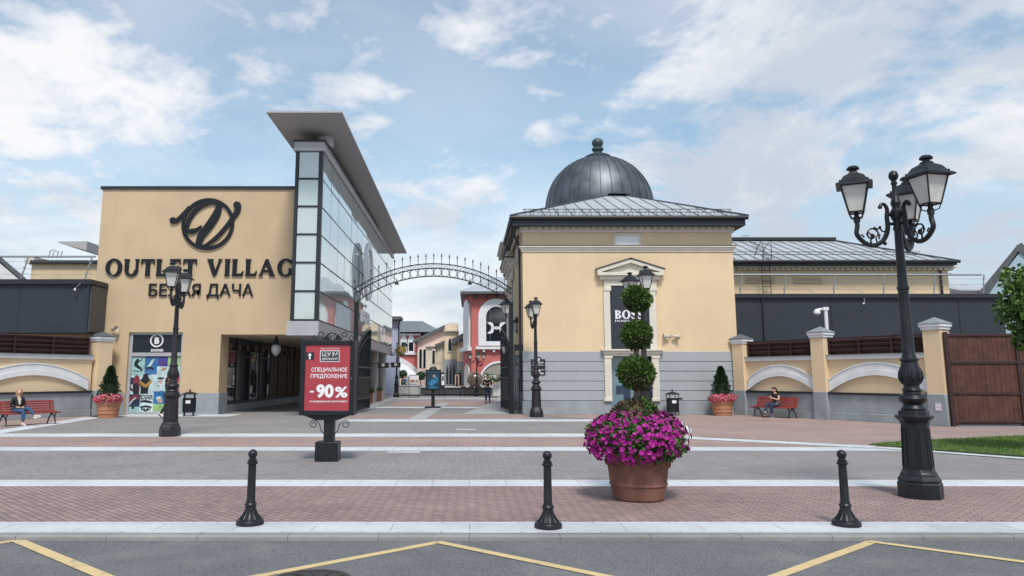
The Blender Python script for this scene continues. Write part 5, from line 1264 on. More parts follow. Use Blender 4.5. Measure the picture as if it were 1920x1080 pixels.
angL = math.atan2(.863, .506); midL = Vector((P(52, 790, 27.1).x, 27.1, 0)); place(bL, midL, angL)
angR = math.atan2(-.87, .49); midR = Vector((P(1453, 780, 32.0).x, 32.0, 0)); place(bR, midR, angR)

# ------------------------------------------------------------------ litter bins
def bin_(label, roof_open):
    rt = thing('litter_bin', label, 'litter bin', (0, 0, 0)); q = MB()
    q.lathe([(.27, .16), (.285, .17), (.285, .22), (.27, .23), (.275, .72), (.29, .73), (.29, .77)], (0, 0, 0), 24)
    for k_ in range(12): th = k_ * math.pi / 6; q.tube([(.275 * math.cos(th), .275 * math.sin(th), .22), (.278 * math.cos(th), .278 * math.sin(th), .73)], .010, 5)
    q.build('drum', CAST, rt); q = MB()
    q.lathe([(.36, .93), (.365, .945), (.30, .98), (.16, 1.03), (.06, 1.055), (.03, 1.06), (.025, 1.09), (.045, 1.11), (.035, 1.14), (.01, 1.155)], (0, 0, 0), 24); q.build('roof', CAST, rt)
    q = MB()
    for k_ in range(4): th = k_ * math.pi / 2 + .785; q.tube([(.29 * math.cos(th), .29 * math.sin(th), .74), (.30 * math.cos(th), .30 * math.sin(th), .94)], .02, 6)
    q.build('support', CAST, rt)
    for k_ in range(4):
        th = k_ * math.pi / 2 + .785; q = MB(); q.tube([(.30 * math.cos(th), .30 * math.sin(th), 0), (.27 * math.cos(th), .27 * math.sin(th), .05), (.26 * math.cos(th), .26 * math.sin(th), .2)], [.03, .022, .03], 6); q.build('leg', CAST, rt)
    q = MB(); q.box(-.13, .07, -.295, -.28, .55, .68); q.build('sticker', INK, rt)
    return rt
b1 = bin_('black round litter bin with lid against the yellow wall left of the passage', True); place(b1, (P(354, 775, 33.2).x, 33.2, 0), .25); b1.scale = (.98, .98, 1.0)
b2 = bin_('black litter bin with side ashtray against the grey base of the domed building', False)
q = MB(); q.box(.27, .46, -.06, .06, .70, .78); q.tube([(.3, 0, .70), (.27, 0, .62)], .02, 6); q.build('ashtray', CAST, b2); place(b2, (P(1262, 775, 33.7).x, 33.7, 0), .1); b2.scale = (.95, .95, .98)

# ------------------------------------------------------------------ loudspeakers, camera mast, lantern, boards
def speaker(label, loc, rz, two):
    rt = thing('loudspeaker', label, 'loudspeaker', (0, 0, 0)); q = MB()
    for s_ in ((-1, 1) if two else (1,)):
        h = MB()
        for i in range(1): pass
        pr = [(.05, 0), (.065, .08), (.075, .16), (.11, .24), (.14, .30), (.135, .30), (.03, .16)]
        m_ = Matrix.Rotation(s_ * R(90), 3, 'Y')
        vs0 = MB().lathe(pr, (0, 0, .06), 18); h.add([m_ @ v + Vector((0, -.16, 0)) for v in vs0.v], vs0.f); h.build('horn', BEIGE_PLASTIC, rt)
    q.tube([(0, 0, .03), (0, -.12, .05), (0, -.16, .02)], .022, 6); q.box(-.06, .06, -.015, .02, -.05, .09); q.build('bracket', BEIGE_PLASTIC, rt)
    return place(rt, loc, rz)
p = P(1257, 631, YB); speaker('twin beige horn loudspeaker on the yellow wall right of the pediment window', (p.x, YB, p.z), 0, True)
p = P(213, 617, YB); speaker('beige horn loudspeaker on the yellow wall above the left conifer pot', (p.x, YB, p.z), R(-25), False)
YMa = 31.2; mp_ = P(1552, 640, YMa)
ms = thing('camera_mast', 'white dome security camera on a short bent mast behind the right wall', 'security camera', (mp_.x, YMa, 0)); q = MB()
mz = P(1552, 581, YMa).z; q.tube([(mp_.x, YMa, 0), (mp_.x, YMa, mz)], .075, 10); q.build('mast', WHITE_PLASTIC, ms)
q = MB(); q.tube([(mp_.x + .06, YMa, mz), (mp_.x - .25, YMa, mz + .03), (mp_.x - .36, YMa, mz - .02)], .05, 8); q.box(mp_.x - .12, mp_.x + .10, YMa - .09, YMa + .09, mz - .02, mz + .11); q.build('arm', WHITE_PLASTIC, ms)
q = MB(); q.lathe([(.04, .04), (.10, 0), (.13, -.06), (.13, -.16)], (mp_.x - .36, YMa, mz), 18); hd = q.build('housing', WHITE_PLASTIC, ms); MB().sphere((mp_.x - .36, YMa, mz - .16), .115, 14, 10).build('lens_dome', mat('smoked_dome', (.25, .24, .22), .15, .1, 3), hd)
YPd = 35.2; p = P(518, 640, YPd); pd = thing('pendant_lantern', 'clear glass teardrop pendant lantern under the passage ceiling', 'pendant lamp', (p.x, YPd, 0)); zc_ = P(518, 657, YPd).z
MB().lathe([(.02, .35), (.05, .75), (.12, .50), (.15, .42), (.20, .36)][::-1], (p.x, YPd, zc_ - .1), 16).build('cap', CAST, pd)
MB().lathe([(.02, -.24), (.08, -.22), (.17, -.10), (.225, .06), (.22, .18), (.17, .28)], (p.x, YPd, zc_ - .02), 20).build('glass_globe', mat_glass('lantern_glass', (.30, .31, .32), .08, 0, .8), pd)
q = MB(); q.tube([(p.x, YPd, zc_ + .5), (p.x, YPd, zsof)], .015, 6); q.build('rod', CAST, pd)
ib = thing('information_board', 'black information board with white lettering fixed to the grey base behind a lamp', 'sign', (P(1009, 688, YB).x, YB, 0)); q = MB()
pbox(q, 995.5, 1022, 673.5, 702.5, YB, .06, .10); a = uv(1009, 673.5, YB); q.fpoly(F, [(a[0] + .14 * math.cos(math.pi * i / 10), a[1] + .11 * math.sin(math.pi * i / 10)) for i in range(11)], .06, .10); bd = q.build('board', INK_BLACK, ib); q = MB()
a = uv(1009, 674.5, YB); q.ring(F, a[0], a[1], .075, .055, .10, .105, 18); q.ribbon(F, [(a[0] - .03, a[1] + .06, .012), (a[0] + .02, a[1] + .04, .015), (a[0] - .02, a[1] - .05, .015), (a[0] + .06, a[1] + .03, .01)], .10, .106, 3)
a, b = uv(999, 681, YB), uv(1018.5, 678.6, YB); q.text('OUTLET VILLAGE', F, a[0], b[0], a[1], b[1], .10, .005, .04); a, b = uv(1004, 683.6, YB), uv(1014, 682, YB); q.text('БЕЛАЯ ДАЧА', F, a[0], b[0], a[1], b[1], .10, .004, .02)
pbox(q, 997, 1020.5, 684.3, 684.9, YB, .10, .104); pbox(q, 997, 1020.5, 693.2, 693.8, YB, .10, .104)
for i, x in enumerate((1001, 1004.5, 1008, 1011.5, 1014.5, 1017.5)): a = uv(x, 700, YB); q.disc(F, a[0], a[1], .032, .10, .104, 12)
a = uv(1011, 696, YB); q.disc(F, a[0], a[1], .045, .10, .104, 14); q.build('lettering', INK, bd)

# ------------------------------------------------------------------ the iron gateway
YGA = 34.9
def GA(px, py): p = P(px, py, YGA); return p.x, p.z
gr = thing('gateway_arch', 'dark iron arched gateway with spear points spanning the alley entrance', 'gateway', (P(812, 700, YGA).x, YGA, 0)); Fq = front(YGA)
for px in (666.5, 959.0):
    x = GA(px, 680)[0]; q = MB(); q.box(x - .10, x + .10, YGA - .10, YGA + .10, 0, P(px, 566, YGA).z); bevel(q.build('post', CAST, gr), .01)
def arcpts(l, m_, r_, n=40):
    # circular arc through three image points
    (x1, y1), (x2, y2), (x3, y3) = l, m_, r_
    d = 2 * (x1 * (y2 - y3) + x2 * (y3 - y1) + x3 * (y1 - y2))
    ux = ((x1 * x1 + y1 * y1) * (y2 - y3) + (x2 * x2 + y2 * y2) * (y3 - y1) + (x3 * x3 + y3 * y3) * (y1 - y2)) / d
    uy = ((x1 * x1 + y1 * y1) * (x3 - x2) + (x2 * x2 + y2 * y2) * (x1 - x3) + (x3 * x3 + y3 * y3) * (x2 - x1)) / d
    return ux, uy, math.hypot(x1 - ux, y1 - uy)
arcs = [arcpts(GA(664, 543), GA(812, 494.5), GA(961, 543)), arcpts(GA(664, 552), GA(812, 503), GA(961, 552)), arcpts(GA(669, 566), GA(812, 518), GA(957, 566))]
xL, xR = GA(664, 600)[0], GA(961, 600)[0]
def az_(a, x): return a[1] + math.sqrt(max(0, a[2] ** 2 - (x - a[0]) ** 2))
q = MB()
for a in arcs: q.tube([(xL + (xR - xL) * i / 48, YGA, az_(a, xL + (xR - xL) * i / 48)) for i in range(49)], .026, 6)
nb_ = 20
for i in range(nb_ + 1):
    x = xL + (xR - xL) * i / nb_; zt_ = az_(arcs[0], x)
    q.tube([(x, YGA, az_(arcs[2], x)), (x, YGA, zt_ + .32)], .014, 5); q.lathe([(.012, 0), (.036, .05), (.030, .09), (.004, .20)], (x, YGA, zt_ + .31), 8); q.sphere((x, YGA, zt_ + .24), .026, 6, 5)
    if i < nb_:
        xm_ = x + (xR - xL) / nb_ / 2; za, zb_ = az_(arcs[1], xm_), az_(arcs[2], xm_); r_ = (za - zb_) / 2 - .015
        q.tube([(xm_ + r_ * math.cos(t_ * math.pi / 8), YGA, (za + zb_) / 2 + r_ * math.sin(t_ * math.pi / 8)) for t_ in range(17)], .012, 4, False)
        x2 = x + (xR - xL) / nb_; q.tube([(x, YGA, az_(arcs[0], x)), (x2, YGA, az_(arcs[1], x2))], .008, 4); q.tube([(x, YGA, az_(arcs[1], x)), (x2, YGA, az_(arcs[0], x2))], .008, 4)
q.build('arch', CAST, gr)
def gate_leaf(label, hx, ang, L):
    rt = thing('gate_leaf', label, 'gate leaf', (hx, YGA + .12, 0)); d = Vector((math.cos(ang), math.sin(ang), 0)); Fl = Frame((hx, YGA + .12, 0), d)
    top = lambda u: 3.1 + .95 * math.sin(min(1, u / L) * math.pi / 2)
    q = MB(); q.fbox(Fl, 0, .07, .1, top(0), -.035, .035); q.fbox(Fl, L - .07, L, .1, top(L), -.035, .035)
    for v in (.12, .62, 1.62, 2.1): q.fbox(Fl, .07, L - .07, v, v + .07, -.03, .03)
    q.tube([Fl(L * i / 12, top(L * i / 12), 0) for i in range(13)], .04, 6); q.tube([Fl(L * i / 12, top(L * i / 12) - .35, 0) for i in range(13)], .03, 6); q.build('frame', CAST, rt)
    q = MB(); n = int(L / .14)
    for i in range(1, n):
        u = L * i / n; q.tube([Fl(u, .12, 0), Fl(u, top(u) + (.18 if i % 2 else .02), 0)], .013, 5)
    q.fbox(Fl, .07, L - .07, .69, 1.62, -.006, .006); q.build('bars', CAST, rt); return rt
gate_leaf('open left iron gate leaf with curved top swung back beside the red stand', GA(670, 680)[0], R(88), 3.5)
gate_leaf('open right iron gate leaf seen edge-on beside the gateway post', GA(955, 680)[0], R(94), 3.4)
sg_ = thing('side_grille', 'narrow fixed iron grille with ring and spear between gateway post and domed building', 'grille', (GA(974, 700)[0], YGA, 0)); q = MB()
ga, gb_ = GA(964, 646)[0], GA(981.5, 646)[0]; zt_, zb_ = GA(970, 646)[1], GA(970, 768)[1]
for a, b, c, d in ((ga, ga + .05, zb_, zt_), (gb_ - .05, gb_, zb_, zt_), (ga, gb_, zb_, zb_ + .05)): q.box(a, b, YGA - .025, YGA + .025, c, d)
for py in (668, 685, 755): z = GA(970, py)[1]; q.box(ga, gb_, YGA - .02, YGA + .02, z - .025, z + .025)
mx_ = (ga + gb_) / 2; zc_ = GA(970, 676.5)[1]; q.tube([(mx_ + .155 * math.cos(t_ * math.pi / 10), YGA, zc_ + .155 * math.sin(t_ * math.pi / 10)) for t_ in range(21)], .014, 5, False)
z = GA(970, 716)[1]; q.tube([(mx_, YGA, zb_), (mx_, YGA, z)], .018, 6); q.lathe([(.015, 0), (.05, .05), (.004, .18)], (mx_, YGA, z), 8)
zq = GA(970, 755)[1]
for s_ in (-1, 1): q.tube([(mx_, YGA, zq - .3), (mx_ + s_ * .10, YGA, zq - .12), (mx_ + s_ * .16, YGA, zq - .03)], .014, 5)
q.box(ga, gb_, YGA - .06, YGA + .06, zt_ - .28, zt_); q.build('bars', CAST, sg_)
def wall_lantern(label, px, py, Y, ax_, s_):
    p = P(px, py, Y); rt = thing('wall_lantern', label, 'lantern', tuple(p)); lantern(rt, p, .6, s_)
    q = MB(); q.tube([(p.x, p.y, p.z - .03 * s_), (p.x + (ax_ - p.x) * .5, p.y, p.z - .18 * s_), (ax_, p.y, p.z - .10 * s_)], .016, 6); q.tube([(ax_, p.y, p.z + .2), (ax_, p.y, p.z - .2)], .02, 6); q.build('bracket', CAST, rt)
gx_ = GA(959, 600)[0]
wall_lantern('upper iron lantern on a bracket left of the right gateway post', 949, 592, YGA, gx_ - .1, .95)
wall_lantern('lower iron lantern on a bracket left of the right gateway post', 948, 666, YGA + 1.5, gx_ - .05, .80)
wall_lantern('small iron lantern behind the gateway post by the cream column', 969, 622, 38.2, P(978, 620, 38.2).x, .85)
for i, (px, py) in enumerate(((744, 531), (881, 531))):
    p = P(px, py, YGA); rt = thing('floodlight', 'small floodlight hanging under the ' + ('left' if i == 0 else 'right') + ' part of the gateway arch', 'floodlight', tuple(p)); q = MB(); q.lathe([(.03, .08), (.09, .02), (.10, -.06), (.07, -.07)], p, 12); q.tube([(p.x, p.y, p.z + .06), (p.x, p.y, p.z + .25)], .015, 5); q.build('housing', CAST, rt)

# ------------------------------------------------------------------ the alley
def sbuild(name, label, Y, cat='building'): return thing(name, label, cat, (P(850, 700, Y).x, Y, 0))
# red building with the big arched window
YU = 72.0; FU = front(YU); ua = sbuild('red_building', 'red stucco building with white arched window surround and white curved emblem in the alley', YU)
X0, X1, XC = P(884, 650, YU).x, P(1000, 650, YU).x, P(869, 650, 75.5).x; zt_ = zat(551, YU)
MB().add([(XC, 75.5, 0), (X0, YU, 0), (X1, YU, 0), (X1, YU + 14, 0), (XC, YU + 14, 0)] + [(XC, 75.5, zt_), (X0, YU, zt_), (X1, YU, zt_), (X1, YU + 14, zt_), (XC, YU + 14, zt_)],
         [(0, 1, 6, 5), (1, 2, 7, 6), (2, 3, 8, 7), (3, 4, 9, 8), (4, 0, 5, 9), (5, 6, 7, 8, 9)]).build('wall', RED_WALL, ua)
ex0 = P(863, 548, YU - .7).x; ezz = zat(548, YU); q = MB(); q.add([(ex0, YU - .9, ezz), (X1, YU - .9, ezz), (X1, YU + 14, ezz), (ex0, YU + 14, ezz), (P(922, 520, 78).x, 78, P(922, 520, 78).z), (X1, 78, P(922, 520, 78).z)], [(0, 1, 5, 4), (3, 4, 5, 2), (0, 4, 3), (3, 2, 1, 0), (1, 2, 5)]); q.build('roof', ROOF, ua)
MB().box(ex0, X1, YU - .92, YU + 13.9, ezz - .22, ezz).build('eaves', ROOFDK, ua)
q = MB()
for px in (888, 893, 908, 913, 928, 933, 948, 953): pbox(q, px, px + 2, 552, 560, YU, 0, .5)
q.build('eaves_bracket', ROOFDK, ua)
def awin(root, F_, Y, cxp, w_out, w_in, ytop_o, ytop_i, ybot, m_frame=WHITE, m_glass=GLASS_NAVY, d0=.0, sill=None):
    """arched window: white surround band round a glass pane"""
    xo0, xo1 = P(cxp - w_out, ybot, Y).x, P(cxp + w_out, ybot, Y).x; xi0, xi1 = P(cxp - w_in, ybot, Y).x, P(cxp + w_in, ybot, Y).x
    ro, ri = (xo1 - xo0) / 2, (xi1 - xi0) / 2; zb = zat(ybot, Y); so_, si_ = zat(ytop_o, Y) - ro, zat(ytop_i, Y) - ri
    n = 24; o_ = [(xo0, zb)] + arch_pts(xo1, xo0, so_, ro, n)[::-1] + [(xo1, zb)]; i_ = [(xi0, zb)] + arch_pts(xi1, xi0, si_, ri, n)[::-1] + [(xi1, zb)]
    o_ = [(xo0, zb)] + [(xo0 + ro - ro * math.cos(math.pi * k_ / n), so_ + ro * math.sin(math.pi * k_ / n)) for k_ in range(n + 1)] + [(xo1, zb)]
    i_ = [(xi0, zb)] + [(xi0 + ri - ri * math.cos(math.pi * k_ / n), si_ + ri * math.sin(math.pi * k_ / n)) for k_ in range(n + 1)] + [(xi1, zb)]
    q = MB(); q.fband(F_, o_, i_, d0, d0 + .14); f_ = q.build('window', m_frame, root); MB().fpoly(F_, i_, d0 - .05, d0 + .03).build('pane', m_glass, f_); return f_
wu = awin(ua, FU, YU, 931, 34, 19.5, 560, 575, 648)
q = MB(); pbox(q, 911, 951, 640, 648, YU, 0, .13); q.build('sill_band', WHITE, wu)
q = MB(); 
for px in (919, 938): pbox(q, px, px + .9, 578, 640, YU, .03, .06)
pbox(q, 911.5, 950.5, 603, 604, YU, .03, .06); q.build('glazing_bar', ROOFDK, wu)
lgq = MB(); c_ = uv(931, 615, YU); kU = FPX / YU
for s_ in (-1, 1):
    lgq.ribbon(FU, [(c_[0] - 17 / kU, c_[1] + s_ * 10 / kU, .6 / kU), (c_[0] - 9.5 / kU, c_[1] + s_ * 7 / kU, 2.9 / kU), (c_[0] - 6 / kU, c_[1] + s_ * 1.5 / kU, 1.3 / kU), (c_[0], c_[1] - s_ * 2.0 / kU, 1.1 / kU), (c_[0] + 6 / kU, c_[1] + s_ * 1.5 / kU, 1.3 / kU), (c_[0] + 9.5 / kU, c_[1] + s_ * 7 / kU, 2.9 / kU), (c_[0] + 17 / kU, c_[1] + s_ * 10 / kU, .6 / kU)], .05, .10 + s_ * .004, 6)
for s_ in (-1, 1): lgq.fbox(FU, c_[0] + s_ * 9 / kU - 1.0 / kU, c_[0] + s_ * 9 / kU + 1.0 / kU, c_[1] - 9 / kU, c_[1] + 9 / kU, .05, .098)
lgq.build('emblem', INK, wu)
q = MB(); pbox(q, 892, 975, 650, 655, YU, 0, .4)
for px in (905, 924, 943): pbox(q, px, px + 4, 655, 660, YU, 0, .3)
q.build('ledge', WHITE, ua)
lo_ = awin(ua, FU, YU, 936, 37, 34, 677, 681, 742, WHITE, mat('arcade_back', (.30, .28, .26), .8, .1, 1))
q = MB(); pbox(q, 899, 970, 729, 744, YU, .0, .2); q.build('base', STONE, ua)
dC = Vector((X0 - XC, YU - 75.5, 0)); FC = Frame((XC, 75.5, 0), dC); LC = dC.length; q = MB(); n = 16
zz0, zz1 = zat(652, 74), zat(563, 74); r_ = LC * .36
q.fpoly(FC, [(LC * .14, zz0), (LC * .86, zz0)] + [(LC / 2 + r_ * math.cos(math.pi * i / n), zz1 - r_ + r_ * math.sin(math.pi * i / n)) for i in range(n + 1)], 0, .15); bw_ = q.build('blind_window', WHITE, ua)
q = MB(); q.fbox(FC, 0, LC, zz0 - .35, zz0, 0, .35); q.build('ledge', WHITE, ua)
q = MB(); zz0, zz1 = .6, zat(682, 74); q.fpoly(FC, [(LC * .2, zz0), (LC * .8, zz0)] + [(LC / 2 + LC * .3 * math.cos(math.pi * i / n), zz1 - LC * .3 + LC * .3 * math.sin(math.pi * i / n)) for i in range(n + 1)], 0, .1); q.build('blind_arch', CREAM, ua)
# far left red building with bridge arch
YR_ = 94.0; FR_ = front(YR_); rb = sbuild('red_building', 'distant red building with twin white framed windows over a white bridge arch', YR_)
q = MB(); pbox(q, 700, 790, 624, 672, YR_, -10, 0); q.build('wall', RED_WALL, rb)
xa_, xb_ = P(745, 690, YR_).x, P(790, 690, YR_).x; n = 18
cur = lambda off: [(P(730, 690, YR_).x + (xb_ - P(730, 690, YR_).x) * i / n, zat(668, YR_) + off - (zat(668, YR_) - zat(702, YR_)) * (i / n) ** 2.0) for i in range(n + 1)]
q = MB(); q.fband(FR_, cur(0), [(u, zat(671.5, YR_)) for u, v in cur(0)][::1], -9.9, -.01) if False else q.fpoly(FR_, [(P(730, 690, YR_).x, zat(671.9, YR_)), (xb_, zat(671.9, YR_))] + cur(0)[::-1], -9, -.02); q.build('arch_wall', RED_WALL, rb)
q = MB(); q.fband(FR_, cur(.1), cur(-.55), -9, .12); q.build('arch_band', WHITE, rb)
q = MB(); pbox(q, 738, 788, 626, 629, YR_, 0, .3); q.build('string_course', WHITE, rb); q = MB(); pbox(q, 745, 785, 662, 665, YR_, 0, .25); q.build('string_course', WHITE, rb)
for px in (757, 771):
    q = MB(); pbox(q, px - 6, px + 6, 637, 662, YR_, 0, .18); a_ = uv(px - 6, 637, YR_); b_2 = uv(px + 6, 637, YR_); c2_ = uv(px, 624.5, YR_); q.fpoly(FR_, [(a_[0], a_[1]), (b_2[0], b_2[1]), (b_2[0] - .12, b_2[1] + .35), (c2_[0] + .08, c2_[1]), (c2_[0] - .08, c2_[1]), (a_[0] + .12, a_[1] + .35)], 0, .17); f_ = q.build('window', WHITE, rb); q = MB(); pbox(q, px - 4.2, px + 4.2, 642, 658, YR_, .18, .20); q.build('pane', GLASS_NAVY, f_)
q = MB(); e0_, e1_ = uv(740, 623, YR_), uv(800, 623, YR_); t0_, t1_ = P(757, 602, YR_ + 6), P(792, 602, YR_ + 6); ee = P(836, 615, YR_ + 2)
q.add([(e0_[0] - 3, YR_ - .8, e0_[1]), (e1_[0] + 2, YR_ - .8, e1_[1]), (e1_[0] + 2, YR_ + 14, e1_[1]), (e0_[0] - 3, YR_ + 14, e0_[1]), (t0_.x - 3, YR_ + 6, t0_.z), (t1_.x, YR_ + 6, t1_.z)], [(0, 1, 5, 4), (1, 2, 5), (2, 3, 4, 5), (0, 4, 3), (3, 2, 1, 0)]); 
for i in range(22): x = e0_[0] - 2 + i * .42; q.tube([(x, YR_ - .8, e0_[1] + .03), (x, YR_ + 5.9, e0_[1] + (t0_.z - e0_[1]) * .985 + .03)], .03, 4) if x < t1_.x else None
q.build('roof', ROOFGR, rb)
q = MB(); pbox(q, 700, 762, 700, 736, YR_ + 20, -2, 0); 
yh = thing('yellow_building', 'yellow shopfront seen through the distant bridge arch', 'building', (P(750, 715, YR_ + 20).x, YR_ + 20, 0)); q.build('wall', GOTHIC, yh); q = MB(); pbox(q, 752, 758, 712, 734, YR_ + 20, 0, .1); pbox(q, 740, 747, 712, 734, YR_ + 20, 0, .1); q.build('window', GLASS_NAVY, yh)
# lilac corner
ll = sbuild('lilac_building', 'narrow lilac building edge with dark roof just beyond the glass tower', 68.5); q = MB(); pbox(q, 690, 747.5, 601, 742, 68.5, -1.2, 0); q.build('wall', LILAC, ll); q = MB(); pbox(q, 690, 753, 594, 600, 68.5, -1.5, .6); q.build('roof', ROOFDK, ll); q = MB(); a_, b2_ = uv(752, 598, 68), uv(747, 610, 68); q.tube([(a_[0], 67.6, a_[1]), (b2_[0], 68.4, b2_[1]), (b2_[0], 68.4, 3)], .06, 6); q.build('downpipe', DARK, ll)
# pink gable
YPk = 88.0; Fp = front(YPk); pk = sbuild('pink_building', 'pale pink gable house with dark sloping roof in the middle of the alley', YPk)
a_, b2_ = uv(783, 639, YPk), uv(838, 613, YPk); q = MB(); q.fpoly(Fp, [(a_[0], 0), (b2_[0], 0), (b2_[0], b2_[1]), (a_[0], a_[1])], -12, 0); q.build('wall', PINK_WALL, pk)
q = MB(); q.ribbon(Fp, [(a_[0] - .5, a_[1] - .12, .16), (b2_[0], b2_[1] + .14, .16)], -12, .6, 1); q.build('roof', ROOFDK, pk)
for px in (788.5, 796): awin(pk, Fp, YPk, px, 3.4, 2.4, 652, 655, 690, CREAM, GLASS_NAVY)
# beige stepped facade and gothic tower and cream house
YBg = 84.0; Fb = front(YBg); bg = sbuild('beige_building', 'beige stone shop facade with slim niches in the alley between pink and tower houses', YBg)
q = MB(); pbox(q, 798, 815, 650, 738, YBg, -5, 0); pbox(q, 815, 834, 643, 738, YBg, -5, -.3); q.build('wall', BEIGE, bg); q = MB(); pbox(q, 796, 816, 647, 650, YBg, -5, .3); q.build('cornice', CREAM, bg); q = MB(); a_, b2_ = uv(816, 650, YBg), uv(836, 640, YBg); q.ribbon(Fb, [(a_[0] - .2, a_[1], .14), (b2_[0], b2_[1], .14)], -5.2, .2, 1); q.build('roof', ROOFDK, bg)
awin(bg, Fb, YBg, 813, 3.6, 2.4, 654, 657, 682, CREAM, GLASS_NAVY)
q = MB(); 
for px in (820, 824, 828): pbox(q, px, px + 1.5, 655, 680, YBg, -.3, -.18)
q.build('niche', CREAM, bg)
q = MB(); pbox(q, 800, 812, 700, 735, YBg, 0, .06); pbox(q, 818, 832, 698, 735, YBg, -.3, -.22); q.build('shop_window', GLASS_DK, bg)
YGo = 81.0; Fgo = front(YGo); go = sbuild('gothic_tower', 'warm yellow stone tower house with pointed window and crowned parapet in the alley', YGo, 'tower')
q = MB(); pbox(q, 833.5, 858, 612, 740, YGo, -6, 0); q.build('wall', GOTHIC, go); q = MB(); pbox(q, 832.5, 859, 618, 621.5, YGo, -6, .35); pbox(q, 834.5, 857.5, 607, 612, YGo, -5.6, -.1); pbox(q, 841, 857, 604.5, 607, YGo, -5, -.3); q.build('parapet', CREAM, go)
q = MB(); pbox(q, 833.4, 858.1, 674, 740, YGo, .005, .08); q.build('stone_base', STONE, go)
def lancet(root, cxp, hw, ytop, ybot, m_, Y, d=.0):
    a_, b2_, t_ = uv(cxp - hw, ybot, Y), uv(cxp + hw, ybot, Y), uv(cxp, ytop, Y); h = t_[1] - a_[1]; q = MB(); F_ = front(Y)
    c_ = (a_[0] + b2_[0]) / 2; w_ = (b2_[0] - a_[0]) / 2; L = [(a_[0], a_[1]), (b2_[0], b2_[1]), (b2_[0], a_[1] + h * .6), (c_ + w_ * .75, a_[1] + h * .8), (c_, t_[1]), (c_ - w_ * .75, a_[1] + h * .8), (a_[0], a_[1] + h * .6)]
    q.fpoly(F_, L, d, d + .12); f_ = q.build('window', m_, root); k_ = .68; q = MB(); q.fpoly(F_, [(c_ + (u - c_) * k_, a_[1] + .12 + (v - a_[1]) * .86) for u, v in L], d + .1, d + .14); q.build('pane', GLASS_NAVY, f_)
lancet(go, 843.5, 4.2, 631, 660, CREAM, YGo); 
for px in (838.5, 844.5, 851): lancet(go, px, 2.6, 679, 722, STONE, YGo, .081)
YCr = 78.0; cr = sbuild('cream_building', 'cream shop house with dark roof squeezed between stone tower and red building', YCr); q = MB(); pbox(q, 857, 876, 640, 742, YCr, -6, 0); q.build('wall', STUCCO_BOSS, cr)
q = MB(); a_, b2_ = uv(853, 641, YCr), uv(876, 627, YCr); q.ribbon(front(YCr), [(a_[0] - .3, a_[1], .28), (b2_[0], b2_[1], .28)], -6, .5, 1); q.build('roof', ROOFDK, cr)
q = MB(); pbox(q, 857, 876, 678, 742, YCr, .0, .07); q.build('stone_base', STONE, cr); q = MB()
for px in (861, 866, 871): pbox(q, px, px + 2.2, 648, 670, YCr, 0, .06)
q.build('window', CREAM, cr); q = MB(); pbox(q, 859, 865, 694, 736, YCr, .07, .1); pbox(q, 867, 873, 694, 736, YCr, .07, .1); q.build('shop_window', GLASS_DK, cr)
# stage with granite ball, low walls
YSt = 66.0
st_ = thing('stage', 'low dark stone stage wall across the far end of the alley', 'low wall', (P(855, 735, YSt).x, YSt, 0)); q = MB(); pbox(q, 789, 923, 727, 739.5, YSt, -5, 0); q.build('wall', mat('dark_stage', (.05, .055, .06), .6, .1, 1), st_); q = MB(); pbox(q, 788, 924, 725, 727, YSt, -5, .1); q.build('top_slab', CONCRETE, st_)
gl_ = thing('low_wall', 'pale grey low wall at the left end of the alley', 'low wall', (P(766, 735, YSt).x, YSt - .5, 0)); q = MB(); pbox(q, 746, 788, 724, 739, YSt - .5, -3, 0); bevel(q.build('wall', CONCRETE, gl_), .03); q = MB(); pbox(q, 745.6, 788.4, 722.8, 724, YSt - .5, -3.05, .05); q.build('coping', CONCRETE, gl_)
p = P(890.5, 711.5, 67.5); gb_s = thing('granite_ball', 'large polished brown stone ball on the low stage in the alley', 'ball fountain', (p.x, 67.5, P(890, 726, 67.5).z)); MB().sphere(p, 14.6 * 67.5 / FPX, 32, 20).build('ball', BRONZE, gb_s); MB().lathe([(.55, -.02), (.55, .08), (.35, .15)], (p.x, 67.5, P(890, 726.5, 67.5).z), 20).build('base', mat('ball_base', (.2, .19, .18), .5), gb_s)
# chairs
ch = thing('chair', 'c', 'chair', (0, 0, 0), 0, 'folding chairs in front of the stage'); q = MB(); q.box(-.22, .22, -.22, .2, .43, .46); q.build('seat', BROWN_SLAT, ch); q = MB(); q.box(-.22, .22, .19, .22, .62, .86); q.build('backrest', BROWN_SLAT, ch)
for sx_ in (-1, 1):
    for sy_ in (-1, 1): q = MB(); q.tube([(sx_ * .21, sy_ * .24, 0), (sx_ * .21, sy_ * .2, .44), (sx_ * .21, .205, .86 if sy_ > 0 else .44)], .018, 5); q.build('leg', CAST, ch)
for i, px in enumerate((829, 868, 884, 899)):
    o = ch if i == 0 else copy_tree(ch); place(o, (P(px, 740, 63.5).x, 63.5, 0), R((8, -5, 4, 10)[i]), ('slim dark chair in front of the stage right of the small advertising stand', 'slim dark chair, leftmost of three below the stone ball', 'slim dark chair, middle of three below the stone ball', 'slim dark chair, nearest to the walking man below the stone ball')[i])
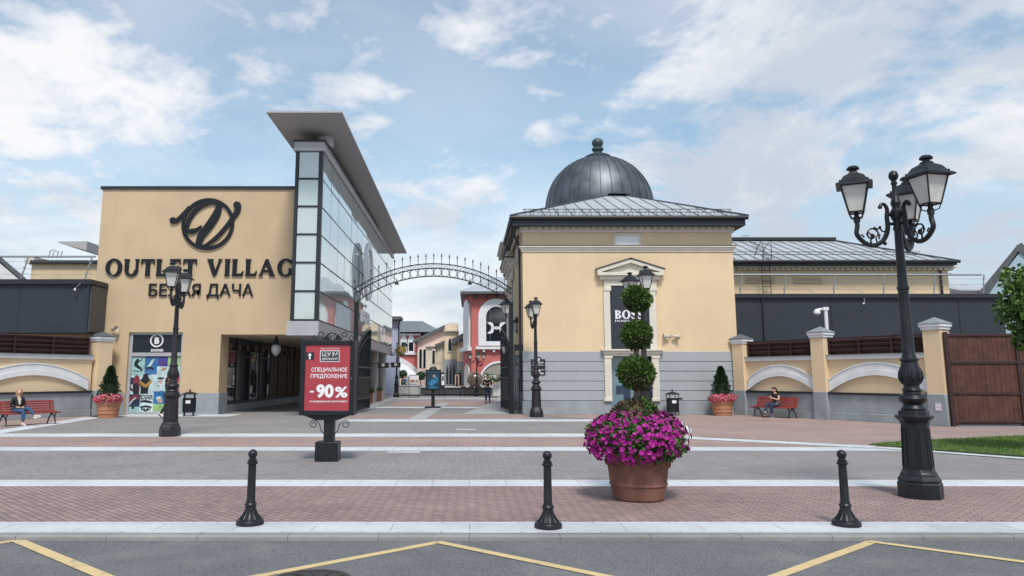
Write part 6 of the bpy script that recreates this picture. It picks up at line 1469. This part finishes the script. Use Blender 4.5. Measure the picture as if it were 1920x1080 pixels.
# small advertising stand and frame stands
YA = G(812, 765).y; Fa = front(YA); ad = thing('advertising_stand', 'small black framed stand with blue poster in the middle of the alley', 'advertising stand', (P(812, 765, YA).x, YA, 0)); q = MB()
pbox(q, 797, 826, 762, 765.5, YA, -.5, .3); q.build('base', CAST, ad); q = MB(); pbox(q, 808.5, 815, 731, 763, YA, -.2, -.05); q.build('post', CAST, ad); q = MB(); pbox(q, 798, 826.5, 693, 732, YA, -.25, 0); a_ = uv(812, 693, YA); q.fpoly(Fa, [(a_[0] + .22 * math.cos(math.pi * i / 10), a_[1] - .01 + .19 * math.sin(math.pi * i / 10)) for i in range(11)], -.2, -.05); fr2 = bevel(q.build('frame', CAST, ad), .01)
q = MB(); q.cur = 0; pbox(q, 800.5, 824, 695.5, 729.5, YA, .001, .012); q.cur = 1; kk_ = FPX / YA
def pr(pts, ci, d): q.cur = ci; q.ribbon(Fa, [(uv(x, y, YA)[0], uv(x, y, YA)[1], h / kk_) for x, y, h in pts], .001, .012 + d, 4)
pr([(806, 722, 4), (812, 716, 5), (818, 712, 4), (815, 706, 2)], 1, .003); pr([(814, 703, 2.2), (814, 707, 2.6)], 2, .006); pr([(805, 727, 1), (812, 726, 1.5), (820, 727, 1)], 1, .003); pr([(803, 702, 2), (808, 699, 3)], 3, .003)
q.build('poster', [mat('poster_deep_blue', (.012, .05, .09), .3, .4, 6), mat('poster_cyan', (.03, .20, .38), .3, .2, 6), PM[8], PM[3]], ad)
q = MB(); q.ring(Fa, a_[0], a_[1] + .08, .075, .055, -.05, -.04, 20); q.build('crest_emblem', STEEL, ad)
def frame_stand(label, px0, px1, py0, pyb, ym):
    Yf = G(px0, pyb).y; rt = thing('frame_stand', label, 'display stand', (P((px0 + px1) / 2, pyb, Yf).x, Yf, 0)); q = MB(); F_ = front(Yf)
    x0, x1, z1 = P(px0, 725, Yf).x, P(px1, 725, Yf).x, zat(py0, Yf)
    for x in (x0, x1): q.box(x - .02, x + .02, Yf - .02, Yf + .02, 0, z1)
    q.box(x0 - .05, x1 + .05, Yf - .22, Yf + .22, 0, .05); q.box(x0, x1, Yf - .02, Yf + .02, z1 - .03, z1 + .01); q.build('frame', CAST, rt)
    q = MB(); q.fbox(F_, x0 + .02, x1 - .02, zat(ym, Yf), z1 - .03, -.01, .012); bd_ = q.build('board', INK, rt); q = MB(); random.seed(9)
    w_ = (x1 - x0 - .1) / 4
    for i in range(4): q.cur = i; q.fbox(F_, x0 + .05 + i * w_, x0 + .02 + (i + 1) * w_, zat(ym - 1.5, Yf), zat(ym - 7, Yf), .012, .02)
    q.build('pictures', [PM[6], PM[5], PM[8], PM[6]], bd_)
frame_stand('thin black frame stand with food picture board by the low grey wall', 767, 785.5, 703, 745, 719)
frame_stand('thin black frame stand with picture board behind the standing man', 908, 930, 702, 745, 722)
# posters in the shop windows behind the stage
F_ = front(67.2); kd = FPX / 67.2
for px0, px1, lb_ in ((827, 834, 'slim dark framed poster board behind the stage, beside the small blue stand'), (852, 862, 'dark framed fashion poster board behind the stage, left of the stone ball')):
    dp = thing('poster_board', lb_, 'poster board', (P(px0, 715, 67).x, 67.2, 0)); q = MB(); pbox(q, px0, px1, 700, 728.5, 67.2, -.05, 0); q.build('frame', CAST, dp)
    q = MB(); q.cur = 0 if px0 < 850 else 1; pbox(q, px0 + 1, px1 - 1, 702, 722 if px0 < 850 else 728, 67.2, .0, .02); q.cur = 2; xc_ = (px0 + px1) / 2
    if px0 > 850: q.ribbon(F_, [(uv(xc_, y, 67.2)[0], uv(xc_, y, 67.2)[1], h / kd) for y, h in ((703, 1), (706, 1.3), (709, 2), (715, 1.8), (722, 2.6), (727.5, 2.8))], 0, .025, 4)
    else: pbox(q, px0 + 2, px1 - 2, 705, 714, 67.2, .02, .025)
    q.build('poster', [INK, PM[8], PM[4]], dp)
# planters, blade signs, plants
for i, (px, py, w_, lb_) in enumerate(((695, 757, 5.2, 'square wooden planter with green herbs by the passage, nearer to the gate leaf'), (711, 753, 6.0, 'square wooden planter with sparse herbs by the grey column, farther from the gate leaf'))):
    Yp = G(px, py).y; c_ = P(px, py, Yp); hw = w_ * Yp / FPX; rt = thing('planter', lb_, 'planter', (c_.x, Yp + hw, 0), 0, 'wooden planters by the columns'); zt_ = 20 * Yp / FPX
    q = MB(); nbd = 5
    for k_ in range(nbd): z0_ = .04 + k_ * (zt_ - .04) / nbd; q.box(c_.x - hw, c_.x + hw, Yp, Yp + 2 * hw, z0_, z0_ + (zt_ - .04) / nbd - .02)
    q.build('box', mat('planter_wood', (.20, .085, .06), .7, .2, 5), rt); q = MB()
    for sx_ in (-1, 1): q.box(c_.x + sx_ * hw - .03, c_.x + sx_ * hw + .03, Yp - .015, Yp + .03, 0, zt_ + .01)
    q.build('corner_post', METALG, rt); q = MB(); random.seed(i)
    for _ in range(500 if i == 0 else 260):
        d = rdir(); d.z = abs(d.z); q.leaf(Vector((c_.x, Yp + hw, zt_ - .02)) + Vector((d.x * hw, d.y * hw, d.z * .32)) * random.uniform(.4, 1), d + rdir() * .6, .09, .5)
    q.build('herbs', HERB, rt, None, False)
for i, (px0, px1, y0, y1, Yb, lb_) in enumerate(((708, 729, 680, 690, 47.5, 'black blade sign with round white emblem hanging from the nearer columns'), (733, 751, 679.5, 689, 56.5, 'black blade sign with round white emblem beside the alley lamp'))):
    Fz = front(Yb); rt = thing('blade_sign', lb_, 'sign', (P(px0, 685, Yb).x, Yb, P(px0, 685, Yb).z), 0, 'black blade signs along the alley'); q = MB(); pbox(q, px0, px1, y0, y1, Yb, -.06, 0); pan_ = bevel(q.build('panel', INK_BLACK, rt), .008)
    q = MB(); a_ = uv((px0 + px1) / 2, (y0 + y1) / 2 - .6, Yb); kb = FPX / Yb; q.ring(Fz, a_[0], a_[1], 2.8 / kb, 2.1 / kb, 0, .008, 20); q.text('B', Fz, a_[0] - .9 / kb, a_[0] + 1 / kb, a_[1] - 1.4 / kb, a_[1] + 1.4 / kb, 0, .008, .03); q.build('emblem', INK, pan_)
    q = MB(); xw_ = P(px0, 685, Yb).x; q.tube([(xw_ - .9, Yb - .03, a_[1] + .08), (xw_ + .02, Yb - .03, a_[1] + .08)], .025, 6); q.build('bracket', CAST, rt)
lp = P(743, 745, G(743, 745).y); street_lamp('two-armed alley street lamp with a yellow flower basket beyond the glass tower', (lp.x, lp.y, 0), (R(20), R(200)), 0, CAST, .93)
fb = thing('flower_basket', 'round hanging basket of yellow flowers on the alley street lamp', 'flower basket', (P(752, 657, lp.y - .1).x, lp.y - .1, P(752, 657, lp.y).z)); c_ = Vector(fb.location); q = MB(); random.seed(2)
for _ in range(260): d = rdir(); q.leaf(c_ + d * random.uniform(.15, .36), d + rdir() * .6, .12, .6)
q.build('leaves', HERB, fb, None, False); q = MB()
for _ in range(120): d = rdir(); q.flower(c_ + d * random.uniform(.3, .40), d, .06)
q.build('flowers', mat_island('yellow_petals', [(.55, .36, .05), (.7, .5, .1), (.5, .2, .06)], .6, .2), fb, None, False); q = MB(); q.tube([tuple(c_ + Vector((0, 0, .1))), (lp.x + .05, lp.y, c_.z + .35)], .02, 5); q.build('bracket', CAST, fb)
lp2 = (P(894, 740, 64.0).x, 64.0, 0); street_lamp('three-armed street lamp in front of the red building beside the stone ball', lp2, (R(0), R(180), R(270)), .2, CAST, .78)
fb2 = thing('flower_basket', 'hanging basket of bright pink flowers beside the red building lamp', 'flower basket', (P(900, 683, 63.8).x, 63.8, P(900, 683, 63.8).z)); c_ = Vector(fb2.location); q = MB()
for _ in range(150): d = rdir(); q.leaf(c_ + d * random.uniform(.1, .25), d + rdir() * .6, .1, .6)
q.build('leaves', HERB, fb2, None, False); q = MB()
for _ in range(130): d = rdir(); d.z *= .6; q.flower(c_ + d * random.uniform(.22, .32), d, .06)
q.build('flowers', PETAL2, fb2, None, False)
wp = thing('white_planter', 'white box planter with an arching green plant in front of the red building', 'planter', (P(931, 740, 60.5).x, 60.5, 0)); q = MB(); pbox(q, 925, 938.5, 718.5, 743, 60.5, -.6, 0); bevel(q.build('box', WHITE_PLASTIC, wp), .02); c_ = Vector((P(931, 712, 60.2).x, 60.2, P(931, 716, 60.2).z)); q = MB()
for _ in range(46):
    th = random.uniform(0, 6.28); L = random.uniform(.5, 1.05); up_ = random.uniform(.5, 1.3)
    for k_ in range(9):
        t_ = k_ / 8; pnt = c_ + Vector((math.cos(th) * L * t_, math.sin(th) * L * t_, up_ * t_ - .55 * t_ * t_)); q.leaf(pnt, (math.cos(th + random.uniform(-1, 1)), math.sin(th), .2), .20, .35)
q.build('foliage', HERB, wp, None, False)
for i, (px, py, r_, lb_) in enumerate(((755, 702, .42, 'small ball topiary beside the far low grey wall'), (789, 705, .45, 'dark round shrub behind the food picture stand'))):
    Yt = 70; c_ = P(px, py, Yt); rt = thing('topiary', lb_, 'shrub', (c_.x, Yt, 0)); leaf_ball(c_, r_, 500, .12).sphere(c_, r_ * .8, 10, 8).build('foliage', CONIF, rt, None, False); MB().tube([(c_.x, Yt, 0), tuple(c_)], .05, 6).build('trunk', BARK, rt)

# ------------------------------------------------------------------ people
def skin_into(mb, nodes, edges, root, sub=2):
    bm = bmesh.new(); lay = bm.verts.layers.skin.verify(); idx = {}
    for k_, (p, r_) in nodes.items():
        v = bm.verts.new(p); v[lay].radius = (r_, r_) if not isinstance(r_, tuple) else r_; v[lay].use_root = (k_ == root); idx[k_] = v
    for a, b in edges: bm.edges.new((idx[a], idx[b]))
    me = bpy.data.meshes.new('skin'); bm.to_mesh(me); bm.free(); ob_ = bpy.data.objects.new('skin', me); COL.objects.link(ob_)
    s_ = ob_.modifiers.new('s', 'SKIN'); s_.use_smooth_shade = True
    if sub: u_ = ob_.modifiers.new('u', 'SUBSURF'); u_.levels = sub; u_.render_levels = sub
    dg = bpy.context.evaluated_depsgraph_get(); dg.update(); ev = ob_.evaluated_get(dg); m_ = ev.to_mesh()
    mb.add([v.co.copy() for v in m_.vertices], [tuple(p.vertices) for p in m_.polygons]); ev.to_mesh_clear(); bpy.data.objects.remove(ob_); return mb
def person(label, J, cols, loc, rz, hair='long', look=(0, -1, 0), sleeves=True, extra=None, s=1.0):
    """J: joints in metres facing -Y; cols: top, trousers, shoes, hair materials"""
    V = {k_: Vector(v) for k_, v in J.items()}
    rt = thing('person', label, 'person', (0, 0, 0))
    rad = dict(pel=(.125, .10), spine=(.115, .09), chest=(.135, .095), neck=.050, skull=.055)
    for sd in 'LR': rad.update({'sh' + sd: .052, 'el' + sd: .038, 'wr' + sd: .026, 'ha' + sd: .030, 'hi' + sd: .082, 'kn' + sd: .055, 'an' + sd: .036, 'to' + sd: .032})
    V['skull'] = V['head'] - Vector((0, 0, .05))
    E = [('pel', 'spine'), ('spine', 'chest'), ('chest', 'neck'), ('neck', 'skull')]
    for sd in 'LR': E += [('chest', 'sh' + sd), ('sh' + sd, 'el' + sd), ('el' + sd, 'wr' + sd), ('wr' + sd, 'ha' + sd), ('pel', 'hi' + sd), ('hi' + sd, 'kn' + sd), ('kn' + sd, 'an' + sd), ('an' + sd, 'to' + sd)]
    q = MB(); skin_into(q, {k_: (V[k_], rad[k_]) for k_ in rad}, E, 'pel', 2)
    lk = Vector(look).normalized(); side = lk.cross(Vector((0, 0, 1))).normalized(); up_ = side.cross(lk).normalized(); hc = V['head']
    Mh = Matrix((side, -lk, up_)).transposed()
    def hf(p, r_):
        r2 = Vector(r_)
        if p.z < -.2: r2.x *= 1 + (p.z + .2) * .35; r2.y *= 1 + (p.z + .2) * .15
        if p.y < -.85 and abs(p.x) < .3 and -.35 < p.z < .25: r2.y -= .016
        return Mh @ r2
    q.sphere(hc, (.074, .092, .115), 20, 16, hf)
    for s_ in (-1, 1): q.sphere(hc + Mh @ Vector((s_ * .074, .01, -.01)), (.012, .022, .032), 8, 6)
    for sd in 'LR':                                           # fingers and thumb
        w_, h_ = V['wr' + sd], V['ha' + sd]; d = (h_ - w_).normalized(); a = d.cross(Vector((0, 0, 1))); a = a.normalized() if a.length > .1 else Vector((1, 0, 0)); n_ = a.cross(d)
        for i, (o_, L) in enumerate(((-.028, .062), (-.010, .074), (.010, .070), (.027, .056))):
            b_0 = h_ + a * o_ + d * .012; q.tube([b_0, b_0 + d * L * .5 - n_ * .004, b_0 + d * L * .8 - n_ * .018, b_0 + d * L * .92 - n_ * .03], [.0095, .009, .008, .006], 6)
        sg2 = 1 if sd == 'L' else -1; b_0 = w_ + d * .03 + a * sg2 * .026; q.tube([b_0, b_0 + a * sg2 * .026 + d * .03, b_0 + a * sg2 * .03 + d * .058], [.011, .010, .007], 6)
    body = q.build('body', SKIN, rt, 60)
    q = MB()
    for s_ in (-1, 1): q.sphere(hc + Mh @ Vector((s_ * .030, -.084, .012)), (.011, .006, .007), 8, 6)
    q.build('eye', INK_BLACK, rt)
    q = MB(); q.tube([hc + Mh @ Vector((x, -.086 + abs(x) * .35, -.052)) for x in (-.024, -.012, 0, .012, .024)], .006, 5); q.build('mouth', mat('lips', (.40, .14, .12), .5), rt)
    g_ = .014; q = MB()                                       # top
    t_n = {'pel': (V['pel'] + Vector((0, 0, .03)), (.125 + g_, .108 + g_)), 'spine': (V['spine'], (.115 + g_, .095 + g_)), 'chest': (V['chest'], (.135 + g_, .10 + g_)), 'neck': (V['neck'] - Vector((0, 0, .04)), .062)}; t_e = [('pel', 'spine'), ('spine', 'chest'), ('chest', 'neck')]
    for sd in 'LR':
        t_n['sh' + sd] = (V['sh' + sd], .052 + g_ + .004); t_e.append(('chest', 'sh' + sd))
        if sleeves: t_n['el' + sd] = (V['el' + sd], .040 + g_); t_n['wr' + sd] = (V['wr' + sd].lerp(V['el' + sd], .12), .030 + g_); t_e += [('sh' + sd, 'el' + sd), ('el' + sd, 'wr' + sd)]
        else: t_n['el' + sd] = (V['sh' + sd].lerp(V['el' + sd], .22), .050 + g_); t_e.append(('sh' + sd, 'el' + sd))
    skin_into(q, t_n, t_e, 'pel', 2).build('jacket' if sleeves else 'top', cols[0], rt, 60)
    q = MB(); n2 = {'pel': (V['pel'], (.130 + g_ * .6, .108 + g_ * .6))}; e2 = []
    for sd in 'LR': n2.update({'hi' + sd: (V['hi' + sd], .084 + g_), 'kn' + sd: (V['kn' + sd], .056 + g_), 'an' + sd: (V['an' + sd].lerp(V['kn' + sd], .12), .040 + g_ * .8)}); e2 += [('pel', 'hi' + sd), ('hi' + sd, 'kn' + sd), ('kn' + sd, 'an' + sd)]
    skin_into(q, n2, e2, 'pel', 2).build('trousers', cols[1], rt, 60)
    for sd in 'LR':
        a, t_ = V['an' + sd], V['to' + sd]; d = (t_ - a); dd = d.normalized(); dn = Vector((0, 0, -1)) if abs(dd.z) < .6 else (dd.cross(Vector((1, 0, 0)))).normalized()
        heel = a - dd * .05 + dn * .03; q = MB(); q.tube([a - dd * .0 - dn * .03, a + dn * .01, heel.lerp(t_, .35), heel.lerp(t_, .75), t_ + dd * .03], [.043, .050, .048, .042, .026], 10); sh_ = q.build('shoe', cols[2], rt, 60)
        q = MB(); q.tube([heel + dn * .012, heel.lerp(t_, .5) + dn * .022, t_ + dd * .025 + dn * .012], [.040, .040, .026], 8); q.build('sole', INK, sh_)
    def hb(p, r_):
        r2 = Vector(r_)
        if p.y < -.25 and p.z < .35: r2 *= .80
        return Mh @ r2
    q = MB(); q.sphere(hc + Mh @ Vector((0, .014, .022)), (.090, .102, .112), 18, 12, hb)
    if hair == 'bob':
        for s_ in (-1, 1): q.tube([hc + Mh @ Vector((s_ * .05, .0, .08)), hc + Mh @ Vector((s_ * .082, .01, .0)), hc + Mh @ Vector((s_ * .080, .015, -.09)), hc + Mh @ Vector((s_ * .07, .01, -.13))], [.035, .035, .034, .02], 8)
        q.tube([hc + Mh @ Vector((0, .06, .05)), hc + Mh @ Vector((0, .085, -.03)), hc + Mh @ Vector((0, .07, -.12))], [.07, .065, .04], 10)
    if hair == 'long': q.tube([hc + Mh @ Vector((0, .06, .06)), hc + Mh @ Vector((0, .10, -.03)), hc + Mh @ Vector((0, .115, -.16)), hc + Mh @ Vector((0, .11, -.28))], [.06, .068, .055, .02], 10)
    q.build('hair', cols[3], rt, 60)
    if extra: extra(rt, V)
    place(rt, loc, rz); rt.scale = (s, s, s); return rt
DENIM = mat('blue_denim', (.035, .085, .18), .8, .2, 6, 0, .1, 200); DENIM_DK = mat('dark_denim', (.018, .035, .075), .8, .2, 6); BLACKC = mat('black_cloth', (.012, .012, .015), .75, .2, 6); BLOND = mat('blond_hair', (.42, .25, .12), .5, .2, 20); BRUNET = mat('brown_hair', (.035, .016, .012), .45, .2, 20); PALE = mat('pale_pink_shoe', (.62, .48, .47), .6, .05, 10); GREYC = mat('grey_cloth', (.10, .11, .13), .8, .1, 6); NAVYSHOE = mat('navy_shoe', (.02, .035, .06), .6, .1, 8); BLUEC = mat('blue_shirt', (.06, .16, .34), .8, .1, 6); SHIRT = mat('pale_shirt', (.60, .52, .44), .8, .05, 8)
sit = dict(pel=(0, -.05, .545), spine=(0, .0, .70), chest=(0, .03, .88), neck=(0, .03, 1.04), head=(0, .0, 1.175), shL=(.165, .04, .965), shR=(-.165, .04, .965))
JL = dict(sit, elL=(.235, .03, .72), wrL=(.10, -.17, .645), haL=(.05, -.235, .65), elR=(-.235, .03, .72), wrR=(-.12, -.17, .65), haR=(-.05, -.24, .65),
          hiR=(-.085, -.10, .525), knR=(-.06, -.49, .515), anR=(-.05, -.46, .10), toR=(-.03, -.60, .05), hiL=(.085, -.10, .535), knL=(.06, -.53, .635), anL=(.22, -.76, .345), toL=(.31, -.86, .36))
def ex_shirt(rt, V):
    q = MB(); q.sphere(V['chest'] + Vector((0, -.090, -.07)), (.055, .045, .16), 12, 10); q.build('shirt', SHIRT, rt)
dLv = Vector((.506, .863, 0)); pL = midL + dLv.normalized() * -.38
person('seated person with blond bob, black jacket, blue jeans and pale trainers on left bench', JL, (BLACKC, DENIM, PALE, BLOND), tuple(pL), angL, 'bob', (-.15, -1, .02), True, ex_shirt, .99)
JR = dict(sit, chest=(0, -.03, .87), spine=(0, -.01, .70), neck=(0, -.06, 1.02), head=(0, -.115, 1.145), shL=(.165, -.04, .955), shR=(-.165, -.04, .955), elL=(.205, -.12, .735), wrL=(.07, -.34, .82), haL=(.035, -.40, .86), elR=(-.205, -.12, .735), wrR=(-.07, -.33, .82), haR=(-.035, -.40, .86),
          hiR=(-.085, -.10, .53), knR=(-.09, -.50, .56), anR=(-.02, -.72, .20), toR=(.02, -.86, .155), hiL=(.085, -.10, .525), knL=(.10, -.47, .52), anL=(.09, -.42, .10), toL=(.09, -.56, .05))
def ex_phone(rt, V):
    q = MB(); F_ = Frame((0, -.445, .905), (1, 0, 0), (0, -.5, .8)); q.fbox(F_, -.036, .036, -.07, .07, -.005, .005); q.build('phone', INK_BLACK, rt)
person('seated person in black top and dark jeans looking at a phone on right bench', JR, (BLACKC, DENIM_DK, NAVYSHOE, BRUNET), tuple(midR + Vector((.49, -.87, 0)).normalized() * .12), angR, 'long', (0, -1, -.42), False, ex_phone, 1.0)
st_j = dict(pel=(0, 0, .95), spine=(0, .01, 1.11), chest=(0, .0, 1.30), neck=(0, -.01, 1.475), head=(0, -.02, 1.62), shL=(.19, .0, 1.41), shR=(-.19, .0, 1.41), hiL=(.09, 0, .90), hiR=(-.09, 0, .90))
JM = dict(st_j, head=(0, -.05, 1.60), elL=(.27, .0, 1.13), wrL=(.10, -.24, 1.19), haL=(.04, -.29, 1.22), elR=(-.27, .0, 1.13), wrR=(-.10, -.24, 1.17), haR=(-.04, -.29, 1.20), knL=(.12, -.03, .50), anL=(.14, .06, .09), toL=(.16, -.08, .04), knR=(-.09, -.10, .50), anR=(-.10, -.06, .09), toR=(-.11, -.21, .04))
pm_ = G(914, 756.5)
person('person in black jacket, cap and blue jeans standing in the alley looking at a phone', JM, (BLACKC, DENIM_DK, BLACKC, BLACKC), (pm_.x, pm_.y, 0), .1, 'short', (.1, -1, -.35), True, None, 1.04)
JW = dict(st_j, elL=(.23, .12, 1.12), wrL=(.22, .10, .88), haL=(.21, .08, .80), elR=(-.22, -.06, 1.13), wrR=(-.20, -.24, .98), haR=(-.19, -.30, .93), knL=(.09, -.18, .52), anL=(.09, -.22, .11), toL=(.09, -.37, .07), knR=(-.09, .03, .49), anR=(-.09, .28, .14), toR=(-.09, .17, .05))
def ex_bag(rt, V):
    q = MB(); q.box(-.27, -.15, -.42, -.22, .62, .84); bevel(q.build('bag', INK, rt), .02)
person('person in black coat and trousers walking past the poster, mostly hidden by the left lamp', JW, (BLACKC, BLACKC, BLACKC, BRUNET), (P(313, 780, 31.6).x, 31.6, 0), R(80), 'long', (0, -1, -.1), True, ex_bag, 1.0)
JB = dict(JM); person('distant person in blue shirt standing behind the low grey wall', JB, (BLUEC, GREYC, BLACKC, BRUNET), (P(759, 735, 69.6).x, 69.6, 0), R(-60), 'short', (0, -1, 0), True, None, 1.0)
